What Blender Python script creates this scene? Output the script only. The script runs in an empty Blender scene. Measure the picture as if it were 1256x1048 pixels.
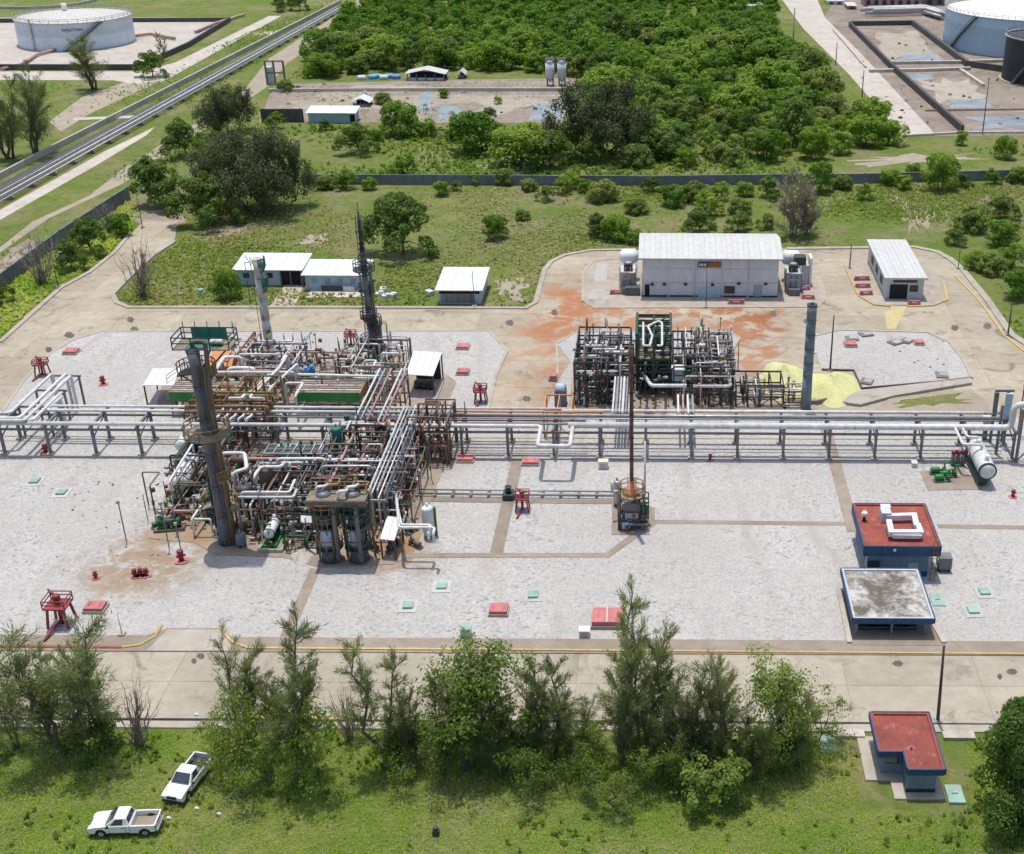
import bpy, math, random
import numpy as np
from mathutils import Vector, Matrix
from mathutils.geometry import tessellate_polygon
PI = math.pi
R = math.radians
SC = bpy.context.scene
COL = SC.collection

# ------------------------------------------------------------------ camera
# photograph is 1256 x 1048 px, optical axis at (805, 524): a cropped drone frame
CAM_H, PITCH, ROLL, FPX, PX0, PY0 = 70.0, R(26.5), 0.006, 1535.0, 805.0, 524.0
cam_data = bpy.data.cameras.new('camera')
cam = bpy.data.objects.new('camera', cam_data)
COL.objects.link(cam)
cam_data.sensor_width = 36.0
cam_data.sensor_fit = 'HORIZONTAL'
cam_data.lens = 36.0 * FPX / 1256.0
cam_data.shift_x = -(PX0 - 628.0) / 1256.0
cam_data.clip_start = 1.0
cam_data.clip_end = 6000.0
CAM_R = Matrix.Rotation(PI / 2 - PITCH, 3, 'X') @ Matrix.Rotation(ROLL, 3, 'Z')
cam.matrix_world = Matrix.Translation((0, 0, CAM_H)) @ CAM_R.to_4x4()
SC.camera = cam

# ------------------------------------------------------------------ sky, sun, exposure
SUN_ELEV, SUN_AZ = R(79), R(-18)          # azimuth from +Y towards +X
world = bpy.data.worlds.new('World')
SC.world = world
world.use_nodes = True
wn = world.node_tree
wn.nodes.clear()
sky = wn.nodes.new('ShaderNodeTexSky')
sky.sky_type = 'NISHITA'
sky.sun_disc = False
sky.sun_elevation = SUN_ELEV
sky.sun_rotation = SUN_AZ
sky.air_density = 1.0
sky.dust_density = 2.0
bg = wn.nodes.new('ShaderNodeBackground')
bg.inputs['Strength'].default_value = 0.15
wo = wn.nodes.new('ShaderNodeOutputWorld')
wn.links.new(sky.outputs[0], bg.inputs[0])
wn.links.new(bg.outputs[0], wo.inputs[0])
sun_data = bpy.data.lights.new('sun', 'SUN')
sun_data.energy = 3.0
sun_data.angle = R(0.55)
sun_data.color = (1.0, 0.95, 0.87)
sun = bpy.data.objects.new('sun', sun_data)
COL.objects.link(sun)
sd = Vector((math.sin(SUN_AZ) * math.cos(SUN_ELEV), math.cos(SUN_AZ) * math.cos(SUN_ELEV), math.sin(SUN_ELEV)))
sun.rotation_euler = sd.to_track_quat('Z', 'Y').to_euler()
sun.location = sd * 300
SC.view_settings.view_transform = 'Standard'
SC.view_settings.look = 'None'
SC.view_settings.gamma = 1.0
SC.view_settings.use_curve_mapping = False
SC.view_settings.exposure = 0.2
SC.cycles.max_bounces = 5
SC.cycles.diffuse_bounces = 2
SC.cycles.glossy_bounces = 2
SC.cycles.transmission_bounces = 3
SC.cycles.transparent_max_bounces = 6
SC.cycles.caustics_reflective = False
SC.cycles.caustics_refractive = False
SC.cycles.use_adaptive_sampling = True
SC.cycles.adaptive_threshold = 0.03
SC.cycles.use_denoising = True

# ------------------------------------------------------------------ photo measurement helpers
def ray(px, py):
    return CAM_R @ Vector(((px - PX0) / FPX, -(py - PY0) / FPX, -1.0))
def P(px, py, z=0.0):
    """the place at height z that the photograph shows at this pixel"""
    d = ray(px, py)
    t = (z - CAM_H) / d.z
    return Vector((d.x * t, d.y * t, z))
def VY(px, py, Y):
    d = ray(px, py)
    t = Y / d.y
    return Vector((d.x * t, Y, CAM_H + d.z * t))
def HT(bx, by, ty, tx=None):
    """height of a thing standing at ground pixel (bx,by) whose top is at ty"""
    return VY(bx if tx is None else tx, ty, P(bx, by).y).z
def W(px0, px1, py, z=0.0):
    return abs(P(px1, py, z).x - P(px0, py, z).x)

# ------------------------------------------------------------------ materials
MATS = {}
def nd(t, kind, **kw):
    n = t.nodes.new(kind)
    for k, v in kw.items():
        setattr(n, k, v)
    return n
def mixc(t, a, b, fac, mode='MIX'):
    m = nd(t, 'ShaderNodeMix', data_type='RGBA', blend_type=mode)
    for sock, v in ((m.inputs['A'], a), (m.inputs['B'], b), (m.inputs['Factor'], fac)):
        if hasattr(v, 'links'):
            t.links.new(v, sock)
        elif isinstance(v, (int, float)) and sock.type == 'RGBA':
            sock.default_value = (v, v, v, 1)
        elif isinstance(v, (int, float)):
            sock.default_value = v
        else:
            sock.default_value = (*v[:3], 1)
    return m.outputs['Result']
def noise(t, vec, scale, detail=4, rough=.55, lo=.35, hi=.65, dist=0):
    n = nd(t, 'ShaderNodeTexNoise')
    n.inputs['Scale'].default_value = scale
    n.inputs['Detail'].default_value = min(detail, 4)
    n.inputs['Roughness'].default_value = rough
    n.inputs['Distortion'].default_value = dist
    t.links.new(vec, n.inputs['Vector'])
    m = nd(t, 'ShaderNodeMapRange')
    m.inputs['From Min'].default_value = lo
    m.inputs['From Max'].default_value = hi
    t.links.new(n.outputs[0], m.inputs[0])
    return m.outputs[0]
def mth(t, op, a, b=None, clamp=False):
    m = nd(t, 'ShaderNodeMath', operation=op, use_clamp=clamp)
    for i, v in enumerate((a, b)):
        if v is None:
            continue
        if hasattr(v, 'links'):
            t.links.new(v, m.inputs[i])
        else:
            m.inputs[i].default_value = v
    return m.outputs[0]
def new_mat(name):
    m = bpy.data.materials.new(name)
    m.use_nodes = True
    t = m.node_tree
    t.nodes.clear()
    out = nd(t, 'ShaderNodeOutputMaterial')
    p = nd(t, 'ShaderNodeBsdfPrincipled')
    t.links.new(p.outputs[0], out.inputs[0])
    g = nd(t, 'ShaderNodeNewGeometry')
    MATS[name] = m
    return m, t, p, g.outputs['Position'], out
def bump(t, p, h, strength=.3, dist=.05):
    b = nd(t, 'ShaderNodeBump')
    b.inputs['Strength'].default_value = strength
    b.inputs['Distance'].default_value = dist
    t.links.new(h, b.inputs['Height'])
    t.links.new(b.outputs[0], p.inputs['Normal'])
def paint(name, col, rough=.6, metal=0., var=.22, rust=0., rustcol=(.17, .075, .035), scale=1.0, streak=True, rnd=.12, spots=.45):
    """weathered painted / metal surface"""
    m, t, p, pos, out = new_mat(name)
    vec = pos
    if streak:
        mp = nd(t, 'ShaderNodeMapping')
        mp.inputs['Scale'].default_value = (1, 1, .35)
        t.links.new(pos, mp.inputs[0])
        vec = mp.outputs[0]
    n1 = noise(t, vec, 1.1 * scale, 5, .65, .3, .7)
    c = mixc(t, tuple(x * (1 - var) for x in col), tuple(min(1, x * (1 + var * .6)) for x in col), n1)
    n2 = noise(t, vec, 6 * scale, 4, .6, .5, .75)
    c = mixc(t, c, tuple(x * .62 for x in col), mth(t, 'MULTIPLY', n2, spots))
    if rust > 0:
        n3 = noise(t, vec, 2.3 * scale, 6, .7, .66 - rust * .3, .76 - rust * .25)
        c = mixc(t, c, rustcol, n3)
    oi = nd(t, 'ShaderNodeObjectInfo')
    k = mth(t, 'ADD', mth(t, 'MULTIPLY', oi.outputs['Random'], 2 * rnd), 1 - rnd)
    c = mixc(t, c, k, 1.0, 'MULTIPLY')
    t.links.new(c, p.inputs['Base Color'])
    p.inputs['Metallic'].default_value = metal
    rr = mth(t, 'ADD', mth(t, 'MULTIPLY', n2, .2), rough - .05)
    t.links.new(rr, p.inputs['Roughness'])
    bump(t, p, n2, .15, .02)
    return m
paint('white_pipe', (.68, .675, .65), .55, rust=.17, rustcol=(.33, .25, .19))
paint('white_paint', (.74, .74, .73), .45, rust=.0, var=.08)
paint('roof_white', (.67, .68, .68), .5, var=.10, rust=.0, rnd=.03, spots=.2)
paint('roof_grey', (.55, .55, .525), .6, var=.12, rnd=.03, spots=.25, rust=.04, rustcol=(.42, .36, .30))
paint('galvanised', (.40, .41, .41), .45, .35, rust=.2)
paint('steel_grey', (.17, .175, .18), .6, .1, rust=.3)
paint('steel_dark', (.05, .055, .055), .6, .1, rust=.35)
paint('steel_brown', (.17, .135, .105), .75, rust=.45)
paint('chimney_brown', (.11, .062, .04), .8, rust=.4, rustcol=(.06, .035, .025), rnd=.2)
paint('faded_yellow', (.52, .42, .17), .9, rust=.55, rustcol=(.42, .37, .29), streak=False)
paint('tar_patch', (.13, .105, .085), .95, var=.3)
paint('pad_white', (.46, .45, .425), .9, var=.15, rust=.2, rustcol=(.42, .38, .32))
paint('steel_ochre', (.30, .20, .07), .7, rust=.5)
paint('rust', (.20, .085, .04), .85, rust=.3, rustcol=(.30, .13, .05))
paint('orange_rust', (.62, .27, .12), .85, rust=.1)
paint('pink_primer', (.46, .30, .26), .75, rust=.3)
paint('green_paint', (.012, .20, .035), .5, rust=.08)
paint('green_dark', (.014, .055, .034), .6, rust=.25)
paint('teal_paint', (.02, .17, .13), .6, rust=.15)
paint('blue_steel', (.13, .15, .17), .55, .2, rust=.2)
paint('column_grey', (.15, .16, .175), .65, .1, rust=.06)
paint('stack_blue', (.17, .215, .25), .6, .1, rust=.08)
paint('white_rusty', (.62, .60, .55), .6, rust=.42)
paint('red_paint', (.26, .035, .04), .6, rust=.15, rustcol=(.30, .10, .09), var=.3)
paint('pink_lid', (.52, .17, .17), .75, rust=.2, rustcol=(.58, .32, .29), var=.25)
paint('lid_cream', (.72, .66, .55), .6, rust=.0)
paint('lid_green', (.27, .42, .35), .75, rust=.25, rustcol=(.42, .46, .42))
paint('yellow_paint', (.52, .38, .12), .8, rust=.38, rustcol=(.36, .31, .24), streak=False)
paint('red_kerb_paint', (.34, .08, .06), .65, rust=.2, rustcol=(.35, .30, .26))
paint('wall_blue', (.025, .07, .155), .7, rust=.12, rustcol=(.10, .14, .20), var=.25)
paint('wall_slate', (.155, .225, .275), .8, rust=.15, rustcol=(.21, .25, .27), var=.22)
paint('roof_red', (.255, .06, .042), .85, var=.3, streak=False, scale=.45, rust=.28, rustcol=(.37, .15, .11))
paint('wall_light', (.62, .63, .66), .6, var=.12, rnd=.02, spots=.3)
paint('wall_pale_blue', (.40, .50, .58), .6, var=.12)
paint('wall_grey', (.50, .54, .56), .7, var=.12)
paint('tank_blue_white', (.60, .66, .72), .5, var=.06, rust=.03, scale=.25)
paint('tank_light_blue', (.42, .56, .66), .5, var=.06, rust=.03, scale=.25)
paint('tank_black', (.022, .026, .034), .6, var=.2, rust=.05, scale=.3)
paint('trim_dark', (.03, .03, .032), .6, var=.2)
paint('trim_brown', (.09, .05, .035), .7, var=.2)
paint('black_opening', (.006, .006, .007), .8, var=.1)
paint('sign_orange', (.25, .11, .03), .6)
paint('sign_dark', (.06, .06, .08), .6)
paint('sign_white', (.75, .75, .72), .6)
paint('louvre_blue', (.25, .33, .38), .5)
paint('tarp_blue', (.10, .33, .62), .5)
paint('rubber', (.018, .018, .018), .8, var=.2)
paint('bark', (.16, .12, .09), .9, var=.3, scale=4)
paint('dry_twig', (.27, .22, .18), .9, var=.2, scale=4)
paint('lavender_tank', (.42, .44, .58), .4, var=.1)
paint('block_wall', (.17, .185, .20), .9, var=.25, scale=.8)
paint('bund_wall', (.085, .085, .08), .9, var=.3)
paint('bund_pale', (.55, .49, .42), .9, var=.25, scale=.5)
paint('pole_concrete', (.25, .235, .22), .9, var=.2)
paint('pole_steel', (.07, .065, .06), .6, .2, rust=.2)
def car_paint():
    m, t, p, pos, out = new_mat('car_white')
    n = noise(t, pos, 3, 4)
    t.links.new(mixc(t, (.72, .73, .74), (.80, .80, .80), n), p.inputs['Base Color'])
    p.inputs['Roughness'].default_value = .28
    p.inputs['Coat Weight'].default_value = .5
    m, t, p, pos, out = new_mat('car_glass')
    t.links.new(mixc(t, (.03, .045, .05), (.06, .08, .085), noise(t, pos, 2, 2)), p.inputs['Base Color'])
    p.inputs['Roughness'].default_value = .06
    p.inputs['Specular IOR Level'].default_value = .8
    m, t, p, pos, out = new_mat('lamp_glass')
    t.links.new(mixc(t, (.75, .76, .76), (.9, .9, .88), noise(t, pos, 5, 2)), p.inputs['Base Color'])
    p.inputs['Roughness'].default_value = .2
car_paint()

def leaf_mat(name, c0, c1, c2, trans=.35, patch=None):
    m = bpy.data.materials.new(name)
    m.use_nodes = True
    t = m.node_tree
    t.nodes.clear()
    out = nd(t, 'ShaderNodeOutputMaterial')
    g = nd(t, 'ShaderNodeNewGeometry')
    oi = nd(t, 'ShaderNodeObjectInfo')
    r = nd(t, 'ShaderNodeValToRGB')
    r.color_ramp.elements[0].color = (*c0, 1)
    r.color_ramp.elements[1].color = (*c2, 1)
    e = r.color_ramp.elements.new(.55)
    e.color = (*c1, 1)
    n = noise(t, g.outputs['Position'], .45, 3, .5, .25, .75)
    f = mth(t, 'ADD', mth(t, 'MULTIPLY', g.outputs['Random Per Island'], .55), mth(t, 'MULTIPLY', n, .35))
    f = mth(t, 'ADD', f, mth(t, 'MULTIPLY', mth(t, 'SUBTRACT', oi.outputs['Random'], .42), .62))
    if patch:
        f = mth(t, 'ADD', mth(t, 'MULTIPLY', f, .7), mth(t, 'SUBTRACT', mth(t, 'MULTIPLY', noise(t, g.outputs['Position'], patch, 4, .6, .3, .7), .75), .2))
    t.links.new(f, r.inputs[0])
    d = nd(t, 'ShaderNodeBsdfPrincipled')
    d.inputs['Roughness'].default_value = .55
    d.inputs['Specular IOR Level'].default_value = .25
    tr = nd(t, 'ShaderNodeBsdfTranslucent')
    t.links.new(r.outputs[0], d.inputs['Base Color'])
    t.links.new(mixc(t, r.outputs[0], (.9, 1., .35), 1.0, 'MULTIPLY'), tr.inputs[0])
    mx = nd(t, 'ShaderNodeMixShader')
    mx.inputs[0].default_value = trans
    t.links.new(d.outputs[0], mx.inputs[1])
    t.links.new(tr.outputs[0], mx.inputs[2])
    t.links.new(mx.outputs[0], out.inputs[0])
    MATS[name] = m
leaf_mat('leaf_broad', (.12, .19, .032), (.22, .31, .06), (.38, .43, .12), .5)
leaf_mat('leaf_needle', (.145, .175, .08), (.24, .275, .125), (.38, .40, .20), .45)
leaf_mat('leaf_forest', (.09, .20, .02), (.20, .34, .038), (.40, .50, .085), .47)
leaf_mat('leaf_casuarina', (.062, .082, .036), (.115, .14, .062), (.20, .22, .11), .35)
leaf_mat('leaf_olive', (.13, .185, .04), (.22, .295, .065), (.36, .40, .12), .45)
leaf_mat('leaf_dark', (.07, .13, .022), (.14, .225, .04), (.27, .345, .08), .42)
leaf_mat('leaf_dry', (.20, .175, .135), (.30, .26, .20), (.40, .35, .26), .2)
leaf_mat('grass_blade', (.21, .40, .04), (.42, .60, .08), (.70, .70, .20), .5, .07)
leaf_mat('weed_field', (.12, .25, .03), (.26, .36, .065), (.46, .44, .17), .4, .04)
leaf_mat('straw', (.40, .33, .18), (.52, .45, .25), (.62, .55, .34), .3)

def ground_mats():
    # grassland
    m, t, p, pos, out = new_mat('grassland')
    a = noise(t, pos, .035, 4, .6, .35, .65)
    b = noise(t, pos, .13, 4, .65, .42, .60, .5)
    c_ = noise(t, pos, .9, 4, .75, .3, .7)
    d_ = noise(t, pos, .055, 4, .65, .50, .66, .6)
    e_ = noise(t, pos, .3, 4, .7, .5, .66, .8)
    c = mixc(t, (.175, .235, .052), (.285, .285, .10), a)
    c = mixc(t, c, (.145, .235, .035), mth(t, 'MULTIPLY', b, .8))
    c = mixc(t, c, (.38, .305, .20), mth(t, 'MULTIPLY', d_, .6))
    c = mixc(t, c, (.30, .25, .14), mth(t, 'MULTIPLY', e_, .5))
    g_ = noise(t, pos, .42, 4, .75, .5, .62, .6)
    c = mixc(t, c, (.12, .205, .032), mth(t, 'MULTIPLY', g_, .5))
    c = mixc(t, c, mixc(t, c, .5, 1.0, 'MULTIPLY'), mth(t, 'MULTIPLY', c_, .6))
    t.links.new(c, p.inputs['Base Color'])
    p.inputs['Roughness'].default_value = .95
    p.inputs['Specular IOR Level'].default_value = .1
    bump(t, p, noise(t, pos, 2.2, 6, .7, .2, .8), .9, .35)
    # limestone gravel
    m, t, p, pos, out = new_mat('gravel')
    a = noise(t, pos, .05, 5, .6, .35, .65)
    b = noise(t, pos, .5, 6, .7, .35, .7)
    v = nd(t, 'ShaderNodeTexVoronoi')
    v.inputs['Scale'].default_value = 6.0
    t.links.new(pos, v.inputs['Vector'])
    sep = nd(t, 'ShaderNodeSeparateColor')
    t.links.new(v.outputs['Color'], sep.inputs[0])
    c = mixc(t, (.485, .465, .43), (.555, .535, .50), a)
    c = mixc(t, c, (.40, .40, .40), mth(t, 'MULTIPLY', b, .5))
    c = mixc(t, c, mixc(t, c, .62, 1.0, 'MULTIPLY'), mth(t, 'MULTIPLY', sep.outputs[0], .7))
    v2 = nd(t, 'ShaderNodeTexVoronoi')
    v2.inputs['Scale'].default_value = 3.4
    t.links.new(pos, v2.inputs['Vector'])
    sp2 = nd(t, 'ShaderNodeSeparateColor')
    t.links.new(v2.outputs['Color'], sp2.inputs[0])
    c = mixc(t, c, mixc(t, c, .55, 1.0, 'MULTIPLY'), mth(t, 'MULTIPLY', mth(t, 'POWER', sp2.outputs[0], 7.0), mth(t, 'ADD', mth(t, 'MULTIPLY', noise(t, pos, .1, 3, .6, .4, .62), .8), .2)))
    mott = noise(t, pos, .07, 4, .65, .48, .72, .6)
    c = mixc(t, c, (.40, .37, .33), mth(t, 'MULTIPLY', mott, .5))
    wv = nd(t, 'ShaderNodeTexWave')
    wv.inputs['Scale'].default_value = .045
    wv.inputs['Distortion'].default_value = 9.0
    wv.inputs['Detail'].default_value = 3.0
    wv.inputs['Detail Scale'].default_value = .5
    t.links.new(pos, wv.inputs['Vector'])
    trk = mth(t, 'MULTIPLY', mth(t, 'POWER', wv.outputs['Fac'], 14.0), noise(t, pos, .05, 3, .5, .45, .6))
    c = mixc(t, c, (.34, .31, .27), mth(t, 'MULTIPLY', trk, .5))
    spots = noise(t, pos, 1.4, 4, .7, .66, .72)
    zone = noise(t, pos, .06, 3, .5, .48, .62)
    c = mixc(t, c, (.18, .175, .165), mth(t, 'MULTIPLY', spots, mth(t, 'ADD', mth(t, 'MULTIPLY', zone, .85), .25)))
    br = noise(t, pos, .09, 5, .6, .62, .74, .5)
    c = mixc(t, c, (.37, .32, .26), mth(t, 'MULTIPLY', br, .6))
    for (sx, sy, rx, ry, amt) in ((185, 692, 8, 7, 1.5), (150, 702, 4, 4, 1.0), (490, 690, 5, 5, 1.0), (540, 560, 5, 6, .9), (210, 660, 5, 9, 1.1)):
        o = P(sx, sy)
        mp = nd(t, 'ShaderNodeMapping')
        mp.inputs['Location'].default_value = (-o.x / rx, -o.y / ry, 0)
        mp.inputs['Scale'].default_value = (1 / rx, 1 / ry, 0)
        t.links.new(pos, mp.inputs[0])
        ln = nd(t, 'ShaderNodeVectorMath', operation='LENGTH')
        t.links.new(mp.outputs[0], ln.inputs[0])
        f = mth(t, 'MULTIPLY', mth(t, 'MULTIPLY', mth(t, 'SUBTRACT', 1.2, ln.outputs['Value'], True), noise(t, pos, .45, 4, .7, .38, .6, 1.)), amt, True)
        c = mixc(t, c, (.30, .225, .15), f)
    t.links.new(c, p.inputs['Base Color'])
    p.inputs['Roughness'].default_value = .95
    p.inputs['Specular IOR Level'].default_value = .15
    bump(t, p, v.outputs['Distance'], .5, .06)
    # concrete of roads and pads
    def concrete(name, c0, c1, c2, stains=.5, orange=None):
        m, t, p, pos, out = new_mat(name)
        a = noise(t, pos, .12, 6, .65, .32, .68)
        b = noise(t, pos, .7, 6, .7, .35, .7)
        s = noise(t, pos, .22, 6, .75, .55, .74, .8)
        c = mixc(t, c0, c1, a)
        c = mixc(t, c, c2, mth(t, 'MULTIPLY', b, .5))
        c = mixc(t, c, (.13, .105, .085), mth(t, 'MULTIPLY', s, stains))
        oi = nd(t, 'ShaderNodeObjectInfo')
        k = mth(t, 'ADD', mth(t, 'MULTIPLY', oi.outputs['Random'], .16), .92)
        c = mixc(t, c, k, 1.0, 'MULTIPLY')
        if orange:
            for (ox, oy, rx, ry, col, amt) in orange:
                mp = nd(t, 'ShaderNodeMapping')
                mp.inputs['Location'].default_value = (-ox / rx, -oy / ry, 0)
                mp.inputs['Scale'].default_value = (1 / rx, 1 / ry, 0)
                t.links.new(pos, mp.inputs[0])
                ln = nd(t, 'ShaderNodeVectorMath', operation='LENGTH')
                t.links.new(mp.outputs[0], ln.inputs[0])
                near = mth(t, 'SUBTRACT', 1.35, ln.outputs['Value'], True)
                nn = noise(t, pos, .20, 7, .7, .43, .62, .4)
                f = mth(t, 'MULTIPLY', mth(t, 'MULTIPLY', near, nn), amt, True)
                c = mixc(t, c, col, f)
        t.links.new(c, p.inputs['Base Color'])
        p.inputs['Roughness'].default_value = .9
        p.inputs['Specular IOR Level'].default_value = .2
        bump(t, p, b, .2, .03)
    o1 = P(790, 420); o2 = P(690, 385); o3 = P(905, 400); o4 = P(720, 480); o5 = P(880, 455)
    concrete('road_concrete', (.355, .305, .225), (.455, .405, .315), (.27, .22, .155), .9,
             [(o1.x, o1.y, 17, 32, (.38, .20, .11), 1.9), (o2.x, o2.y, 5, 12, (.36, .17, .085), 1.6),
              (o3.x, o3.y, 7, 16, (.29, .12, .06), 1.9), (o4.x, o4.y, 5, 8, (.18, .10, .08), 1.1), (o5.x, o5.y, 8, 20, (.40, .215, .12), 1.6)])
    concrete('front_concrete', (.365, .325, .25), (.45, .41, .33), (.28, .24, .18), .7)
    concrete('strip_concrete', (.26, .215, .165), (.34, .29, .235), (.19, .15, .11), .45)
    concrete('kerb_concrete', (.38, .345, .29), (.46, .42, .36), (.27, .23, .185), .5)
    concrete('pad_concrete', (.38, .335, .275), (.47, .42, .35), (.25, .20, .15), .6)
    concrete('unit_floor', (.30, .25, .20), (.42, .37, .30), (.20, .14, .095), .8,
             [(P(200, 690).x, P(200, 690).y, 8, 9, (.33, .215, .12), 1.0), (P(480, 675).x, P(480, 675).y, 6, 7, (.30, .18, .09), 1.0)])
    concrete('pale_concrete', (.46, .415, .36), (.57, .525, .465), (.34, .29, .24), .5)
    concrete('dirt', (.30, .255, .195), (.40, .35, .28), (.22, .19, .12), .4)
    concrete('dirt_rust', (.24, .20, .16), (.38, .325, .265), (.155, .125, .095), .85)
    concrete('wet_dirt', (.20, .165, .135), (.36, .30, .245), (.12, .095, .075), .9)
    # shallow water
    m, t, p, pos, out = new_mat('puddle_water')
    t.links.new(mixc(t, (.20, .225, .23), (.31, .335, .335), noise(t, pos, .2, 3)), p.inputs['Base Color'])
    p.inputs['Roughness'].default_value = .25
    # sulphur
    m, t, p, pos, out = new_mat('sulphur')
    a = noise(t, pos, .5, 6, .65, .3, .7)
    c = mixc(t, (.56, .55, .22), (.67, .66, .34), a)
    c = mixc(t, c, (.45, .42, .24), mth(t, 'MULTIPLY', noise(t, pos, 1.8, 5, .7, .5, .75), .5))
    t.links.new(c, p.inputs['Base Color'])
    p.inputs['Roughness'].default_value = .95
    bump(t, p, noise(t, pos, 3, 6, .7), .5, .15)
    # weathered flat roof (dark lichen over pale screed)
    m, t, p, pos, out = new_mat('roof_stained')
    a = noise(t, pos, .33, 7, .75, .42, .60, .25)
    c = mixc(t, (.135, .115, .09), (.52, .50, .46), a)
    c = mixc(t, c, (.09, .08, .065), mth(t, 'MULTIPLY', noise(t, pos, 2, 6, .7, .45, .7), .6))
    t.links.new(c, p.inputs['Base Color'])
    p.inputs['Roughness'].default_value = .95
    # metal grating
    m, t, p, pos, out = new_mat('grating')
    c = mixc(t, (.16, .13, .085), (.28, .24, .16), noise(t, pos, 1.2, 5, .6))
    t.links.new(c, p.inputs['Base Color'])
    p.inputs['Roughness'].default_value = .8
ground_mats()

# ------------------------------------------------------------------ mesh builder
ORG = {}
class MB:
    def __init__(self):
        self.v = []; self.f = []; self.s = []
    def add(self, vs, fs, smooth=False):
        b = len(self.v)
        self.v += [tuple(v) for v in vs]
        for f in fs:
            self.f.append(tuple(b + i for i in f)); self.s.append(smooth)
        return self
    def box(self, x0, x1, y0, y1, z0, z1):
        vs = [(x0, y0, z0), (x1, y0, z0), (x1, y1, z0), (x0, y1, z0), (x0, y0, z1), (x1, y0, z1), (x1, y1, z1), (x0, y1, z1)]
        return self.add(vs, [(0, 3, 2, 1), (4, 5, 6, 7), (0, 1, 5, 4), (1, 2, 6, 5), (2, 3, 7, 6), (3, 0, 4, 7)])
    def cbox(self, c, sx, sy, sz, rz=0.0):
        """box on its base centre, turned rz"""
        ca, sa = math.cos(rz), math.sin(rz)
        vs = []
        for z in (0, sz):
            for (x, y) in ((-1, -1), (1, -1), (1, 1), (-1, 1)):
                x *= sx / 2; y *= sy / 2
                vs.append((c[0] + x * ca - y * sa, c[1] + x * sa + y * ca, c[2] + z))
        return self.add(vs, [(0, 3, 2, 1), (4, 5, 6, 7), (0, 1, 5, 4), (1, 2, 6, 5), (2, 3, 7, 6), (3, 0, 4, 7)])
    def bar(self, a, b, w, h=None, up=(0, 0, 1)):
        """square bar from a to b"""
        a = Vector(a); b = Vector(b); h = w if h is None else h
        d = (b - a).normalized()
        u = Vector(up)
        if abs(d.dot(u)) > .98:
            u = Vector((0, 1, 0))
        s = d.cross(u).normalized() * w / 2
        u = s.cross(d).normalized() * h / 2
        vs = [a - s - u, a + s - u, a + s + u, a - s + u, b - s - u, b + s - u, b + s + u, b - s + u]
        return self.add(vs, [(0, 1, 2, 3), (4, 7, 6, 5), (0, 4, 5, 1), (1, 5, 6, 2), (2, 6, 7, 3), (3, 7, 4, 0)])
    def ringpath(self, pts, radii, n=8, caps=True, closed=False):
        pts = [Vector(p) for p in pts]
        m = len(pts)
        d0 = (pts[1] - pts[0]).normalized()
        u = Vector((0, 0, 1)) if abs(d0.z) < .9 else Vector((0, 1, 0))
        u = (u - d0 * u.dot(d0)).normalized()
        vs = []
        for i in range(m):
            if i == 0: d = pts[1] - pts[0]
            elif i == m - 1: d = pts[-1] - pts[-2]
            else: d = (pts[i + 1] - pts[i]).normalized() + (pts[i] - pts[i - 1]).normalized()
            d = d.normalized() if d.length > 1e-6 else d0
            u = u - d * u.dot(d)
            u = u.normalized() if u.length > 1e-6 else Vector((1, 0, 0))
            w = d.cross(u)
            for k in range(n):
                a = 2 * PI * k / n
                vs.append(pts[i] + (u * math.cos(a) + w * math.sin(a)) * radii[i])
        fs = []
        for i in range(m - 1):
            for k in range(n):
                k2 = (k + 1) % n
                fs.append((i * n + k, i * n + k2, (i + 1) * n + k2, (i + 1) * n + k))
        self.add(vs, fs, True)
        if caps:
            b = len(self.v) - len(vs)
            self.f.append(tuple(b + k for k in reversed(range(n)))); self.s.append(False)
            self.f.append(tuple(b + (m - 1) * n + k for k in range(n))); self.s.append(False)
        return self
    def cyl(self, a, b, r, r2=None, n=10, caps=True):
        return self.ringpath([a, b], [r, r if r2 is None else r2], n, caps)
    def tube(self, pts, r, n=7, bend=None):
        """pipe along pts with rounded elbows"""
        pts = [Vector(p) for p in pts]
        bend = r * 2.2 if bend is None else bend
        out = [pts[0]]
        for i in range(1, len(pts) - 1):
            a, b, c = pts[i - 1], pts[i], pts[i + 1]
            d1 = b - a; d2 = c - b
            k = min(bend, d1.length * .45, d2.length * .45)
            p0 = b - d1.normalized() * k; p1 = b + d2.normalized() * k
            for q in (0, .33, .67, 1):
                out.append(p0 * (1 - q) ** 2 + b * 2 * q * (1 - q) + p1 * q * q)
        out.append(pts[-1])
        return self.ringpath(out, [r] * len(out), n)
    def drum(self, a, b, r, n=14, dish=.5):
        """closed vessel with dished ends"""
        a = Vector(a); b = Vector(b); d = (b - a).normalized()
        pts = []; rad = []
        for q in (90, 65, 40, 15):
            pts.append(a - d * r * dish * math.sin(R(q))); rad.append(max(.01, r * math.cos(R(q))))
        pts += [a, b]; rad += [r, r]
        for q in (15, 40, 65, 90):
            pts.append(b + d * r * dish * math.sin(R(q))); rad.append(max(.01, r * math.cos(R(q))))
        return self.ringpath(pts, rad, n)
    def ring(self, c, r0, r1, z0, z1, n=20, a0=0, a1=2 * PI):
        """flat annular plate"""
        full = abs(a1 - a0 - 2 * PI) < 1e-4
        m = n if full else n + 1
        vs = []
        for i in range(m):
            a = a0 + (a1 - a0) * i / n
            for (r, z) in ((r0, z0), (r1, z0), (r1, z1), (r0, z1)):
                vs.append((c[0] + r * math.cos(a), c[1] + r * math.sin(a), c[2] + z))
        fs = []
        for i in range(n):
            j = (i + 1) % m
            for k in range(4):
                k2 = (k + 1) % 4
                fs.append((i * 4 + k, j * 4 + k, j * 4 + k2, i * 4 + k2))
        return self.add(vs, fs)
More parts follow.
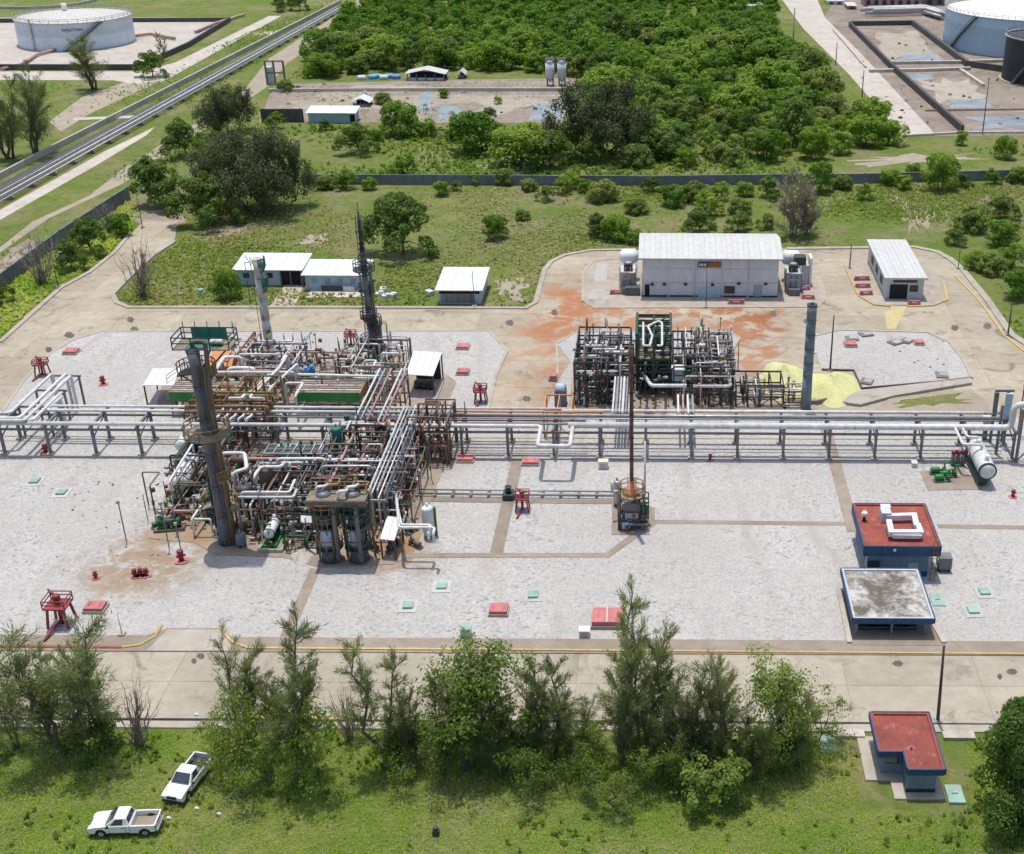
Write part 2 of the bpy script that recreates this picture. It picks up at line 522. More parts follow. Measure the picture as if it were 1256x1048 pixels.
    def prism(self, poly, z0, z1):
        """upright prism on a plan polygon"""
        n = len(poly)
        area = sum(poly[i][0] * poly[(i + 1) % n][1] - poly[(i + 1) % n][0] * poly[i][1] for i in range(n))
        if area < 0:
            poly = list(reversed(poly))
        tri = tessellate_polygon([[Vector((p[0], p[1], 0)) for p in poly]])
        vs = [(p[0], p[1], z0) for p in poly] + [(p[0], p[1], z1) for p in poly]
        fs = []
        for tr in tri:
            a, b, c = [poly[i] for i in tr]
            cr = (b[0] - a[0]) * (c[1] - a[1]) - (b[1] - a[1]) * (c[0] - a[0])
            tr = tuple(tr) if cr > 0 else tuple(reversed(tr))
            fs.append(tuple(n + i for i in tr))
        for i in range(n):
            j = (i + 1) % n
            fs.append((i, j, n + j, n + i))
        return self.add(vs, fs)
    def strip(self, pts, w, z0, z1):
        """low band (kerb, wall) along plan points"""
        pts = [Vector((p[0], p[1])) for p in pts]
        L = []; Rr = []
        for i, p in enumerate(pts):
            if i == 0: d = pts[1] - p
            elif i == len(pts) - 1: d = p - pts[-2]
            else: d = (pts[i + 1] - p).normalized() + (p - pts[i - 1]).normalized()
            d.normalize()
            nn = Vector((-d.y, d.x)) * w / 2
            L.append(p + nn); Rr.append(p - nn)
        vs = []
        for l, r in zip(L, Rr):
            vs += [(l.x, l.y, z0), (r.x, r.y, z0), (r.x, r.y, z1), (l.x, l.y, z1)]
        fs = [(0, 1, 2, 3), tuple((len(pts) - 1) * 4 + k for k in (3, 2, 1, 0))]
        for i in range(len(pts) - 1):
            for k in range(4):
                k2 = (k + 1) % 4
                fs.append((i * 4 + k, (i + 1) * 4 + k, (i + 1) * 4 + k2, i * 4 + k2))
        return self.add(vs, fs)
    def rail(self, pts, h=1.1, r=.03, closed=False):
        """guard rail: posts and two rails along points"""
        pts = [Vector(p) for p in pts]
        if closed: pts = pts + [pts[0]]
        for i in range(len(pts) - 1):
            a, b = pts[i], pts[i + 1]
            for z in (h, h * .55):
                self.bar(a + Vector((0, 0, z)), b + Vector((0, 0, z)), r * 2)
            k = max(1, int((b - a).length / 1.6))
            for q in range(k):
                p = a.lerp(b, q / k)
                self.bar(p, p + Vector((0, 0, h)), r * 2)
        return self
    def ladder(self, a, h, w=.45, rz=0.0):
        a = Vector(a); s = Vector((math.cos(rz), math.sin(rz), 0)) * w / 2; up = Vector((0, 0, h))
        self.bar(a - s, a - s + up, .06); self.bar(a + s, a + s + up, .06)
        for i in range(int(h / .6)):
            z = Vector((0, 0, .3 + i * .6)); self.bar(a - s + z, a + s + z, .04)
        return self
    def mesh(self, name, org):
        me = bpy.data.meshes.new(name)
        me.from_pydata([(v[0] - org[0], v[1] - org[1], v[2] - org[2]) for v in self.v], [], self.f)
        me.polygons.foreach_set('use_smooth', self.s)
        me.update()
        return me
    def build(self, name, mat, parent=None, label=None, cat=None, group=None, kind=None):
        if parent is not None:
            org = ORG[parent.name]
        else:
            A = np.array(self.v)
            lo = A.min(0); hi = A.max(0)
            org = Vector(((lo[0] + hi[0]) / 2, (lo[1] + hi[1]) / 2, lo[2]))
        o = bpy.data.objects.new(name, self.mesh(name, org))
        o.data.materials.append(MATS[mat])
        COL.objects.link(o)
        if parent is not None:
            o.parent = parent
        else:
            o.location = org
        ORG[o.name] = org
        return tag(o, label, cat, group, kind)
def tag(o, label=None, cat=None, group=None, kind=None):
    for k, v in (('label', label), ('category', cat), ('group', group), ('kind', kind)):
        if v: o[k] = v
    return o
def thing(name, label, cat, loc, group=None):
    o = bpy.data.objects.new(name, None)
    o.empty_display_size = .5
    COL.objects.link(o)
    o.location = loc
    ORG[o.name] = Vector(loc)
    return tag(o, label, cat, group)
def copy_tree(o, parent=None):
    c = o.copy()
    COL.objects.link(c)
    if parent is not None: c.parent = parent
    ORG[c.name] = ORG.get(o.name, Vector())
    for ch in [x for x in o.children]:
        copy_tree(ch, c)
    return c
def place(o, loc, rz=0.0, s=1.0, label=None):
    o.location = loc
    o.rotation_euler = (0, 0, rz)
    o.scale = (s, s, s) if not isinstance(s, tuple) else s
    ORG[o.name] = Vector(loc)
    if label: o['label'] = label
    return o
def G(pts, z=0.0):
    return [P(a, b, z).xy for a, b in pts]
ORD = ['nearest', 'second nearest', 'third nearest', 'fourth nearest', 'fifth nearest', 'sixth nearest', 'seventh nearest', 'eighth nearest', 'ninth nearest', 'tenth nearest', 'eleventh nearest', 'twelfth nearest', 'thirteenth nearest', 'fourteenth nearest', 'fifteenth nearest']
def rank_labels(objs, marks, noun):
    """label each repeat by its rank from the landmark it stands closest to"""
    by = {}
    for o in objs:
        d = [((o.location - P(*m[:2])).length, m[2]) for m in marks]
        d.sort(); by.setdefault(d[0][1], []).append((d[0][0], o))
    for name, l in by.items():
        l.sort(key=lambda q: q[0])
        for i, (_, o) in enumerate(l):
            o['label'] = ORD[min(i, len(ORD) - 1)] + ' ' + noun + ' to ' + name
def inside(p, poly):
    c = False; n = len(poly); j = n - 1
    for i in range(n):
        if (poly[i][1] > p[1]) != (poly[j][1] > p[1]) and p[0] < (poly[j][0] - poly[i][0]) * (p[1] - poly[i][1]) / (poly[j][1] - poly[i][1]) + poly[i][0]:
            c = not c
        j = i
    return c

# ================================================================== THE SETTING
rng = random.Random(7)
g = MB().add([(-1600, -300, 0), (1600, -300, 0), (1600, 2600, 0), (-1600, 2600, 0)], [(0, 1, 2, 3)])
g.build('ground', 'grassland', kind='structure')

def sheet(name, px, z0, z1, mat, parent=None, kind='structure'):
    return MB().prism([tuple(p) for p in G(px)], z0, z1).build(name, mat, parent, kind=kind if parent is None else None)
def blotch(name, px, z0, z1, mat, seed, amp=.12):
    """a sheet with an irregular shore"""
    r_ = random.Random(seed); p = G(px); c = sum((Vector(q) for q in p), Vector((0, 0))) / len(p); out = []
    for i in range(len(p)):
        a, b = Vector(p[i]), Vector(p[(i + 1) % len(p)])
        for k in range(6):
            q = a.lerp(b, k / 6); k2 = 1 + r_.uniform(-2.2 * amp, amp); out.append(tuple(c + (q - c) * k2 * .95))
    return MB().prism(out, z0, z1).build(name, mat, kind='structure')
def clip_cell(poly, x0, x1, y0, y1):
    for ax, lim, sgn in ((0, x0, 1), (0, x1, -1), (1, y0, 1), (1, y1, -1)):
        out = []
        for i in range(len(poly)):
            a, b = poly[i], poly[(i + 1) % len(poly)]
            da, db = (a[ax] - lim) * sgn, (b[ax] - lim) * sgn
            if da >= 0: out.append(a)
            if (da >= 0) != (db >= 0):
                t = da / (da - db)
                out.append((a[0] + (b[0] - a[0]) * t, a[1] + (b[1] - a[1]) * t))
        poly = out
        if len(poly) < 3: return []
    return poly
def slab_area(poly):
    n = len(poly)
    return abs(sum(poly[i][0] * poly[(i + 1) % n][1] - poly[(i + 1) % n][0] * poly[i][1] for i in range(n))) / 2
def paved(name, px, mat, cx, cy, gap=.035, rot=0.0, mind=None):
    """a road: a base sheet and cast slabs with open joints between them"""
    poly = [tuple(p) for p in G(px)]
    base = MB().prism(poly, 0, .03).build(name, 'strip_concrete', kind='structure')
    ca, sa = math.cos(rot), math.sin(rot)
    q = [(x * ca + y * sa, -x * sa + y * ca) for x, y in poly]
    xs = [p[0] for p in q]; ys = [p[1] for p in q]
    y = min(ys); k = 0
    while y < max(ys):
        x = min(xs)
        while x < max(xs):
            c = clip_cell(q, x + gap / 2, x + cx - gap / 2, y + gap / 2, y + cy - gap / 2)
            if len(c) >= 3 and slab_area(c) > .3:
                # drop repeated points
                cc = [c[i] for i in range(len(c)) if (Vector(c[i]) - Vector(c[i - 1])).length > 1e-3]
                if len(cc) >= 3:
                    w = [(u * ca - v * sa, u * sa + v * ca) for u, v in cc]
                    MB().prism(w, .03, .058 + rng.uniform(0, .008)).build('slab', mat, base)
                    k += 1
            x += cx
        y += cy
    return base

# service road behind the rack, its left arm and the loop round the stores
paved('service_road', [(-90, 508), (-90, 462), (0, 421), (75, 354), (110, 335), (140, 311), (160, 288), (178, 270), (218, 272), (214, 297), (188, 314),
       (163, 336), (138, 362), (143, 372), (158, 378), (400, 378), (645, 379), (657, 372), (668, 332), (676, 322), (692, 314), (725, 308), (990, 305), (1122, 304),
       (1150, 310), (1166, 319), (1180, 331), (1212, 370), (1240, 411), (1330, 470), (1330, 512)], 'road_concrete', 9.0, 9.0)
paved('front_road', [(-90, 797), (1345, 804), (1345, 889), (-90, 882)], 'front_concrete', 12.0, 5.2)
# sidewalk beyond the front road
sheet('sidewalk', [(-90, 884), (1345, 891), (1345, 900), (-90, 892)], 0, .11, 'kerb_concrete')

# gravel yards
YARD = [(-90, 507), (1345, 513), (1345, 795), (-90, 786)]
sheet('gravel_yard', YARD, 0, .12, 'gravel')
sheet('gravel_yard', [(4, 509), (30, 467), (63, 434), (90, 418), (124, 408), (600, 407), (622, 432), (608, 462), (596, 509)], 0, .135, 'gravel')
sheet('gravel_yard', [(683, 423), (705, 409), (800, 406), (893, 407), (908, 416), (900, 428), (888, 440), (888, 506), (668, 506), (684, 470), (700, 445)], 0, .135, 'gravel')
sheet('gravel_yard', [(997, 414), (1029, 406), (1138, 409), (1164, 421), (1180, 441), (1192, 465), (1057, 478), (1047, 456), (1008, 455), (1000, 435)], 0, .135, 'gravel')
sheet('dirt_verge', [(1070, 506), (1092, 489), (1190, 478), (1213, 497), (1214, 507)], 0, .142, 'dirt')
blotch('grass_verge', [(1088, 503), (1104, 491), (1180, 483), (1200, 496)], 0, .150, 'grassland', 41, .2)
sheet('ramp', [(1026, 496), (1030, 488), (1057, 482), (1191, 467), (1192, 473), (1096, 489), (1055, 500)], 0, .45, 'kerb_concrete')
# band of concrete along the front of the yard and joints across the gravel
sheet('footpath', [(-90, 780), (180, 781), (205, 772), (270, 772), (285, 783), (1345, 789), (1345, 806), (-90, 799)], 0, .15, 'strip_concrete')
sheet('crossing', [(180, 800), (206, 774), (270, 774), (288, 800)], 0, .17, 'kerb_concrete')
def band(name, pts, wpx, mat='strip_concrete', z=.155):
    """a path of given pixel width (measured sideways at its first point)"""
    w = W(pts[0][0], pts[0][0] + wpx, pts[0][1])
    return MB().strip(G(pts), w, 0, z).build(name, mat, kind='structure')
band('footpath', [(387, 699), (351, 782)], 13)
band('footpath', [(636, 560), (608, 684)], 14, z=.16)
band('footpath', [(500, 683), (745, 682.5), (801, 642.5)], 11, z=.165)
band('footpath', [(520, 614.5), (757, 617.5)], 10, z=.17)
band('footpath', [(800, 641.5), (1046, 644)], 9, z=.15)
band('footpath', [(1150, 647), (1345, 650)], 9, z=.15)
band('footpath', [(1013, 528), (1047, 654)], 14, z=.158)
sheet('heater_pad', [(751, 618), (765, 608), (803, 625), (803, 642), (774, 658), (750, 657)], 0, .19, 'strip_concrete')
sheet('kerb', [(-90, 560.5), (1345, 566), (1345, 567.5), (-90, 562)], 0, .22, 'kerb_concrete')
sheet('kerb', [(-90, 535), (1345, 540), (1345, 541.5), (-90, 536.5)], 0, .2, 'kerb_concrete')
# floor of the process units
sheet('unit_floor', [(182, 662), (190, 640), (207, 600), (232, 540), (556, 540), (545, 575), (530, 610), (520, 650), (506, 682), (482, 694), (392, 698), (350, 686), (265, 682), (240, 668)], 0, .175, 'unit_floor')
sheet('unit_floor', [(190, 507), (200, 470), (250, 440), (345, 432), (520, 440), (560, 470), (545, 507)], 0, .18, 'unit_floor')
sheet('unit_floor', [(697, 506), (704, 440), (900, 440), (930, 470), (1000, 480), (1000, 506)], 0, .18, 'unit_floor')
sheet('pump_pad', [(1128, 580), (1180, 575), (1206, 602), (1138, 603)], 0, .17, 'strip_concrete')
# raised islands of the stores
sheet('store_pad', [(715, 336), (727, 322), (750, 319), (985, 318), (1000, 340), (1013, 369), (1005, 378), (728, 379), (715, 371)], 0, .16, 'pad_concrete')
sheet('store_pad', [(1036, 328), (1045, 318), (1138, 318), (1156, 345), (1162, 369), (1144, 376), (1072, 375), (1053, 364)], 0, .16, 'pad_concrete')
sheet('driveway', [(331, 376), (350, 350), (373, 350), (362, 376)], 0, .08, 'pad_concrete')
sheet('driveway', [(372, 366), (385, 355), (450, 354), (446, 365)], 0, .09, 'pale_concrete')
sheet('gravel_patch', [(728, 347), (733, 323), (745, 323), (744, 346)], 0, .17, 'gravel')
sheet('gravel_patch', [(722, 368), (727, 356), (741, 356), (745, 368)], 0, .17, 'gravel')

def kerb(pts, mat, w=.3, z=.24, name='kerb'):
    return MB().strip(G(pts), w, 0, z).build(name, mat, kind='structure')
kerb([(-90, 794), (30, 795), (150, 796)], 'red_kerb_paint')
kerb([(150, 796), (172, 793), (190, 783), (199, 769)], 'yellow_paint', .26)
kerb([(274, 768), (276, 780), (286, 790), (305, 797), (620, 799)], 'yellow_paint', .24)
kerb([(620, 799), (1345, 805)], 'yellow_paint', .22)
kerb([(-90, 881), (100, 882), (300, 883)], 'kerb_concrete', .25)
kerb([(300, 883), (420, 884)], 'yellow_paint', .25)
kerb([(420, 884), (900, 886), (1345, 890)], 'kerb_concrete', .25)
kerb([(1020, 902), (1060, 902.5)], 'pale_concrete', .9, .3)
kerb([(1156, 904), (1195, 904.5)], 'pale_concrete', .9, .3)
kerb([(0, 421), (75, 354), (110, 335), (140, 311), (160, 288)], 'kerb_concrete', .7)
kerb([(30, 391), (78, 350)], 'yellow_paint', .3, .2)
kerb([(214, 297), (188, 314), (163, 336), (138, 362), (143, 372), (158, 378), (400, 378), (645, 379), (657, 372), (668, 332), (676, 322), (692, 314), (725, 308), (780, 307)], 'kerb_concrete', .8)
kerb([(965, 306), (1122, 304), (1150, 310), (1166, 319), (1180, 331), (1212, 370), (1240, 411), (1330, 470)], 'kerb_concrete', 1.1)
kerb([(1172, 340), (1203, 372), (1232, 413), (1256, 432)], 'yellow_paint', .3, .2)
kerb([(715, 371), (715, 336), (727, 322), (750, 319), (780, 319)], 'kerb_concrete', .45)
kerb([(1036, 327), (1043, 343), (1053, 364), (1072, 375), (1092, 377)], 'yellow_paint', .32)
kerb([(1112, 377), (1144, 376), (1162, 369), (1157, 345)], 'yellow_paint', .32)
kerb([(1000, 435), (997, 414), (1029, 406), (1138, 409), (1164, 421), (1180, 441), (1192, 465)], 'kerb_concrete', .4)
kerb([(1192, 465), (1150, 470), (1057, 478), (1047, 456), (1008, 455)], 'trim_brown', .3, .3)
kerb([(4, 506), (30, 467), (63, 434), (90, 418), (124, 408), (600, 407), (622, 432), (608, 462), (598, 506)], 'kerb_concrete', .4, .2)
kerb([(684, 470), (683, 423), (705, 409), (800, 406), (893, 407), (908, 416), (898, 430)], 'kerb_concrete', .35, .2)
# painted marks on the road
sheet('road_marking', [(1085, 385), (1096, 377), (1112, 377), (1098, 404), (1088, 404)], .03, .0705, 'faded_yellow')
# left dirt track beside the pipe corridor and bare earth
sheet('dirt_track', [(-90, 395), (-20, 320), (40, 272), (110, 240), (150, 208), (200, 176), (240, 152), (300, 110), (330, 72), (420, 14), (450, -8), (475, -8), (440, 18), (352, 78), (330, 105), (250, 160), (205, 190), (150, 226), (60, 268), (0, 310), (-70, 390)], 0, .02, 'dirt')
sheet('dirt_track', [(-90, 300), (0, 258), (130, 185), (190, 156), (180, 166), (120, 202), (0, 270), (-90, 318)], 0, .025, 'pale_concrete')
for k_, (q_, m_) in enumerate((([(1100, 252), (1085, 240), (1120, 236), (1150, 262), (1140, 290), (1118, 292)], 'dirt'), ([(1190, 245), (1210, 238), (1240, 244), (1225, 254)], 'dirt_rust'), ([(360, 300), (380, 285), (410, 290), (395, 302)], 'dirt'), ([(600, 350), (622, 335), (650, 345), (640, 368), (612, 366)], 'dirt'),
    ([(232, 300), (262, 280), (330, 270), (300, 290)], 'dirt'), ([(560, 205), (620, 198), (700, 206), (640, 212)], 'dirt'), ([(-40, 345), (20, 300), (70, 282), (50, 300), (0, 340)], 'dirt_rust'), ([(1030, 200), (1100, 190), (1230, 184), (1200, 198), (1100, 206)], 'dirt'))):
    blotch('bare_earth', q_, 0, .014 + .001 * k_, m_, 60 + k_, .3)
sheet('bare_earth', [(155, 268), (165, 258), (215, 258), (232, 272), (210, 280), (178, 276)], 0, .018, 'dirt_rust')
# tank farm at the upper left
sheet('tank_pad', [(-140, 84), (-140, 22), (282, 22), (225, 58), (175, 84)], 0, .05, 'pale_concrete')
sheet('tank_road', [(-140, 98), (-140, 88), (175, 88), (215, 77), (330, 20), (345, 20), (262, 66), (205, 98), (165, 104), (140, 99)], 0, .06, 'pale_concrete')
sheet('tank_road', [(60, 150), (100, 120), (150, 102), (205, 98), (170, 112), (110, 140), (75, 162)], 0, .04, 'dirt')
sheet('tank_road', [(90, 145), (170, 142), (172, 145), (90, 148)], 0, .07, 'pale_concrete')
sheet('tank_road', [(310, 40), (345, 38), (344, 42), (308, 44)], 0, .07, 'pale_concrete')
# compound behind the wall
sheet('compound', [(318, 150), (330, 118), (342, 104), (560, 98), (706, 96), (712, 152)], 0, .04, 'dirt_rust')
blotch('compound_track', [(330, 137), (345, 118), (520, 117), (700, 116), (700, 122), (600, 124), (480, 138)], 0, .05, 'dirt', 3)
blotch('compound_track', [(560, 150), (575, 120), (690, 118), (700, 126), (640, 132), (600, 148)], 0, .052, 'pad_concrete', 4, .2)
blotch('compound_track', [(390, 128), (400, 106), (520, 103), (560, 108), (470, 116)], 0, .054, 'dirt', 5, .2)
for q in ([(512, 142), (514, 112), (530, 110), (530, 140)], [(536, 146), (538, 128), (566, 130), (565, 144)], [(646, 150), (650, 127), (690, 125), (692, 150)]):
    blotch('puddle', q, 0, .062, 'puddle_water', q[0][0])
# tank farm at the upper right
sheet('tank_road', [(955, -6), (1000, -6), (1012, 22), (1060, 70), (1148, 166), (1108, 168), (1040, 90), (985, 35)], 0, .04, 'pale_concrete')
sheet('basin_floor', [(1005, 30), (1030, -8), (1400, -8), (1400, 166), (1146, 167), (1040, 55)], 0, .03, 'wet_dirt')
blotch('basin_floor', [(1062, 40), (1125, 38), (1165, 76), (1090, 76)], 0, .06, 'pad_concrete', 21, .12)
blotch('basin_floor', [(1124, 98), (1190, 96), (1220, 130), (1150, 128)], 0, .06, 'pad_concrete', 22, .15)
blotch('basin_floor', [(1200, 112), (1260, 106), (1300, 134), (1220, 138)], 0, .058, 'strip_concrete', 23, .15)
for q in ([(1100, 74), (1105, 67), (1150, 66), (1158, 75)], [(1118, 100), (1112, 92), (1145, 91), (1146, 98)], [(1166, 134), (1160, 122), (1215, 122), (1222, 134)], [(1182, 160), (1176, 143), (1400, 139), (1400, 160)]):
    blotch('puddle', q, 0, .072, 'puddle_water', q[0][0])
for k, (px, py, w) in enumerate(((1171, 403, 11), (1211, 401, 12), (1101, 815, 15), (1241, 825, 15), (1226, 831, 7), (948, 386, 11), (160, 393, 10), (625, 397, 12), (165, 405, 12), (100, 425, 20), (85, 412, 14), (246, 806, 12), (1098, 383, 8), (680, 384, 9), (646, 490, 12), (990, 395, 12), (238, 812, 8), (1085, 505, 10), (60, 430, 10))):
    blotch('road_patch', [(px - w / 2, py), (px - w / 4, py - 4), (px + w / 4, py - 4), (px + w / 2, py), (px + w / 4, py + 4), (px - w / 4, py + 3)], .03, .0695, 'tar_patch', 300 + k, .06)
# ------------------------------------------------------------------ walls
def block_wall(label, pts, height, bay, mat, thick=.25, name='boundary_wall'):
    """wall of cast panels between posts"""
    w = G(pts)
    root = thing(name, label, 'wall', (w[0].x, w[0].y, 0))
    for i in range(len(w) - 1):
        a, b = w[i], w[i + 1]
        n = max(1, int((b - a).length / bay))
        rz = math.atan2((b - a).y, (b - a).x)
        for k in range(n):
            p = a.lerp(b, (k + .5) / n); L = (b - a).length / n
            MB().cbox((p.x, p.y, 0), L - .34, thick, height - rng.uniform(0, .08), rz).build('wall_panel', mat, root)
            q = a.lerp(b, k / n)
            MB().cbox((q.x, q.y, 0), .34, thick + .1, height + .05, rz).build('wall_post', mat, root)
    return root
block_wall('long grey block wall crossing the field behind the plant', [(372, 226), (780, 228), (1060, 225), (1345, 218)], 2.1, 6.0, 'block_wall')
block_wall('dark block wall slanting beside the dirt track at left', [(-60, 403), (75, 300), (160, 244)], 2.6, 6.0, 'block_wall')
block_wall('low dark wall beside the white hut of the far compound', [(322, 150), (374, 150)], 3.2, 5.0, 'bund_wall')
def low_wall(label, pts, h, w, mat, name='bund_wall'):
    return MB().strip(G(pts), w, 0, h).build(name, mat, None, label, 'wall')
low_wall('pale low wall along the middle of the far compound', [(330, 113), (520, 112), (722, 112)], .9, .6, 'pale_concrete', 'low_wall')
low_wall('dark bund wall in front of the white tank at upper left', [(-140, 86), (170, 86), (232, 58), (282, 27)], 1.6, .7, 'bund_wall')
low_wall('bund wall behind the white tank at upper left', [(-140, 29), (20, 28), (282, 27)], 1.4, .7, 'bund_wall')
low_wall('dark bund wall running slantwise along the right basins', [(1042, 33), (1090, 82), (1180, 163)], 1.8, .8, 'bund_wall')
low_wall('dark bund wall at the far end of the right basins', [(1043, 32), (1118, 31)], 1.6, .8, 'bund_wall')
low_wall('dark bund wall curving past the light blue tank', [(1119, 31), (1160, 62), (1186, 82), (1240, 90), (1400, 92)], 1.8, 1.2, 'bund_wall')
low_wall('pale bund wall between the two right basins', [(1092, 79), (1180, 78), (1240, 76)], .9, 1.4, 'bund_pale')
low_wall('pinkish bund wall along the near right basin', [(1066, 89), (1130, 88), (1190, 86)], .9, 1.2, 'bund_pale')
low_wall('short pink wall running down into the right basin', [(1178, 88), (1206, 107)], .9, .9, 'bund_pale')
low_wall('thin pale kerb wall at the near edge of the right basin', [(1108, 168), (1180, 164), (1400, 163)], .5, .6, 'bund_pale')
low_wall('pink pipe rail crossing the flooded right basin', [(1135, 137), (1200, 136), (1400, 134)], .5, .3, 'pink_primer', 'basin_rail')
low_wall('low kerb wall beside the right tank road', [(1022, 38), (1062, 84)], .6, .5, 'bund_pale')
# ================================================================== VEGETATION
def quads_mesh(name, V, k=4):
    """V: (N,k,3) separate leaf faces"""
    n = len(V)
    me = bpy.data.meshes.new(name)
    me.vertices.add(n * k); me.loops.add(n * k); me.polygons.add(n)
    me.vertices.foreach_set('co', V.reshape(-1).astype(np.float32))
    me.loops.foreach_set('vertex_index', np.arange(n * k, dtype=np.int32))
    me.polygons.foreach_set('loop_start', np.arange(0, n * k, k, dtype=np.int32))
    me.update(calc_edges=True)
    return me
def unit(a):
    return a / np.maximum(1e-6, np.linalg.norm(a, axis=-1, keepdims=True))
def leaves(C, N, L, Wd, rs, fold=.0):
    """leaf faces at centres C facing about N"""
    n = len(C)
    rnd = rs.normal(size=(n, 3))
    u = unit(np.cross(N, rnd)); v = unit(np.cross(N, u))
    L = np.asarray(L).reshape(-1, 1); Wd = np.asarray(Wd).reshape(-1, 1)
    a = C - u * L / 2; b = C + v * Wd / 2; c = C + u * L / 2; d = C - v * Wd / 2
    a = a - N * L * fold; c = c - N * L * fold
    return np.stack([a, b, c, d], 1)
def branch(mb, a, b, r0, r1, rs, n=5, sag=.0, seg=4):
    a = np.array(a, float); b = np.array(b, float)
    pts = []; L = np.linalg.norm(b - a)
    for i in range(seg + 1):
        t = i / seg
        p = a + (b - a) * t + np.array([0, 0, sag * L * math.sin(PI * t)])
        if 0 < i < seg: p = p + rs.normal(size=3) * L * .03
        pts.append(Vector(p))
    mb.ringpath(pts, [r0 + (r1 - r0) * i / seg for i in range(seg + 1)], n)
    return [np.array(p) for p in pts]
def broad_tree(seed, h, w, nclump=70, per=55, leaf=.34, base=.28, flat=.75, gaps=.25, stems=1, rough=.33):
    """spreading broad-leaved tree: trunk, limbs and leaf clumps at the twig ends"""
    rs = np.random.RandomState(seed)
    tr = MB()
    cc = []
    for s in range(stems):
        off = rs.normal(size=2) * (.12 * w if stems > 1 else 0)
        fork = np.array([off[0] * 1.5 + rs.normal() * .25, off[1] * 1.5 + rs.normal() * .25, h * base])
        branch(tr, (off[0] * .4, off[1] * .4, -.1), fork, .028 * h / math.sqrt(stems), .02 * h / math.sqrt(stems), rs, 7)
        nl = max(4, int(9 / stems))
        for i in range(nl):
            az = 2 * PI * (i + rs.rand() * .8) / nl + s
            el = R(rs.uniform(12, 80)); 
            rad = np.array([math.cos(az) * math.cos(el) * w / 2, math.sin(az) * math.cos(el) * w / 2, math.sin(el) * h * (1 - base)]) * rs.uniform(.7, 1.0)
            tip = fork + rad
            pts = branch(tr, fork, tip, .012 * h, .004 * h, rs, 5, .12)
            for j in range(max(2, nclump // (nl * stems))):
                t = rs.uniform(.45, 1.05)
                c = fork + rad * t + rs.normal(size=3) * np.array([.11 * w, .11 * w, .055 * h])
                cc.append(c)
                if j < 3: branch(tr, pts[2 + min(2, int(t * 2.4))], c, .005 * h, .002 * h, rs, 4, .05, 2)
    cc = np.array(cc)
    cc[:, 2] = np.maximum(cc[:, 2], h * .12)
    cen = cc.mean(0)
    V = []
    for c in cc:
        r = rs.uniform(.07, .13) * w
        k = int(per * rs.uniform(.6, 1.4))
        d = unit(rs.normal(size=(k, 3))) * (rs.rand(k, 1) ** .45) * r * np.array([1, 1, flat])
        pts = c + d
        nrm = unit(unit(pts - cen) * .6 + unit(d) * 1.0 + np.array([0, 0, .8]) + rs.normal(size=(k, 3)) * rough)
        L = leaf * rs.uniform(.6, 1.25, k)
        V.append(leaves(pts, nrm, L, L * .62, rs, .08))
    return tr, np.concatenate(V)
def dome_tree(seed, h, w, nl=9, leaf=.5, cover=.85, low=.1):
    """dense round-crowned tree: leafy lobes heaped over forking limbs"""
    rs = np.random.RandomState(seed)
    tr = MB(); V = []
    fork = np.array([0, 0, h * .2])
    branch(tr, (0, 0, -.1), fork, .03 * h, .02 * h, rs, 6, 0, 3)
    for i in range(nl):
        az = 2 * PI * i / nl * 1.9 + rs.rand() * .9; q = (i + .6) / nl
        rad = w * .36 * math.sqrt(q) * rs.uniform(.7, 1.15); rl = w * rs.uniform(.17, .27)
        top = h * (1.0 - .72 * q ** 1.7) * rs.uniform(.88, 1.05)
        c = np.array([math.cos(az) * rad, math.sin(az) * rad, max(top - rl * .8, h * low + rl * .5)])
        branch(tr, fork, c, .012 * h, .005 * h, rs, 4, .08, 3)
        sub = max(4, int(7 * (rl / (w * .22)) ** 2))
        for s in range(sub):
            d0 = unit(rs.normal(size=3) + np.array([0, 0, .55])); c2 = c + d0 * rl * rs.uniform(.45, .85); r2 = rl * rs.uniform(.28, .6)
            k = int(cover * 2 * PI * r2 * r2 * 1.5 / (leaf * leaf * .34)) + 3
            d = unit(rs.normal(size=(k, 3)) + np.array([0, 0, .35]) + d0 * .5)
            pts = c2 + d * r2 * rs.uniform(.8, 1.08, (k, 1)) * np.array([1, 1, .85])
            nrm = unit(d + np.array([0, 0, .35]) + rs.normal(size=(k, 3)) * .42)
            L = leaf * rs.uniform(.6, 1.3, k)
            V.append(leaves(pts, nrm, L, L * .66, rs, .1))
    k = int(nl * 28); d = unit(rs.normal(size=(k, 3)) + np.array([0, 0, .4]))
    pts = np.array([0, 0, h * .45]) + d * np.array([w * .5, w * .5, h * .52]) * rs.uniform(.55, 1.05, (k, 1))
    pts[:, 2] = np.maximum(pts[:, 2], .15)
    L = leaf * rs.uniform(.6, 1.3, k)
    V.append(leaves(pts, unit(d + rs.normal(size=(k, 3)) * .8 + np.array([0, 0, .4])), L, L * .6, rs, .1))
    return tr, np.concatenate(V)
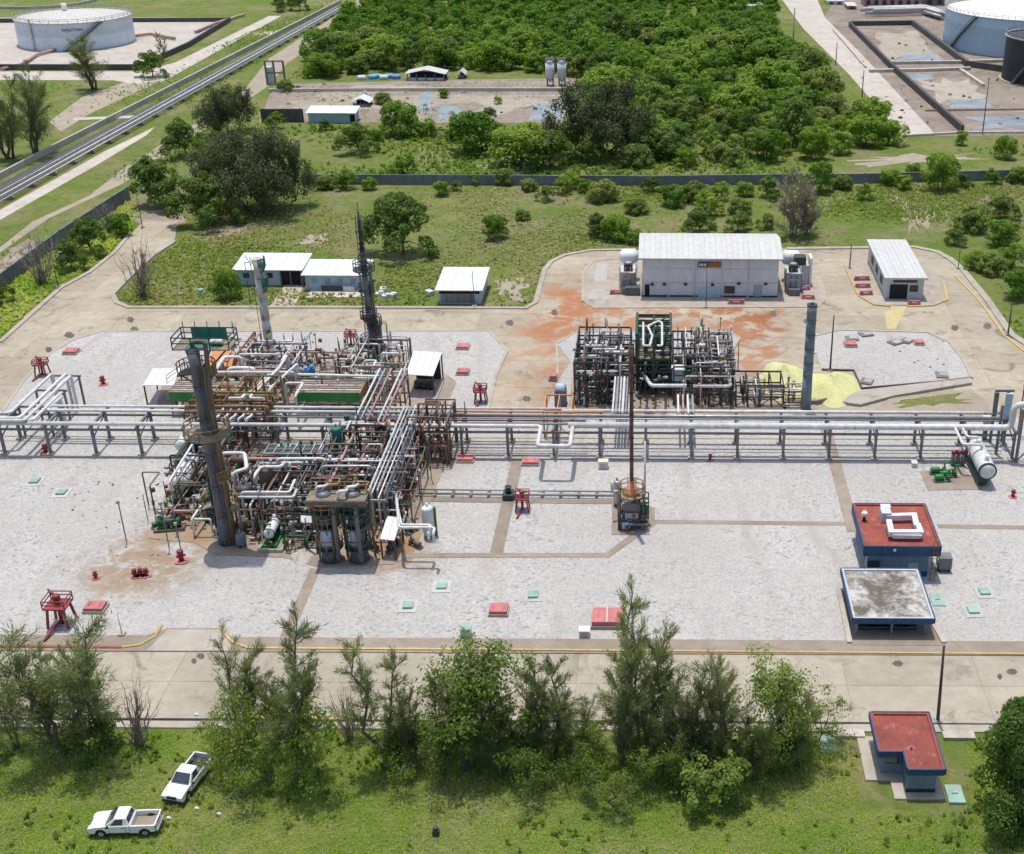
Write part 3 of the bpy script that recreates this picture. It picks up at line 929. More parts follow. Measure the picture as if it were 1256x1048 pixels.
def needle_tree(seed, h, w, stems=2, nbr=26, per=34, spray=.55, lean=.1, bare=.15, thick=1.0):
    """casuarina: leaders with rising branches and hanging needle sprays"""
    rs = np.random.RandomState(seed)
    tr = MB(); V = []
    for s in range(stems):
        az = rs.rand() * 6.28
        top = np.array([math.cos(az) * lean * h * rs.uniform(.3, 1.5), math.sin(az) * lean * h * rs.uniform(.3, 1.5), h * rs.uniform(.75, 1.0) if s else h])
        base = np.array([rs.normal() * .15 * (stems > 1), rs.normal() * .15 * (stems > 1), -.1])
        lead = branch(tr, base, top, .016 * h, .003 * h, rs, 6, 0, 6)
        lead = np.array(lead)
        nb = nbr // stems + 4
        for i in range(nb):
            t = bare + (1 - bare) * (i + rs.rand()) / nb
            q = t * 6; k = min(5, int(q)); p = lead[k] + (lead[k + 1] - lead[k]) * (q - k)
            a2 = rs.rand() * 6.28; el = R(rs.uniform(30, 72))
            L = (w / 2) * (1.02 - t * .5) * rs.uniform(.55, 1.2)
            dirv = np.array([math.cos(a2) * math.cos(el), math.sin(a2) * math.cos(el), math.sin(el)])
            tip = p + dirv * L
            branch(tr, p, tip, .0035 * h, .001 * h, rs, 4, -.06, 3)
            m = int(per * 1.15 * (.5 + L / (w / 2)))
            tt = rs.uniform(.12, 1.08, m)[:, None]
            C = p + (tip - p) * tt + rs.normal(size=(m, 3)) * .075 * L
            d = unit(dirv * 1.0 + rs.normal(size=(m, 3)) * .6 + np.array([0, 0, .15]))
            ln = spray * rs.uniform(.5, 1.3, m)[:, None]
            sd_ = unit(np.cross(d, rs.normal(size=(m, 3)))) * rs.uniform(.014, .034, (m, 1)) * thick
            V.append(np.stack([C - sd_ * .4, C + d * ln * .5 - sd_, C + d * ln, C + d * ln * .5 + sd_], 1))
    return tr, np.concatenate(V)
def twig_tree(seed, h, w, n=26):
    """leafless grey tree"""
    rs = np.random.RandomState(seed)
    tr = MB(); tw = MB()
    for i in range(n):
        az = rs.rand() * 6.28; el = R(rs.uniform(35, 85))
        tip = np.array([math.cos(az) * math.cos(el) * w / 2, math.sin(az) * math.cos(el) * w / 2, math.sin(el) * h]) * rs.uniform(.7, 1.05)
        b = np.array([rs.normal() * .2, rs.normal() * .2, 0])
        pts = branch(tr, b, tip, .010 * h, .004 * h, rs, 4, .03, 4)
        for j in range(9):
            k = rs.randint(1, 5)
            e = pts[k] + unit(tip - b + rs.normal(size=3) * 2.2) * w * rs.uniform(.08, .2)
            branch(tw, pts[k], e, .0035 * h, .0015 * h, rs, 3, 0, 2)
    return tr, tw
def tree_proto(name, tr, V, leafmat, barkmat='bark'):
    root = thing(name, 'x', 'tree', (0, 0, 0))
    tr.build('trunk', barkmat, root)
    if isinstance(V, MB):
        V.build('crown', leafmat, root)
    else:
        o = bpy.data.objects.new('crown', quads_mesh('crown', V))
        o.data.materials.append(MATS[leafmat]); COL.objects.link(o); o.parent = root
    return root
USED = {}
def plant(key, loc, rz, s, label, group=None):
    """first use moves the prototype itself, later uses copy it with its parts"""
    if key not in USED:
        USED[key] = PROTO[key]; o = PROTO[key]
    else:
        o = copy_tree(PROTO[key])
    place(o, loc, rz, s, label)
    if group: o['group'] = group
    elif 'group' in o: del o['group']
    return o
PROTO = {
    'needle_a': tree_proto('casuarina_tree', *needle_tree(11, 10, 6.0, 3, 48, 95, .5, .16), 'leaf_needle'),
    'needle_b': tree_proto('casuarina_tree', *needle_tree(12, 10, 4.4, 2, 46, 85, .46, .14, .2), 'leaf_needle'),
    'needle_c': tree_proto('casuarina_tree', *needle_tree(13, 10, 6.5, 4, 56, 95, .52, .2, .12), 'leaf_needle'),
    'broad_a': tree_proto('broadleaf_tree', *broad_tree(21, 9, 10, 120, 62, .27, .3, rough=.75), 'leaf_broad'),
    'broad_b': tree_proto('broadleaf_tree', *broad_tree(22, 7, 8, 100, 62, .25, .2, stems=2, rough=.75), 'leaf_broad'),
    'round': tree_proto('broadleaf_tree', *dome_tree(23, 9, 10, 16, .28, .8, .06), 'leaf_dark'),
    'bush': tree_proto('shrub', *dome_tree(24, 3, 4, 6, .2, .7, .05), 'leaf_dark'),
    'loose': tree_proto('casuarina_tree', *broad_tree(27, 9, 11, 190, 110, .32, .08, 1.0, stems=3, rough=.9), 'leaf_casuarina'),
    'mid_dark': tree_proto('broadleaf_tree', *dome_tree(25, 7, 9, 9, .38, .8, .05), 'leaf_dark'),
    'mid_green': tree_proto('broadleaf_tree', *dome_tree(26, 6, 8, 8, .38, .8, .03), 'leaf_forest'),
    'twig': tree_proto('leafless_tree', *twig_tree(31, 6, 7, 30), 'dry_twig', 'dry_twig'),
    'dry': tree_proto('dry_tree', *needle_tree(33, 5, 3.5, 4, 40, 30, .6, .15, .02, 1.6), 'leaf_dry', 'dry_twig'),
    'forest_a': tree_proto('forest_tree', *dome_tree(41, 7, 8, 9, .5, .75, .1), 'leaf_forest'),
    'forest_b': tree_proto('forest_tree', *dome_tree(42, 6.5, 7.5, 7, .5, .75, .08), 'leaf_forest'),
    'forest_c': tree_proto('forest_tree', *dome_tree(43, 8, 8, 9, .5, .75, .12), 'leaf_dark'),
    'forest_d': tree_proto('forest_tree', *dome_tree(44, 6, 9, 10, .5, .75, .05), 'leaf_olive'),
    'forest_e': tree_proto('forest_tree', *dome_tree(47, 9, 11, 12, .55, .75, .1), 'leaf_forest'),
}
def tree_at(key, bx, by, ty, label, rz=0, wide=1.0, group=None, base_h=None):
    """tree whose foot is at pixel (bx,by) and whose top is at row ty"""
    b = P(bx, by); h = HT(bx, by, ty)
    H = {'needle_a': 10, 'needle_b': 10, 'needle_c': 10, 'broad_a': 9, 'broad_b': 7, 'round': 9, 'bush': 3, 'mid_needle': 12, 'loose': 9, 'mid_dark': 7, 'mid_green': 6, 'twig': 6, 'dry': 5,
         'forest_a': 7, 'forest_b': 6.5, 'forest_c': 8, 'forest_d': 6, 'forest_e': 9}[key]
    s = h / H
    return plant(key, (b.x, b.y, 0), rz, (s * wide, s * wide, s), label, group)

# --- row of trees along the front road
tree_at('needle_c', -14, 915, 806, 'dark feathery casuarina cut by the left edge beside the front road', .4, 1.2)
tree_at('needle_c', 85, 922, 770, 'broad many-stemmed casuarina left of the two white pickups', 1.3, 1.3)
tree_at('needle_a', 135, 912, 790, 'leaning casuarina behind the pickups, right of the broad many-stemmed one', 3.2, .9)
tree_at('needle_b', 60, 905, 810, 'thin casuarina behind the broad many-stemmed one at left', .2, 1.)
tree_at('needle_b', 368, 945, 780, 'slim dark casuarina right of the upright white pickup', .3, 1.1)
tree_at('broad_b', 345, 962, 838, 'yellow-green broadleaf tree beside the upright white pickup', 4.6, .68)
tree_at('needle_a', 300, 918, 796, 'casuarina behind the broadleaf tree beside the upright pickup', .9, .9)
tree_at('needle_b', 345, 915, 820, 'short casuarina between two taller ones right of the pickups', 4.0, 1.1)
tree_at('needle_b', 472, 945, 798, 'lone slender casuarina left of the tall broadleaf tree', 2.2, 1.)
tree_at('broad_a', 580, 930, 790, 'tall spreading broadleaf tree in the middle of the front row', .5, .95)
tree_at('needle_c', 545, 950, 858, 'low casuarina in front of the tall spreading broadleaf tree', 3.4, 1.)
tree_at('needle_c', 615, 950, 862, 'greyish casuarina at the right foot of the tall broadleaf tree', 5.0, 1.1)
tree_at('needle_a', 510, 945, 855, 'dark casuarina at the left foot of the tall broadleaf tree', 1.9, .8)
tree_at('needle_b', 682, 935, 812, 'slim casuarina just right of the tall broadleaf tree', 2.8, 1.2)
tree_at('needle_b', 760, 922, 742, 'tall wispy casuarina, its tip beside the large red box', .1, .85)
tree_at('needle_a', 790, 925, 776, 'wispy casuarina leaning right past the large red box', 1.0, .9)
tree_at('broad_b', 742, 978, 915, 'bright green bush at the foot of the wispy casuarinas', .6, .9)
tree_at('needle_c', 838, 945, 812, 'dark casuarina left of the right-hand broadleaf tree', 4.1, .95)
tree_at('needle_a', 890, 945, 818, 'casuarina in front of the right-hand broadleaf tree', 2.1, .8)
tree_at('broad_a', 955, 935, 815, 'broad yellow-green tree left of the red-roofed guardhouse', 2.9, .8)
tree_at('needle_c', 925, 958, 862, 'low casuarina at the foot of the tree beside the guardhouse', .7, .8)
tree_at('round', 1258, 992, 868, 'dense round dark tree at the right edge beside the guardhouse', 1.1, .78)
tree_at('bush', 865, 985, 930, 'small dark bush under the casuarinas left of the guardhouse', 2.2, 1.)
tree_at('twig', 170, 915, 845, 'bare grey bush between the casuarinas behind the pickups', .5, .9)
tree_at('twig', 430, 910, 850, 'bare grey bush left of the lone slender casuarina', 1.9, .8)
for key, bx, by, ty, wd, lab in (('needle_c', 572, 946, 848, .9, 'casuarina directly before the trunk of the tall broadleaf tree'), ('needle_a', 645, 940, 838, .9, 'casuarina between the tall broadleaf tree and the slim one'), ('needle_c', 708, 945, 858, .9, 'low casuarina left of the bright green bush'),
        ('needle_a', 762, 940, 835, .9, 'casuarina between the two wispy tall ones'), ('needle_c', 862, 945, 850, 1., 'low casuarina left of the casuarina before the right broadleaf tree'), ('broad_b', 522, 948, 872, .9, 'low broadleaf bush right of the lone slender casuarina'),
        ('broad_b', 662, 952, 880, .9, 'low broadleaf bush below the slim casuarina'), ('broad_b', 822, 952, 885, .9, 'low broadleaf bush right of the bright green bush'), ('needle_a', 978, 940, 850, .8, 'casuarina on the right flank of the tree beside the guardhouse'), ('broad_b', 1000, 925, 862, .8, 'low broadleaf bush nearest the guardhouse'),
        ('needle_a', 22, 918, 832, .9, 'low casuarina between the left edge and the broad many-stemmed one'), ('needle_a', 598, 940, 835, .8, 'casuarina on the right side of the tall broadleaf tree'), ('broad_b', 300, 945, 872, .8, 'low broadleaf bush behind the upright pickup tail'), ('needle_c', 800, 945, 850, .8, 'low casuarina right of the wispy leaning one')):
    tree_at(key, bx, by, ty, lab, bx * .37, wd)
UNDER = []
for i_, (bx, by, ty) in enumerate(((500, 930, 892), (640, 938, 892), (705, 932, 892), (830, 945, 905), (900, 942, 900), (965, 935, 895), (605, 925, 885), (110, 925, 885))):
    UNDER.append(tree_at('bush', bx, by, ty, 'x', i_ * 1.3, 1.1, 'undergrowth bushes of the front row'))
rank_labels(UNDER, [(580, 930, 'the tall spreading broadleaf tree'), (955, 935, 'the broad tree left of the guardhouse'), (85, 922, 'the broad many-stemmed casuarina'), (735, 925, 'the tall wispy casuarina')], 'undergrowth bush')
# --- left and middle distance
tree_at('loose', 312, 260, 148, 'huge dark casuarina clump beside the end of the dirt track', .3, .72)
tree_at('loose', 272, 255, 172, 'dark casuarina on the left flank of the huge clump', 2.3, .7)
tree_at('loose', 345, 254, 168, 'dark casuarina on the right flank of the huge clump', 4.3, .62)
tree_at('mid_dark', 258, 276, 214, 'round dark tree in front of the huge casuarina clump', 1.2, 1.)
tree_at('mid_dark', 196, 252, 192, 'dark spreading tree by the bend of the dirt track', 3.2, 1.)
tree_at('mid_dark', 228, 192, 146, 'dark round tree beside the pipe corridor', 2.0, .9)
tree_at('loose', 282, 165, 100, 'grey-green casuarina beside the far compound corner', 5.1, .8)
tree_at('needle_c', 12, 195, 100, 'sparse grey casuarina at the far left edge', 1.1, 1.2)
tree_at('needle_c', 45, 190, 92, 'sparse grey casuarina, second from the far left edge', 3.1, 1.1)
tree_at('needle_a', -15, 170, 85, 'sparse grey casuarina cut off by the far left edge', 2.1, 1.2)
tree_at('needle_c', 115, 110, 46, 'wide wispy tree in front of the white tank', .2, 1.4)
tree_at('mid_dark', 188, 95, 63, 'small dark flat-topped tree right of the white tank', .9, 1.)
tree_at('needle_b', 200, 74, 42, 'tiny thin tree on the tank bund at upper left', 1.7, 1.)
tree_at('mid_dark', 345, 14, -8, 'small dark tree at the top edge beside the pipe corridor', 2.7, 1.)
tree_at('mid_dark', 368, 13, -10, 'second small dark tree at the top edge beside the corridor', .7, 1.)
tree_at('twig', 175, 365, 298, 'bare grey tree on the corner where the left road splits', .3, .9)
tree_at('twig', 52, 350, 288, 'bare grey tree against the dark slanting wall', 1.3, 1.1)
tree_at('twig', 135, 285, 248, 'bare grey tree at the far end of the dark slanting wall', 2.3, 1.)
tree_at('mid_dark', 112, 312, 268, 'dark shrub under the far end of the slanting wall', .4, .9)
tree_at('mid_dark', 88, 330, 295, 'low dark shrub by the middle of the slanting wall', 2.4, .9)
tree_at('mid_green', 148, 290, 262, 'green shrub beside the left road bend', 3.4, .9)
tree_at('mid_dark', -4, 372, 338, 'dark shrub at the left edge beside the road', 3.0, .9)
tree_at('mid_green', 278, 366, 328, 'yellow-green shrub left of the long white office', 1.4, .8)
tree_at('mid_dark', 495, 312, 240, 'large dense dark bush alone in the field', .8, .92)
tree_at('mid_green', 606, 293, 262, 'small round green bush right of the large dark one', 1.8, .9)
tree_at('dry', 972, 290, 218, 'dry grey tree in front of the block wall', .6, 1.)
tree_at('dry', 990, 288, 240, 'shorter dry grey tree beside the taller dry one', 2.6, 1.)
tree_at('mid_green', 492, 166, 122, 'bushy bright tree at the front of the far compound', .5, 1.)
tree_at('mid_dark', 440, 188, 152, 'dark bushy tree left of the compound front trees', 1.5, 1.1)
tree_at('mid_green', 575, 188, 135, 'wide bright tree in front of the compound', 2.6, 1.1)
tree_at('mid_green', 640, 206, 152, 'wide light green bush in front of the block wall', 3.9, 1.25)
tree_at('mid_dark', 675, 206, 160, 'dark bush right of the wide light green one', 4.9, 1.)
tree_at('loose', 735, 192, 92, 'dark grey casuarina at the right end of the far compound', .9, .85)
tree_at('mid_green', 1150, 233, 185, 'round green bush in front of the block wall at right', 1.1, .8)
tree_at('mid_green', 1004, 236, 196, 'round bush against the block wall beside the dry tree', 2.1, .8)
tree_at('mid_green', 940, 198, 158, 'round bush behind the block wall left of the flooded basin', 3.1, .9)
tree_at('mid_green', 1000, 196, 155, 'bush behind the block wall nearest the tank road', 4.1, .9)
tree_at('mid_green', 1232, 194, 165, 'round bush behind the wall at the right edge', .2, .9)
tree_at('mid_green', 1180, 178, 160, 'small bush at the near edge of the right basin', 5.2, .9)
tree_at('mid_dark', 1004, 88, 62, 'small dark tree beside the pale tank road', 3.3, .8)
# --- scattered field shrubs
sp = [(826, 252, 226), (858, 285, 256), (865, 264, 235), (740, 246, 222), (755, 293, 262), (735, 288, 262), (700, 232, 212), (850, 246, 224), (912, 240, 222), (945, 242, 216), (690, 238, 218),
      (1190, 282, 255), (1225, 300, 268), (1170, 300, 280), (1240, 330, 300), (1215, 335, 312), (1245, 365, 330), (1225, 268, 240), (1195, 330, 308), (905, 262, 244), (540, 240, 222), (480, 262, 236), (425, 232, 208), (640, 270, 258), (1090, 228, 208),
      (905, 284, 260), (885, 246, 224), (780, 262, 244), (1120, 215, 200), (940, 280, 262), (500, 215, 190), (620, 226, 208), (780, 300, 282), (670, 246, 228), (1060, 245, 226),
      (400, 232, 216), (455, 233, 218), (560, 234, 222), (585, 226, 212), (650, 234, 220), (720, 236, 220), (800, 236, 218), (985, 234, 216), (1035, 232, 216), (1110, 232, 214), (1180, 230, 212), (1215, 226, 208), (1250, 224, 206), (765, 224, 208)]
FB = []
for i, (bx, by, ty) in enumerate(sp):
    FB.append(tree_at(['mid_green', 'mid_dark', 'forest_b', 'forest_d'][i % 4], bx, by, ty, 'x', i * 1.7, 1.15, 'scattered field bushes'))
rank_labels(FB, [(870, 300, 'the warehouse back wall'), (1100, 310, 'the small grey gatehouse'), (972, 290, 'the dry grey tree'), (495, 312, 'the large dense dark bush'), (1240, 420, 'the post at the right road bend'), (780, 228, 'the middle of the block wall'), (380, 226, 'the left end of the block wall'), (1250, 230, 'the right end of the block wall'), (1060, 228, 'the block wall stretch behind the gatehouse'), (590, 228, 'the block wall stretch behind the square white shed')], 'low field bush')
# --- the wood behind the compound: nearest trees one by one, the rest as one mass
WOOD = [(385, 100), (395, 60), (430, 22), (480, -12), (560, -18), (930, -14), (945, 12), (948, 50), (975, 90), (1010, 120), (1070, 160), (1105, 182), (1060, 186), (960, 196), (870, 200), (800, 196), (770, 180), (752, 150), (722, 96), (700, 92), (550, 84), (440, 90)]
wood_poly = [tuple(p) for p in G(WOOD)]
rs = np.random.RandomState(5)
xs = [p[0] for p in wood_poly]; ys = [p[1] for p in wood_poly]
pts = []
tries = 0
while tries < 26000 and len(pts) < 760:
    tries += 1
    p = (rs.uniform(min(xs), max(xs)), rs.uniform(min(ys), max(ys)))
    if not inside(p, wood_poly): continue
    dmin = 5.2 if p[1] < 420 else 6.4
    if all((p[0] - q[0]) ** 2 + (p[1] - q[1]) ** 2 > dmin * dmin for q in pts): pts.append(p)
pts.sort(key=lambda p: p[1])
KEYS = ['forest_a', 'forest_b', 'forest_d', 'forest_e', 'forest_c', 'forest_b']
for i, p in enumerate(pts[:285]):
    s = rs.choice([.55, .7, .8, .9, 1.0, 1.15, 1.4])
    plant(KEYS[rs.randint(6)], (p[0], p[1], -.2), rs.rand() * 6.28, (s * rs.uniform(.9, 1.15), s * rs.uniform(.9, 1.15), s * rs.uniform(.85, 1.1)), 'dense green tree of the wood behind the far compound', 'trees of the wood')
tr0, V0 = dome_tree(45, 7, 9, 7, .75, .65)
tr1, V1 = dome_tree(46, 6.5, 8, 6, .75, .65)
acc = []
for p in pts[285:]:
    V = V0 if rs.rand() < .5 else V1
    a = rs.rand() * 6.28; s = rs.uniform(.6, 1.0)
    M3 = np.array([[math.cos(a), -math.sin(a), 0], [math.sin(a), math.cos(a), 0], [0, 0, 1]]) * s
    acc.append(V @ M3.T + np.array([p[0], p[1], 0]))
if acc:
    o = bpy.data.objects.new('wood', quads_mesh('wood', np.concatenate(acc)))
    o.data.materials.append(MATS['leaf_forest']); COL.objects.link(o)
    tag(o, 'far part of the green wood at the top of the picture', 'wood', kind='stuff')

# --- grass and weeds that nobody could count
def blades(poly_px, density, hmin, hmax, seed, name, label, mat, keep=None, nb=4, clump=None, wid=.22):
    rs = np.random.RandomState(seed)
    poly = np.array([tuple(p) for p in G(poly_px)])
    lo, hi = poly.min(0), poly.max(0)
    n = int((hi - lo).prod() * density)
    q = rs.uniform(lo, hi, (n, 2))
    # even-odd test, vectorised
    c = np.zeros(n, bool); j = len(poly) - 1
    for i in range(len(poly)):
        xi, yi = poly[i]; xj, yj = poly[j]
        with np.errstate(divide='ignore', invalid='ignore'):
            c ^= ((yi > q[:, 1]) != (yj > q[:, 1])) & (q[:, 0] < (xj - xi) * (q[:, 1] - yi) / (yj - yi + 1e-12) + xi)
        j = i
    q = q[c]
    if clump:
        f = np.zeros(len(q))
        for (kx, ky, ph) in [(rs.normal() * clump, rs.normal() * clump, rs.rand() * 6.28) for _ in range(7)]:
            f += np.sin(q[:, 0] * kx + q[:, 1] * ky + ph)
        q = q[f + rs.normal(size=len(q)) * 1.0 > .6]
    for (x0, x1, y0, y1) in (keep or []):
        q = q[~((q[:, 0] > x0) & (q[:, 0] < x1) & (q[:, 1] > y0) & (q[:, 1] < y1))]
    n = len(q)
    out = []
    h0 = rs.uniform(hmin, hmax, n)
    for b in range(nb):
        az = rs.rand(n) * 6.28; ln = rs.uniform(.25, 1.0, n)
        h = h0 * rs.uniform(.6, 1.1, n)
        d = np.stack([np.cos(az) * h * ln, np.sin(az) * h * ln, h * (1.05 - ln * .45)], 1)
        s = np.stack([-np.sin(az), np.cos(az), az * 0], 1) * (h * wid)[:, None]
        base = np.stack([q[:, 0], q[:, 1], np.zeros(n)], 1) + rs.normal(size=(n, 3)) * np.array([.05, .05, 0])
        out.append(np.stack([base - s * .5, base + d * .55 - s, base + d, base + d * .55 + s], 1))
    o = bpy.data.objects.new(name, quads_mesh(name, np.concatenate(out)))
    o.data.materials.append(MATS[mat]); COL.objects.link(o)
    return tag(o, label, 'grass', kind='stuff')
gh = P(1112, 930)
FRONT = [(-60, 897), (1005, 907), (1005, 922), (1052, 922), (1056, 999), (1187, 1000), (1187, 908), (1330, 910), (1330, 1075), (-60, 1075)]
blades(FRONT, 48, .10, .26, 3, 'grass', 'rough green grass in front of the road', 'grass_blade', nb=4, wid=.11)
blades(FRONT, 9, .18, .4, 4, 'grass', 'taller dry yellow grass in clumps in front of the road', 'straw', clump=.5, wid=.07)
blades(FRONT, 1.2, .3, .6, 6, 'weeds', 'leafy weeds among the front grass', 'leaf_broad', clump=.35, wid=.3, nb=6)
FIELD = [(225, 268), (380, 232), (1330, 226), (1330, 440), (1262, 424), (1216, 370), (1184, 331), (1168, 318), (1150, 308), (1122, 302), (780, 304), (725, 306), (690, 312), (672, 324), (664, 334), (654, 371), (640, 376), (160, 376), (142, 364), (192, 316), (218, 298)]
FIELD_KEEP = []
for (a, b, c_, d) in ((286, 382, 352, 308), (372, 465, 358, 315), (530, 602, 376, 330)):
    p0 = P(a, c_); p1 = P(b, d + 18)
    FIELD_KEEP.append((p0.x - 1, p1.x + 1, p0.y - 1, p1.y + 6))
blades(FIELD, 4.2, .25, .65, 8, 'weeds', 'low weeds and coarse grass of the field behind the plant', 'weed_field', FIELD_KEEP, 5, .10, .3)
blades(FIELD, 2.0, .25, .6, 9, 'weeds', 'dry straw patches of the field behind the plant', 'straw', FIELD_KEEP, 4, .13, .3)
blades([(372, 222), (345, 152), (560, 158), (720, 152), (760, 196), (1110, 190), (1330, 172), (1330, 212), (780, 224)], 1.0, .4, 1.1, 10, 'weeds', 'weeds and scrub along the far side of the block wall', 'weed_field', None, 5, .09, .35)
blades([(-60, 400), (-60, 372), (70, 305), (160, 246), (175, 262), (140, 305), (108, 330), (72, 350), (0, 415)], 3, .3, .8, 12, 'weeds', 'bright weeds between the left road and the slanting wall', 'grass_blade', None, 5)
blades([(-90, 240), (-90, 100), (160, 104), (330, 30), (430, -8), (330, 70), (190, 150), (60, 190)], 1.4, .3, .8, 15, 'weeds', 'rough weeds beyond the pipe corridor at upper left', 'weed_field', None, 5, .07, .2)
blades([(-90, 400), (-60, 300), (160, 200), (350, 100), (440, 20), (400, 90), (330, 150), (240, 190), (160, 240), (75, 298)], 1.6, .3, .8, 16, 'weeds', 'rough weeds between the dirt track and the slanting wall', 'weed_field', None, 5, .08, .2)
blades([(320, 148), (345, 106), (700, 98), (706, 150)], .5, .2, .6, 17, 'weeds', 'weeds growing through the far compound', 'weed_field', None, 4, .12, .2)
CB = []
for i_, (bx, by, ty) in enumerate(((545, 120, 108), (470, 128, 114), (610, 128, 118), (600, 150, 132), (715, 118, 98), (352, 112, 98), (340, 158, 138), (400, 160, 146), (525, 168, 146), (560, 172, 152), (700, 172, 146), (720, 200, 170), (610, 180, 150), (780, 205, 178), (840, 206, 180), (900, 204, 182), (460, 175, 158))):
    CB.append(tree_at(['mid_green', 'forest_d', 'forest_b', 'mid_dark'][i_ % 4], bx, by, ty, 'x', i_ * 2.1, 1.1, 'bushes around the far compound'))
rank_labels(CB, [(400, 150, 'the white hut of the far compound'), (682, 105, 'the two pale silos'), (735, 192, 'the dark grey casuarina'), (520, 98, 'the wide pale far shelter'), (575, 188, 'the wide bright tree before the compound'), (870, 226, 'the block wall behind the warehouse')], 'compound bush')
# ================================================================== BUILDINGS
def frame_of(x0, x1, by, ey, ry):
    """world box of a building: front foot from x0 to x1 at row by, eaves at row ey, far roof edge at row ry"""
    a = P(x0, by); b = P(x1, by)
    h = HT((x0 + x1) / 2, by, ey)
    yb = P((x0 + x1) / 2, ry, h).y
    return a.x, b.x, a.y, yb, h
def parapet_roof(root, poly, z, h, mat_roof, mat_face, t=.22, over=.35):
    """flat roof slab with a coloured fascia and a rim"""
    n = len(poly)
    roof = MB().prism(poly, z - h, z - .18).build('roof', mat_roof, root)
    for i in range(n):
        a = Vector(poly[i]); b = Vector(poly[(i + 1) % n])
        m = MB()
        d = (b - a).normalized(); nn = Vector((d.y, -d.x)) * .06
        m.bar((a.x + nn.x - d.x * .06, a.y + nn.y - d.y * .06, z - h / 2 - .02), (b.x + nn.x + d.x * .06 - d.x * .125, b.y + nn.y + d.y * .06 - d.y * .125, z - h / 2 - .02), .12, h + .06)
        m.build('fascia', mat_face, root)
        r = MB(); inn = Vector((-d.y, d.x)) * .1
        r.bar((a.x + inn.x + d.x * .2, a.y + inn.y + d.y * .2, z - .11), (b.x + inn.x, b.y + inn.y, z - .11), .2, .16)
        r.build('roof_rim', mat_roof, root)
    return roof

# --- big grey store with sign
x0, x1, y0, y1, h = frame_of(788, 953, 365, 315.5, 303)
yr = y0 + (y1 - y0) * .5 + 3.2; y1 = y0 + 2 * (yr - y0)
b = thing('warehouse', 'long pale grey warehouse with sign and shallow pitched roof behind the plant', 'warehouse', ((x0 + x1) / 2, y0, 0))
MB().box(x0, x1, y0, y1, .16, h).build('wall', 'wall_light', b)
rz_ = h + 1.3
n = 26
for side in (0, 1):
    for i in range(n):
        xa = x0 - .6 + (x1 - x0 + 1.2) * i / n; xb = x0 - .6 + (x1 - x0 + 1.2) * (i + 1) / n - .02
        ya, yb_ = (y0 - .6, yr) if side == 0 else (y1 + .6, yr)
        za = h - .1
        m = MB(); m.add([(xa, ya, za), (xb, ya, za), (xb, yb_, rz_), (xa, yb_, rz_), (xa, ya, za + .1), (xb, ya, za + .1), (xb, yb_, rz_ + .1), (xa, yb_, rz_ + .1)],
                        [(0, 3, 2, 1), (4, 5, 6, 7), (0, 1, 5, 4), (1, 2, 6, 5), (2, 3, 7, 6), (3, 0, 4, 7)])
        m.build('roof_sheet', 'roof_grey', b)
m = MB(); m.add([(x0 + .02, y0 + .02, h), (x0 + .02, yr, rz_), (x0 + .02, y1 - .02, h), (x1 - .02, y0 + .02, h), (x1 - .02, yr, rz_), (x1 - .02, y1 - .02, h)], [(0, 1, 2), (3, 5, 4)]); m.build('gable', 'wall_light', b)
MB().bar((x0 - .7, y0 - .68, h - .12), (x1 + .7, y0 - .68, h - .12), .18).build('gutter', 'galvanised', b)
for px in (820, 852, 876, 886, 918):
    p = VY(px, 340, y0 - .06)
    MB().box(p.x - .12, p.x + .12, y0 - .12, y0, .16, h - .15).build('pilaster', 'wall_grey', b)
nb_ = 44
for k in range(nb_):
    xx = x0 + (x1 - x0) * (k + .5) / nb_
    MB().box(xx - .03, xx + .03, y0 - .035, y0, .4, h - .2).build('wall_rib', 'wall_light', b)
p0 = VY(788, 330, y0).z; MB().box(x0, x1, y0 - .05, y0, p0, p0 + .12).build('wall_band', 'wall_grey', b)
p0 = VY(788, 347, y0).z; MB().box(x0, x1, y0 - .05, y0, p0, p0 + .12).build('wall_band', 'wall_grey', b)
def on_front(xa, ya, xb, yb, Y, d, name, mat, root, t=.06):
    a = VY(xa, ya, Y); c = VY(xb, yb, Y)
    return MB().box(a.x, c.x, Y - d - t, Y - d, c.z, a.z).build(name, mat, root)
sg = on_front(856, 321, 884, 328, y0, .1, 'sign_board', 'sign_dark', b)
on_front(868, 321.4, 883.7, 327.6, y0, .17, 'sign_panel', 'sign_orange', sg)
for k, (xa, xb) in enumerate(((857.5, 859), (860, 862.6), (864, 866))):
    on_front(xa, 323, xb, 326.2, y0, .17, 'sign_letter', 'sign_white', sg, .03)
on_front(888.5, 351, 901, 360, y0, .05, 'window', 'trim_brown', b)
dr = on_front(925, 350, 934, 364, y0, .05, 'door', 'louvre_blue', b)
for k in range(7):
    on_front(925.5, 351 + k * 1.8, 933.5, 352 + k * 1.8, y0, .12, 'slat', 'wall_pale_blue', dr, .04)
on_front(791, 349, 796.5, 365, y0, .05, 'door', 'black_opening', b)
on_front(856, 352, 883, 364.5, y0, .05, 'roller_door', 'wall_pale_blue', b)
for px, py in ((800, 348.5), (815, 348.5), (841, 348.5), (874, 349), (906, 347.5), (939, 348)):
    on_front(px - 2, py - 1, px + 2, py + 1.2, y0, .05, 'wall_lamp', 'trim_dark', b, .3)
MB().box(x0 - .02, x1 + .02, y0 - .09, y0 - .06, .16, .42).build('plinth', 'trim_dark', b)
WX0, WX1, WY0, WY1, WH = x0, x1, y0, y1, h
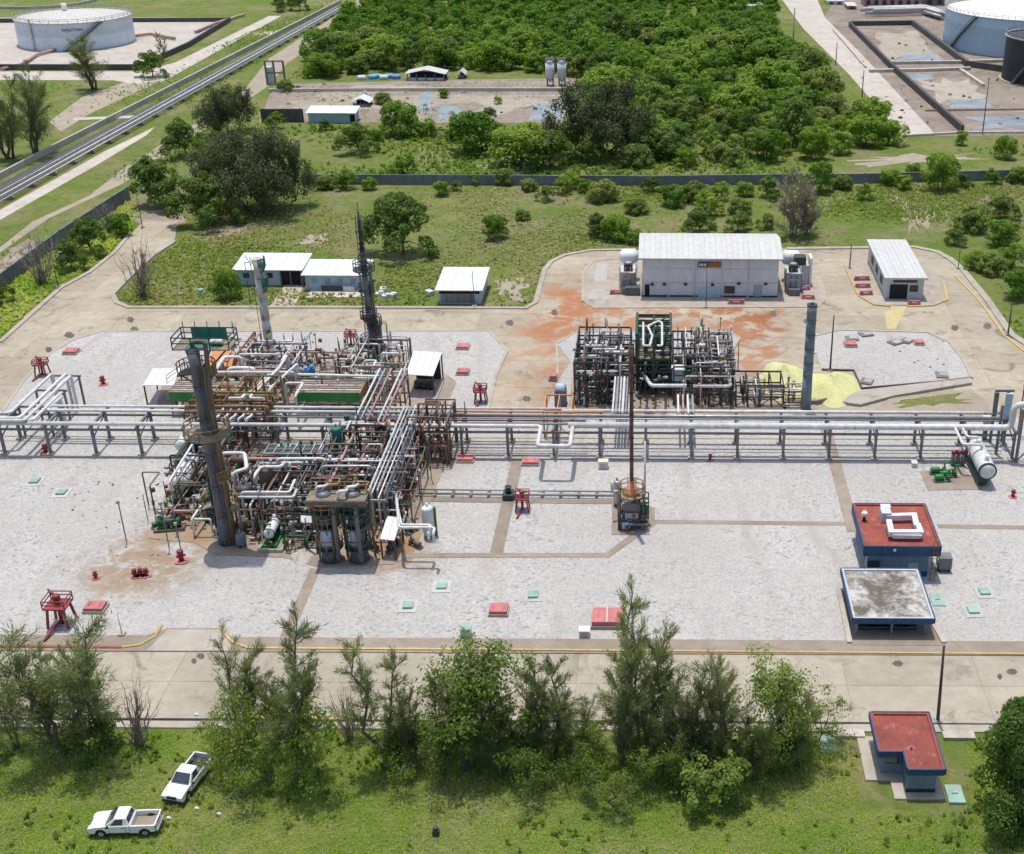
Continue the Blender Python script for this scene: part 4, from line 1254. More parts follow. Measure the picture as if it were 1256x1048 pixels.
# machines on both flanks of the warehouse
def flank(label, cx, sgn):
    r = thing('cooling_unit', label, 'machine', (cx, WY0 + 4, .16))
    MB().drum((cx - .7, WY0 + 8.5, 3.9), (cx + .7, WY0 + 8.5, 3.9), 1.2, 16, .8).build('hood', 'white_paint', r)
    MB().box(cx - 1.2, cx + 1.2, WY0 + 2.5, WY0 + 6, .16, 3.2).build('casing', 'wall_grey', r)
    for k in range(4):
        MB().bar((cx - 1.3 + k * .85, WY0 + 2.2, .16), (cx - 1.3 + k * .85, WY0 + 2.2, 4.2), .16).build('post', 'pink_primer' if sgn < 0 else 'steel_grey', r)
    MB().tube([(cx - 1.3, WY0 + 1.9, 3.4), (cx + 1.3, WY0 + 1.9, 3.4), (cx + 1.3, WY0 + 6, 3.4)], .18).build('pipe', 'galvanised', r)
    MB().tube([(cx - 1.0, WY0 + 1.8, .3), (cx - 1.0, WY0 + 1.8, 2.4), (cx + 1.0, WY0 + 1.8, 2.4)], .14).build('pipe', 'pink_primer' if sgn < 0 else 'galvanised', r)
    MB().box(cx - .9, cx + .9, WY0 + .6, WY0 + 1.5, .16, 1.2).build('control_box', 'blue_steel', r)
    MB().box(cx - .7, cx + .7, WY0 + 3.2, WY0 + 4.6, 3.2, 4.3).build('fan_box', 'steel_dark', r)
    MB().cyl((cx, WY0 + 3.9, 4.3), (cx, WY0 + 3.9, 4.5), .55, None, 14).build('fan', 'galvanised', r)
flank('pinkish pipe frame and white hood at the left end of the warehouse', P(771, 350).x, -1)
flank('grey cooling machine with white hood at the right end of the warehouse', P(970, 350).x, 1)
q = P(776, 362); MB().cbox((q.x, q.y, .16), 2.4, 1.4, 1.3).box(q.x - 1.0, q.x + 1.0, q.y - .75, q.y - .7, .4, 1.2).build('skip_bin', 'blue_steel', None, 'dark blue bin at the left corner of the warehouse', 'bin')
q = P(981, 349); m = MB(); m.cbox((q.x, q.y, .16), 2.4, 2.2, 3.4); r = thing('switch_cabinet', 'pale grey switch cabinet with white curved shield right of the warehouse', 'cabinet', q)
m.build('casing', 'wall_grey', r); MB().cbox((q.x + 1.5, q.y + .2, .16), .4, 2.6, 4.6).build('shield', 'white_paint', r); MB().cbox((q.x, q.y - 1.12, 1.0), .8, .06, 1.2).build('door', 'white_paint', r)
MB().cbox((q.x - .2, q.y, 3.55), 1.8, 1.8, 1.3).build('fan_box', 'steel_dark', r)

# --- small grey gatehouse at the right
x0, x1, y0, y1, h = frame_of(1085.5, 1131, 368, 341, 296)
b = thing('gatehouse', 'small grey store with long flat roof and dark doorway, beside the warehouse', 'building', ((x0 + x1) / 2, y0, 0))
MB().box(x0, x1, y0, y1, .16, h).build('wall', 'wall_grey', b)
n = 9
for i in range(n):
    xa = x0 - .4 + (x1 - x0 + .8) * i / n; xb = x0 - .4 + (x1 - x0 + .8) * (i + 1) / n - .025
    MB().box(xa, xb, y0 - .5, y1 + .4, h + .01, h + .16 + .015 * (i % 2)).build('roof_sheet', 'roof_grey', b)
MB().box(x0 - .44, x1 + .44, y0 - .58, y0 - .51, h - .1, h + .2).build('fascia', 'roof_grey', b)
on_front(1092, 349, 1112, 366.5, y0, .01, 'doorway', 'black_opening', b)
on_front(1116, 350, 1125.5, 358, y0, .02, 'window', 'trim_brown', b)
on_front(1096, 342.5, 1125, 347, y0, .02, 'sign_board', 'trim_brown', b)
for yy in (.25, .5, .75):
    Yw = y0 + (y1 - y0) * yy
    MB().box(x0 - .06, x0 - .005, Yw - 1.1, Yw + 1.1, 1.2, 2.4).build('window', 'trim_dark', b)

# --- white shed, two long offices behind the plant
def shed(label, x0p, x1p, by, ey, ry, wall, roofm, name='shed', cat='shed', nsheet=8, pitch=.5, over=.5, rootz=0):
    x0, x1, y0, y1, h = frame_of(x0p, x1p, by, ey, ry)
    b = thing(name, label, cat, ((x0 + x1) / 2, y0, 0))
    w = MB(); w.add([(x0, y0, 0), (x1, y0, 0), (x1, y1, 0), (x0, y1, 0), (x0, y0, h - .06), (x1, y0, h - .06), (x1, y1, h + pitch - .06), (x0, y1, h + pitch - .06)],
          [(4, 5, 6, 7), (0, 1, 5, 4), (1, 2, 6, 5), (2, 3, 7, 6), (3, 0, 4, 7)]); w.build('wall', wall, b)
    k = pitch / (y1 - y0)
    for i in range(nsheet):
        xa = x0 - over + (x1 - x0 + 2 * over) * i / nsheet; xb = x0 - over + (x1 - x0 + 2 * over) * (i + 1) / nsheet - .03
        za = h - over * k; zb = h + pitch + over * k; dz = .012 * (i % 2)
        m = MB(); m.add([(xa, y0 - over, za), (xb, y0 - over, za), (xb, y1 + over, zb), (xa, y1 + over, zb), (xa, y0 - over, za + .1 + dz), (xb, y0 - over, za + .1 + dz), (xb, y1 + over, zb + .1 + dz), (xa, y1 + over, zb + .1 + dz)],
                        [(0, 3, 2, 1), (4, 5, 6, 7), (0, 1, 5, 4), (1, 2, 6, 5), (2, 3, 7, 6), (3, 0, 4, 7)])
        m.build('roof_sheet', roofm, b)
    return b, x0, x1, y0, y1, h
b, x0, x1, y0, y1, h = shed('small square white-roofed shed with plank front beside the back road', 539, 590, 373, 355.5, 333.5, 'wall_pale_blue', 'roof_white', nsheet=6)
m = 14
for k in range(m):
    xa = x0 + .3 + (x1 - x0 - 1.2) * k / m
    MB().box(xa, xa + (x1 - x0 - 1.2) / m - .04, y0 - .06, y0, .25, h - .7).build('plank', 'steel_grey' if k % 5 == 2 else 'pole_concrete', b)
MB().box(x0 + .1, x1 - .1, y0 - .03, y0, h - .65, h - .1).build('opening', 'black_opening', b)
b, x0, x1, y0, y1, h = shed('long white-roofed office with open dark carport bay', 292, 371, 350, 330.5, 316, 'wall_pale_blue', 'roof_white', 'office', 'building', 9)
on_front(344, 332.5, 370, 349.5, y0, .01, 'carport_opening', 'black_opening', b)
for px in (344.5, 357, 370):
    p = VY(px, 345, y0 - .5); MB().bar((p.x, y0 - .45, 0), (p.x, y0 - .45, h - .1), .15).build('post', 'steel_grey', b)
for xa in (298, 312, 327): on_front(xa, 335, xa + 8, 341, y0, .01, 'window', 'trim_dark', b)
p = VY(357, 347, y0 - .2)
b, x0, x1, y0, y1, h = shed('long pale blue office with white roof, right of the carport office', 376, 449, 356, 337, 324, 'wall_pale_blue', 'roof_white', 'office', 'building', 8)
for xa in (382, 398, 414, 430): on_front(xa, 342, xa + 7, 348, y0, .01, 'window', 'louvre_blue', b)
on_front(395, 350, 420, 355.5, y0, .35, 'bench', 'steel_dark', b, .3)
on_front(422, 350, 436, 355.5, y0, .35, 'pallet', 'wall_light', b, .4)
for k, (px, py) in enumerate(((466, 362), (474, 365), (482, 364), (470, 358), (527, 362))):
    q = P(px, py); MB().cbox((q.x, q.y, 0), 1.3, .9, .35 + .1 * k, k * .6).cbox((q.x + .2, q.y, .3), .7, .6, .35, k).build('scrap_sheet', 'wall_light', None, ['pale scrap sheet on the grass right of the pale blue office', 'pale scrap piece nearest the back road kerb', 'flat pale scrap piece, rightmost beside the pale blue office', 'small pale scrap piece farthest from the back road', 'pale scrap box left of the small square shed'][k], 'scrap')

# --- buildings of the yard: red roof, stained roof, guardhouse
def wall_boxes(root, boxes, mat):
    for (xa, xb, ya, yb, za, zb) in boxes:
        MB().box(xa, xb, ya, yb, za, zb).build('wall', mat, root)
# red-roofed control room
hh = HT(1107, 712, 669.5)
A = P(1061, 669.5, hh); Bq = P(1153.6, 669.5, hh); C = P(1100, 618, hh)
x0, x1, y0, y1 = A.x, Bq.x, A.y, C.y
b = thing('control_room', 'blue control room with red flat roof and white air ducts on top', 'building', ((x0 + x1) / 2, y0, .12))
MB().box(x0 + .5, x1 - .9, y0 + .6, y1 - .3, .12, hh - 1.05).build('wall', 'wall_slate', b)
parapet_roof(b, [(x0, y0), (x1, y0), (x1, y1), (x0, y1)], hh, 1.1, 'roof_red', 'wall_blue')
MB().box(x0 + .48, x1 - .88, y0 + .57, y0 + .595, .12, .7).build('plinth', 'wall_blue', b)
on_front(1064, 688, 1078, 700, y0 + .57, .0, 'window', 'trim_dark', b)
on_front(1114, 690, 1124, 711, y0 + .57, .0, 'door', 'louvre_blue', b)
for k in range(4):
    yy = y0 + 2 + k * 2.0
    MB().box(x0 + .44, x0 + .495, yy, yy + 1.1, 1.2, 2.3).build('window', 'trim_dark', b)
on_front(1096, 673.5, 1099, 676.5, y0 - .13, .0, 'emblem', 'white_paint', b, .03)
d = thing('air_duct', 'white rectangular air ducts looping over the red roof', 'duct', (P(1098, 645, hh).x, P(1098, 645, hh).y, hh - .18))
def duct(pts, w, hgt, name='duct_run'):
    for i in range(len(pts) - 1):
        a, c = Vector(pts[i]), Vector(pts[i + 1])
        dd = (c - a).normalized() * (w / 2 - .004 * (i + 1))
        MB().bar(a - (dd if i else dd * 0), c + dd, w - .006 * i, hgt - .008 * i).build(name, 'white_paint', d)
zt = hh + .45
def RP(px, py, z): return P(px, py, z)
duct([RP(1087, 634, zt), RP(1121, 633, zt), RP(1124, 645, zt)], .55, .5)
duct([RP(1090, 640, zt + .1), RP(1093, 654, zt + .1), RP(1129, 654, zt + .1), RP(1126, 646, zt + .1)], .55, .55)
duct([RP(1095, 657.5, zt - .1), RP(1128, 658, zt - .1)], .35, .4)
q = RP(1086, 631, zt); MB().cbox((q.x, q.y, hh - .17), 1.0, 1.3, 1.1).build('fan_box', 'wall_grey', d)
q = RP(1086.5, 626, zt); MB().cbox((q.x, q.y + .3, hh - .17), 1.0, .7, 1.0).build('fan_hood', 'white_paint', d)
q = RP(1060, 637, hh); m = thing('roof_vent', 'small white roof vent on the left of the red roof', 'vent', (q.x, q.y, hh - .18))
MB().cyl((q.x, q.y, hh - .18), (q.x, q.y, hh + .5), .16).build('stem', 'trim_dark', m); MB().drum((q.x, q.y, hh + .5), (q.x, q.y, hh + .75), .33).build('cap', 'white_paint', m)
sx = P(1134, 690).x
lad = MB(); lad.ladder((sx, y0 - .35, .15), hh + .6); lad.build('roof_ladder', 'rust', b)
q = P(1157, 700); m = thing('condenser', 'grey condenser box beside the right wall of the control room', 'condenser', (q.x, q.y, .12))
MB().cbox((q.x, q.y, .5), 1.3, 1.2, 1.3).build('casing', 'steel_grey', m); MB().cyl((q.x - .66, q.y, 1.1), (q.x - .75, q.y, 1.1), .45, None, 14).build('fan', 'galvanised', m)
for sx_ in (-.5, .5): MB().cbox((q.x + sx_, q.y, .12), .12, 1.0, .38).build('leg', 'steel_dark', m)
# shed with stained roof
hh = HT(1095, 783, 758)
A = P(1046.7, 758, hh); Bq = P(1146, 758.5, hh); C = P(1080, 697.5, hh)
x0, x1, y0, y1 = A.x, Bq.x, A.y, C.y
sheet('shed_floor', [(1026, 726), (1036, 726), (1120, 726), (1160, 794), (1043, 793)], 0, .18, 'strip_concrete')
b = thing('compressor_shed', 'open blue-edged shed with stained flat roof beside the front road', 'shed', ((x0 + x1) / 2, y0, .18))
parapet_roof(b, [(x0, y0), (x1, y0), (x1, y1), (x0, y1)], hh, .55, 'roof_stained', 'wall_blue')
for i in range(len([1])):
    for o in b.children:
        if o.name.startswith('roof_rim'): o.data.materials.clear(); o.data.materials.append(MATS['wall_grey'])
MB().box(x0 + .6, x1 - .6, y1 - .9, y1 - .7, .18, hh - .6).build('wall', 'wall_slate', b)
MB().box(x0 + .6, x0 + .8, y0 + 3, y1 - .95, .18, hh - .6).build('wall', 'wall_slate', b)
for fx in (.06, .5, .92):
    for fy in (.06, .9):
        xx = x0 + (x1 - x0) * fx; yy = y0 + (y1 - y0) * fy
        if fy > .5: continue
        MB().bar((xx, yy, .18), (xx, yy, hh - .6), .22).build('post', 'wall_slate', b)
MB().bar((x0 + .6, y0 + .65, 1.3), (x1 - .8, y0 + .65, 1.3), .08).build('guard_rail', 'steel_grey', b)
MB().bar((x0 + .6, y0 + .65, .8), (x1 - .8, y0 + .65, .8), .06).build('guard_rail', 'steel_grey', b)
kerb([(1029, 727), (1042, 791)], 'pale_concrete', .5, .35)
kerb([(1140, 760), (1158, 791)], 'pale_concrete', .5, .35)
for k in range(4):
    cx = x0 + 1.4 + k * (x1 - x0 - 3) / 3.2; cy = y0 + 2.2
    r = thing('compressor', ['leftmost', 'second', 'third', 'rightmost'][k] + ' dark compressor under the stained shed roof', 'compressor', (cx, cy, .18), 'compressors under the stained roof')
    MB().cbox((cx, cy, .18), 1.3, 2.2, .25).build('base_frame', 'steel_dark', r)
    MB().drum((cx, cy - .7, .95), (cx, cy + .8, .95), .5).build('cylinder', 'steel_dark', r)
    MB().cyl((cx, cy - .2, 1.3), (cx, cy - .2, 1.9), .2).build('head', 'steel_grey', r)
q = P(1030, 772, 0)
# guardhouse with L-shaped red roof
hh = HT(1132, 981, 946)
def rp(px, py): v = P(px, py, hh); return (v.x, v.y)
bl = rp(1069.6, 873.5); br = rp(1137.8, 873.8); fr = rp(1159.3, 943); nl = rp(1114.5, 943); ni = rp(1111, 921); fl = rp(1078.6, 921)
xa, xb, xm = fl[0], fr[0], nl[0]; ya, yn, yb = nl[1], fl[1], bl[1]
b = thing('guardhouse', 'blue guardhouse with L-shaped red flat roof beside the front road', 'building', ((xa + xb) / 2, ya, 0))
parapet_roof(b, [(xa, yn), (xm, yn), (xm, ya), (xb, ya), (xb, yb), (xa, yb)], hh, .55, 'roof_red', 'wall_blue')
sl = MB().prism([(xa - .9, yn - .3), (xm - .9, yn - .3), (xm - .9, ya - .35), (xb + .2, ya - .35), (xb + .2, yb + .2), (xa - .9, yb + .2)], 0, .16).build('floor_slab', 'kerb_concrete', b)
wall_boxes(b, [(xm + .15, xb - .5, ya + .4, ya + .6, .16, hh - .58), (xb - .7, xb - .502, ya + .605, yb - .6, .16, hh - .58), (xa + .4, xb - .71, yb - .7, yb - .5, .16, hh - .58),
               (xm + .15, xm + .35, ya + .605, yn + 1.8, .16, hh - .58), (xa + .4, xa + .6, yn + .5, yn + .9, .16, hh - .58), (xa + .4, xa + .6, yn + 3, yb - .705, .16, hh - .58),
               (xa + .61, xm + .14, yn + .5, yn + .68, .16, 1.15)], 'wall_slate')
gl = MB().box(xa + .7, xm + .1, yn + .56, yn + .6, 1.16, hh - .62); gl.build('window', 'car_glass', b)
for fx in (.1, .5, .9):
    xx = xa + .5 + (xm - xa - .4) * fx; MB().box(xx - .05, xx + .05, yn + .5, yn + .66, 1.15, hh - .58).build('window_frame', 'wall_slate', b)
MB().box(xa + .46, xa + .5, yn + .95, yn + 2.95, 1.1, hh - .62).build('window', 'car_glass', b)
MB().box(xa + .4, xa + .56, yn + .92, yn + 2.98, .16, 1.08).build('wall', 'wall_slate', b)
MB().box(xm + .05, xb - .45, ya + .36, ya + .4, .16, .5).build('plinth', 'trim_dark', b)
for px in (1115.5, 1149.5):
    q = VY(px, 948, ya + .3); MB().cbox((q.x, ya - .02, hh - .55), .16, .16, .22).build('wall_lamp', 'white_paint', b)
q = P(1118, 917, hh); MB().cyl((q.x, q.y, hh - .18), (q.x, q.y, hh + .15), .09).build('roof_vent', 'steel_grey', b)

# --- open shelters in the back yard
def shelter(label, quad, zf, zb, by, roofm, nm='shelter', postm='steel_dark', n=4, clutter=None):
    """sheet roof on posts; quad = roof corners (near left, near right, far right, far left)"""
    p = [P(*quad[0], zf), P(*quad[1], zf), P(*quad[2], zb), P(*quad[3], zb)]
    c = sum(p, Vector()) / 4
    b = thing(nm, label, 'shelter', (c.x, c.y, .13))
    for i in range(n):
        a0 = p[0].lerp(p[1], i / n); a1 = p[0].lerp(p[1], (i + .97) / n); b0 = p[3].lerp(p[2], i / n); b1 = p[3].lerp(p[2], (i + .97) / n)
        up = Vector((0, 0, .08))
        MB().add([a0, a1, b1, b0, a0 + up, a1 + up, b1 + up, b0 + up], [(0, 3, 2, 1), (4, 5, 6, 7), (0, 1, 5, 4), (1, 2, 6, 5), (2, 3, 7, 6), (3, 0, 4, 7)]).build('roof_sheet', roofm, b)
    for q in p:
        q2 = q.lerp(c, .06); MB().bar((q2.x, q2.y, .13), (q2.x, q2.y, q.z - .02), .16).build('post', postm, b)
    return b, p
b, p = shelter('white lean-to shelter open at the front beside the back yard', [(497.5, 460), (531.5, 462), (542.5, 433), (507.5, 431)], HT(515, 488, 461), HT(515, 488, 461) + .6, 488, 'roof_white')
yb_ = p[2].y - .5
MB().box(p[3].x + .3, p[2].x - .3, yb_ - .1, yb_, .13, 3.0).build('back_wall', 'trim_dark', b)
for k in range(3):
    q = p[0].lerp(p[1], .25 + .25 * k); r = thing('stored_drum', ['left', 'middle', 'right'][k] + ' dark drum stored in the white lean-to shelter', 'drum', (q.x, q.y + 2.5, .13))
    MB().cyl((q.x, q.y + 2.5, .13), (q.x, q.y + 2.5, 1.2), .42, None, 14).build('body', 'steel_dark', r); MB().ring((q.x, q.y + 2.5, 0), .40, .45, .62, .70).build('hoop', 'steel_grey', r)
kerb([(531, 498), (543, 470)], 'kerb_concrete', .5, .4)
b, p = shelter('white flat canopy on posts left of the tall grey column', [(175, 473.5), (213, 473.5), (222, 452.5), (188, 452.5)], 3.0, 3.0, 490, 'roof_white')
for (px, py) in ((224, 455), (205, 470)):
    q = P(px, py, 3.1); MB().rail([(q.x, q.y, 3.1), (q.x + .5, q.y + 2.5, 3.1)], 1.0).build('guard_rail', 'steel_grey', b)

# --- far compound
b, x0, x1, y0, y1, h = shed('white hut with pale roof at the front of the far compound', 379, 436, 151, 138.5, 133.5, 'wall_pale_blue', 'roof_white', 'hut', 'hut', 5)
on_front(429, 141, 436, 150, y0, .01, 'doorway', 'black_opening', b)
def far_roof(label, x0p, x1p, by, ey, ry, roofm, postm, nm='shelter', walls=None):
    x0, x1, y0, y1, h = frame_of(x0p, x1p, by, ey, ry)
    b = thing(nm, label, 'shelter', ((x0 + x1) / 2, y0, 0))
    xm_ = (x0 + x1) / 2
    for s, xa, xb in ((0, x0 - .6, xm_), (1, xm_, x1 + .6)):
        za, zb = (h, h + 1.2) if s == 0 else (h + 1.2, h)
        MB().add([(xa, y0 - .6, za), (xb, y0 - .6, zb), (xb, y1 + .6, zb), (xa, y1 + .6, za), (xa, y0 - .6, za + .12), (xb, y0 - .6, zb + .12), (xb, y1 + .6, zb + .12), (xa, y1 + .6, za + .12)],
                 [(0, 3, 2, 1), (4, 5, 6, 7), (0, 1, 5, 4), (1, 2, 6, 5), (2, 3, 7, 6), (3, 0, 4, 7)]).build('roof_slope', roofm, b)
    for i in range(5):
        for yy in (y0, y1):
            xx = x0 + (x1 - x0) * i / 4; MB().bar((xx, yy, 0), (xx, yy, h), .25).build('post', postm, b)
    MB().box(x0, x1, y0 + .3, y0 + .5, 0, h * .4).build('wall', walls or 'wall_light', b)
    MB().box(x0, x1, y1 - .5, y1 - .3, 0, h * .95).build('wall', 'trim_dark', b)
    return b
far_roof('wide pale open shelter against the wood', 500, 545, 99, 91, 87, 'roof_grey', 'steel_grey')
far_roof('tiny pale hut right of the wide far shelter', 563, 569, 97, 92, 89, 'roof_grey', 'steel_grey', 'hut')
far_roof('low white lean-to in the middle of the far compound', 434, 452, 131, 126, 122, 'roof_white', 'steel_grey')
for k, (px, lab) in enumerate(((675, 'left pale silo on legs before the wood'), (689.5, 'right pale silo on legs before the wood'))):
    q = P(px, 105); z1 = HT(px, 105, 77); z0 = HT(px, 105, 95); r_ = W(px, px + 5.5, 105)
    s = thing('silo', lab, 'silo', (q.x, q.y, 0), 'pale silos before the wood')
    MB().cyl((q.x, q.y, z0), (q.x, q.y, z1), r_, None, 18).build('body', 'wall_light', s)
    MB().cyl((q.x, q.y, z1), (q.x, q.y, z1 + .6), r_, .2, 18).build('roof_cone', 'wall_light', s)
    MB().cyl((q.x, q.y, z0 - 1.2), (q.x, q.y, z0), .3, r_, 18).build('hopper', 'tank_light_blue', s)
    for a in range(4):
        xx = q.x + math.cos(a * PI / 2 + .78) * r_ * .9; yy = q.y + math.sin(a * PI / 2 + .78) * r_ * .9
        MB().bar((xx, yy, 0), (xx, yy, z0 + .3), .25).build('leg', 'steel_grey', s)
    MB().rail([(q.x + math.cos(a) * r_ * .95, q.y + math.sin(a) * r_ * .95, z1 + .05) for a in [i * .785 for i in range(8)]], 1.1, .06, True).build('guard_rail', 'galvanised', s)
for k, (px, py) in enumerate(((457, 97), (464, 96), (471, 97.5), (478, 96), (486, 97), (444, 98))):
    q = P(px, py); m = MB(); m.drum((q.x - .9, q.y, .5), (q.x + .9, q.y, .5), .75, 9); m.build('covered_heap', 'tarp_blue' if k % 3 != 2 else 'wall_light', None, 'tarpaulin-covered heap at the back of the far compound', 'heap', 'covered heaps in the far compound')
q = P(570, 155); MB().drum((q.x - 1.5, q.y, 1.2), (q.x + 1.5, q.y, 1.2), 1.1).build('water_tank', 'white_paint', None, 'white rounded tank between bushes before the compound', 'tank')
fr_ = thing('steel_gantry', 'grey steel gantry at the left corner of the far compound', 'gantry', P(338, 103))
for px in (328, 338, 350):
    q = P(px, 104); MB().bar(q, (q.x, q.y, 6.5), .4).build('post', 'steel_grey', fr_)
    q2 = P(px, 101); MB().bar(q2, (q2.x, q2.y, 5.5), .4).build('post', 'steel_grey', fr_)
for z in (3.2, 6.3):
    a = P(328, 104); c = P(350, 104); MB().bar((a.x, a.y, z), (c.x, c.y, z), .35).build('beam', 'steel_grey', fr_)
a = P(328, 104); MB().cbox((a.x + .6, a.y + 1, 0), 1.6, 1.6, 4.6).build('cabinet', 'wall_grey', fr_)

# --- storage tanks
def tank(label, cx, cy, r_, h, shell, roofm, stairs=None, letters=None):
    t = thing('storage_tank', label, 'tank', (cx, cy, 0))
    nc = 4
    for i in range(nc):
        MB().cyl((cx, cy, h * i / nc), (cx, cy, h * (i + 1) / nc), r_ + .02 * (nc - i), None, 64, False).build('shell_course', shell, t)
    MB().ringpath([(cx, cy, h - .25), (cx, cy, h - .2), (cx, cy, h + r_ * .05)], [r_ - .01, r_ - .05, .3], 64).build('roof', roofm, t)
    MB().ring((cx, cy, h), r_ - .05, r_ + .35, -.1, .15, 64).build('wind_girder', 'white_rusty', t)
    MB().ring((cx, cy, 0), r_ - .1, r_ + .8, 0, .25, 64).build('foundation', 'kerb_concrete', t)
    m = MB(); m.rail([(cx + math.cos(a) * (r_ + .2), cy + math.sin(a) * (r_ + .2), h + .15) for a in [i * 2 * PI / 40 for i in range(40)]], 1.1, .05, True); m.build('guard_rail', 'galvanised', t)
    if stairs:
        m = MB(); a0, a1 = stairs; k = 34; pr = None
        for i in range(k + 1):
            a = a0 + (a1 - a0) * i / k; z = h * i / k
            p = Vector((cx + math.cos(a) * (r_ + .6), cy + math.sin(a) * (r_ + .6), z))
            m.cbox((p.x, p.y, z), 1.2, .9, .08, a)
            if pr is not None:
                m.bar(pr + Vector((0, 0, 1.1)), p + Vector((0, 0, 1.1)), .12); m.bar(pr, p, .3)
            pr = p
        m.build('spiral_stair', 'steel_grey', t)
    return t
q = P(96, 52); r_ = W(96, 163, 52); hL = HT(28, 55, 19, 28)
hL = VY(28, 19, q.y).z
TL = tank('white storage tank with spiral stair and dark lettering at upper left', q.x, q.y, r_, hL, 'tank_blue_white', 'white_rusty', (R(-80), R(-40)))
lt = bpy.data.curves.new('lettering', 'FONT'); lt.body = 'NAUTON'; lt.size = 2.6; lt.extrude = .03; lt.space_character = 1.05
lo = bpy.data.objects.new('lettering', lt); COL.objects.link(lo)
dg = bpy.context.evaluated_depsgraph_get(); me = bpy.data.meshes.new_from_object(lo.evaluated_get(dg)); bpy.data.objects.remove(lo)
a_ = VY(75.5, 38.5, q.y - r_); wrap = []
vs = np.array([v.co[:] for v in me.vertices]); sc_ = W(75.5, 96.5, 55) / (vs[:, 0].max() - vs[:, 0].min())
for v in me.vertices:
    xx = a_.x + v.co.x * sc_ * 1.0; th = math.asin(max(-1, min(1, (xx - q.x) / r_)))
    v.co = (q.x + math.sin(th) * (r_ + .12 + v.co.z), q.y - math.cos(th) * (r_ + .12 + v.co.z), a_.z - .2 + v.co.y * sc_)
for v in me.vertices: v.co = Vector(v.co) - Vector((q.x, q.y, 0))
lo = bpy.data.objects.new('lettering', me); me.materials.clear(); me.materials.append(MATS['sign_dark']); COL.objects.link(lo); lo.parent = TL
m = MB()
a = math.radians(-112); MB().bar((q.x + math.cos(a) * (r_ + .35), q.y + math.sin(a) * (r_ + .35), 0), (q.x + math.cos(a) * (r_ + .35), q.y + math.sin(a) * (r_ + .35), hL + 1.2), .5).build('riser_pipe', 'white_rusty', TL)
MB().cyl((q.x - 6, q.y + 8, hL + .3), (q.x - 6, q.y + 8, hL + 2.6), .8).build('vent', 'white_paint', TL)
q2 = P(50, 2); MB().ring((q2.x, q2.y, 0), 20, 20.8, 0, 1.0, 48).build('tank_ring_wall', 'pale_concrete', None, 'low pale ring wall behind the white tank at upper left', 'wall')
for k, pl in enumerate(([(28, 82), (45, 70), (68, 64)], [(2, 88), (20, 84), (32, 80)], [(165, 47), (185, 44), (215, 50)], [(240, 42), (262, 32), (300, 20)])):
    pts_ = [Vector((v.x, v.y, .7)) for v in [P(*c) for c in pl]]
    MB().tube(pts_, .45).build('tank_pipe', 'pink_primer', None, ['pink pipe leaving the foot of the white tank', 'pink pipe at the left bund of the white tank', 'pinkish pipe at the right foot of the white tank', 'long pink pipe along the bund right of the white tank'][k], 'pipe')
q = P(1254, 56); r_ = W(1158.5, 1254, 56); hR = VY(1159, 11, q.y).z
tank('large light blue tank with white roof at the upper right corner', q.x, q.y, r_, hR, 'tank_light_blue', 'white_paint', (R(-165), R(-140)))
q = P(1284, 98); r_ = W(1230, 1284, 98); hR = VY(1231, 44, q.y).z
tank('black tank cut by the right edge below the light blue tank', q.x, q.y, r_, hR, 'tank_black', 'tank_black', (R(-150), R(-110)))
# far process clutter above the right basins
for k, (xa, xb, by, ty, mt) in enumerate(((1060, 1128, 8, -4, 'pink_primer'), (1134, 1158, 7, -4, 'steel_grey'), (915, 934, 16, 6, 'wall_light'), (1015, 1034, 6, 0, 'roof_white'), (1040, 1050, 12, 6, 'steel_ochre'))):
    x0, x1, y0, y1, h = frame_of(xa, xb, by, ty + 2, ty)
    b = thing('far_building', ['long pinkish plant block at the top right edge', 'dark plant block left of the light blue tank', 'small white hut at the far end of the wood', 'tiny pale hut by the far tank road', 'small ochre shack by the far tank road'][k], 'building', ((x0 + x1) / 2, y0, 0))
    MB().box(x0, x1, y0, y0 + 9, 0, h).build('wall', mt, b)
    MB().box(x0 - .4, x1 + .4, y0 - .4, y0 + 9.4, h + .01, h + .3).build('roof', 'roof_grey' if k > 1 else 'steel_grey', b)
    nw = max(1, int((xb - xa) / 9))
    for i in range(nw):
        xx = x0 + (x1 - x0) * (i + .25) / nw; MB().box(xx, xx + (x1 - x0) / nw * .5, y0 - .06, y0 - .01, h * .2, h * .75).build('opening', 'trim_dark', b)
for k in range(7):
    a = P(1055 + k * 3, 18 + (k % 3) * 1.5, 0); c = P(1128 + k * 2, 16 + (k % 3) * 1.5, 0)
    MB().tube([(a.x, a.y, 1.5 + (k % 2)), (c.x, c.y, 1.5 + (k % 2)), (c.x + 4, c.y - 14, 1.5 + (k % 2))], .5).build('far_pipe', 'white_pipe' if k % 2 else 'galvanised', None, 'pale pipe among the far pipework beyond the right basins', 'pipe', 'far pipes beyond the right basins')
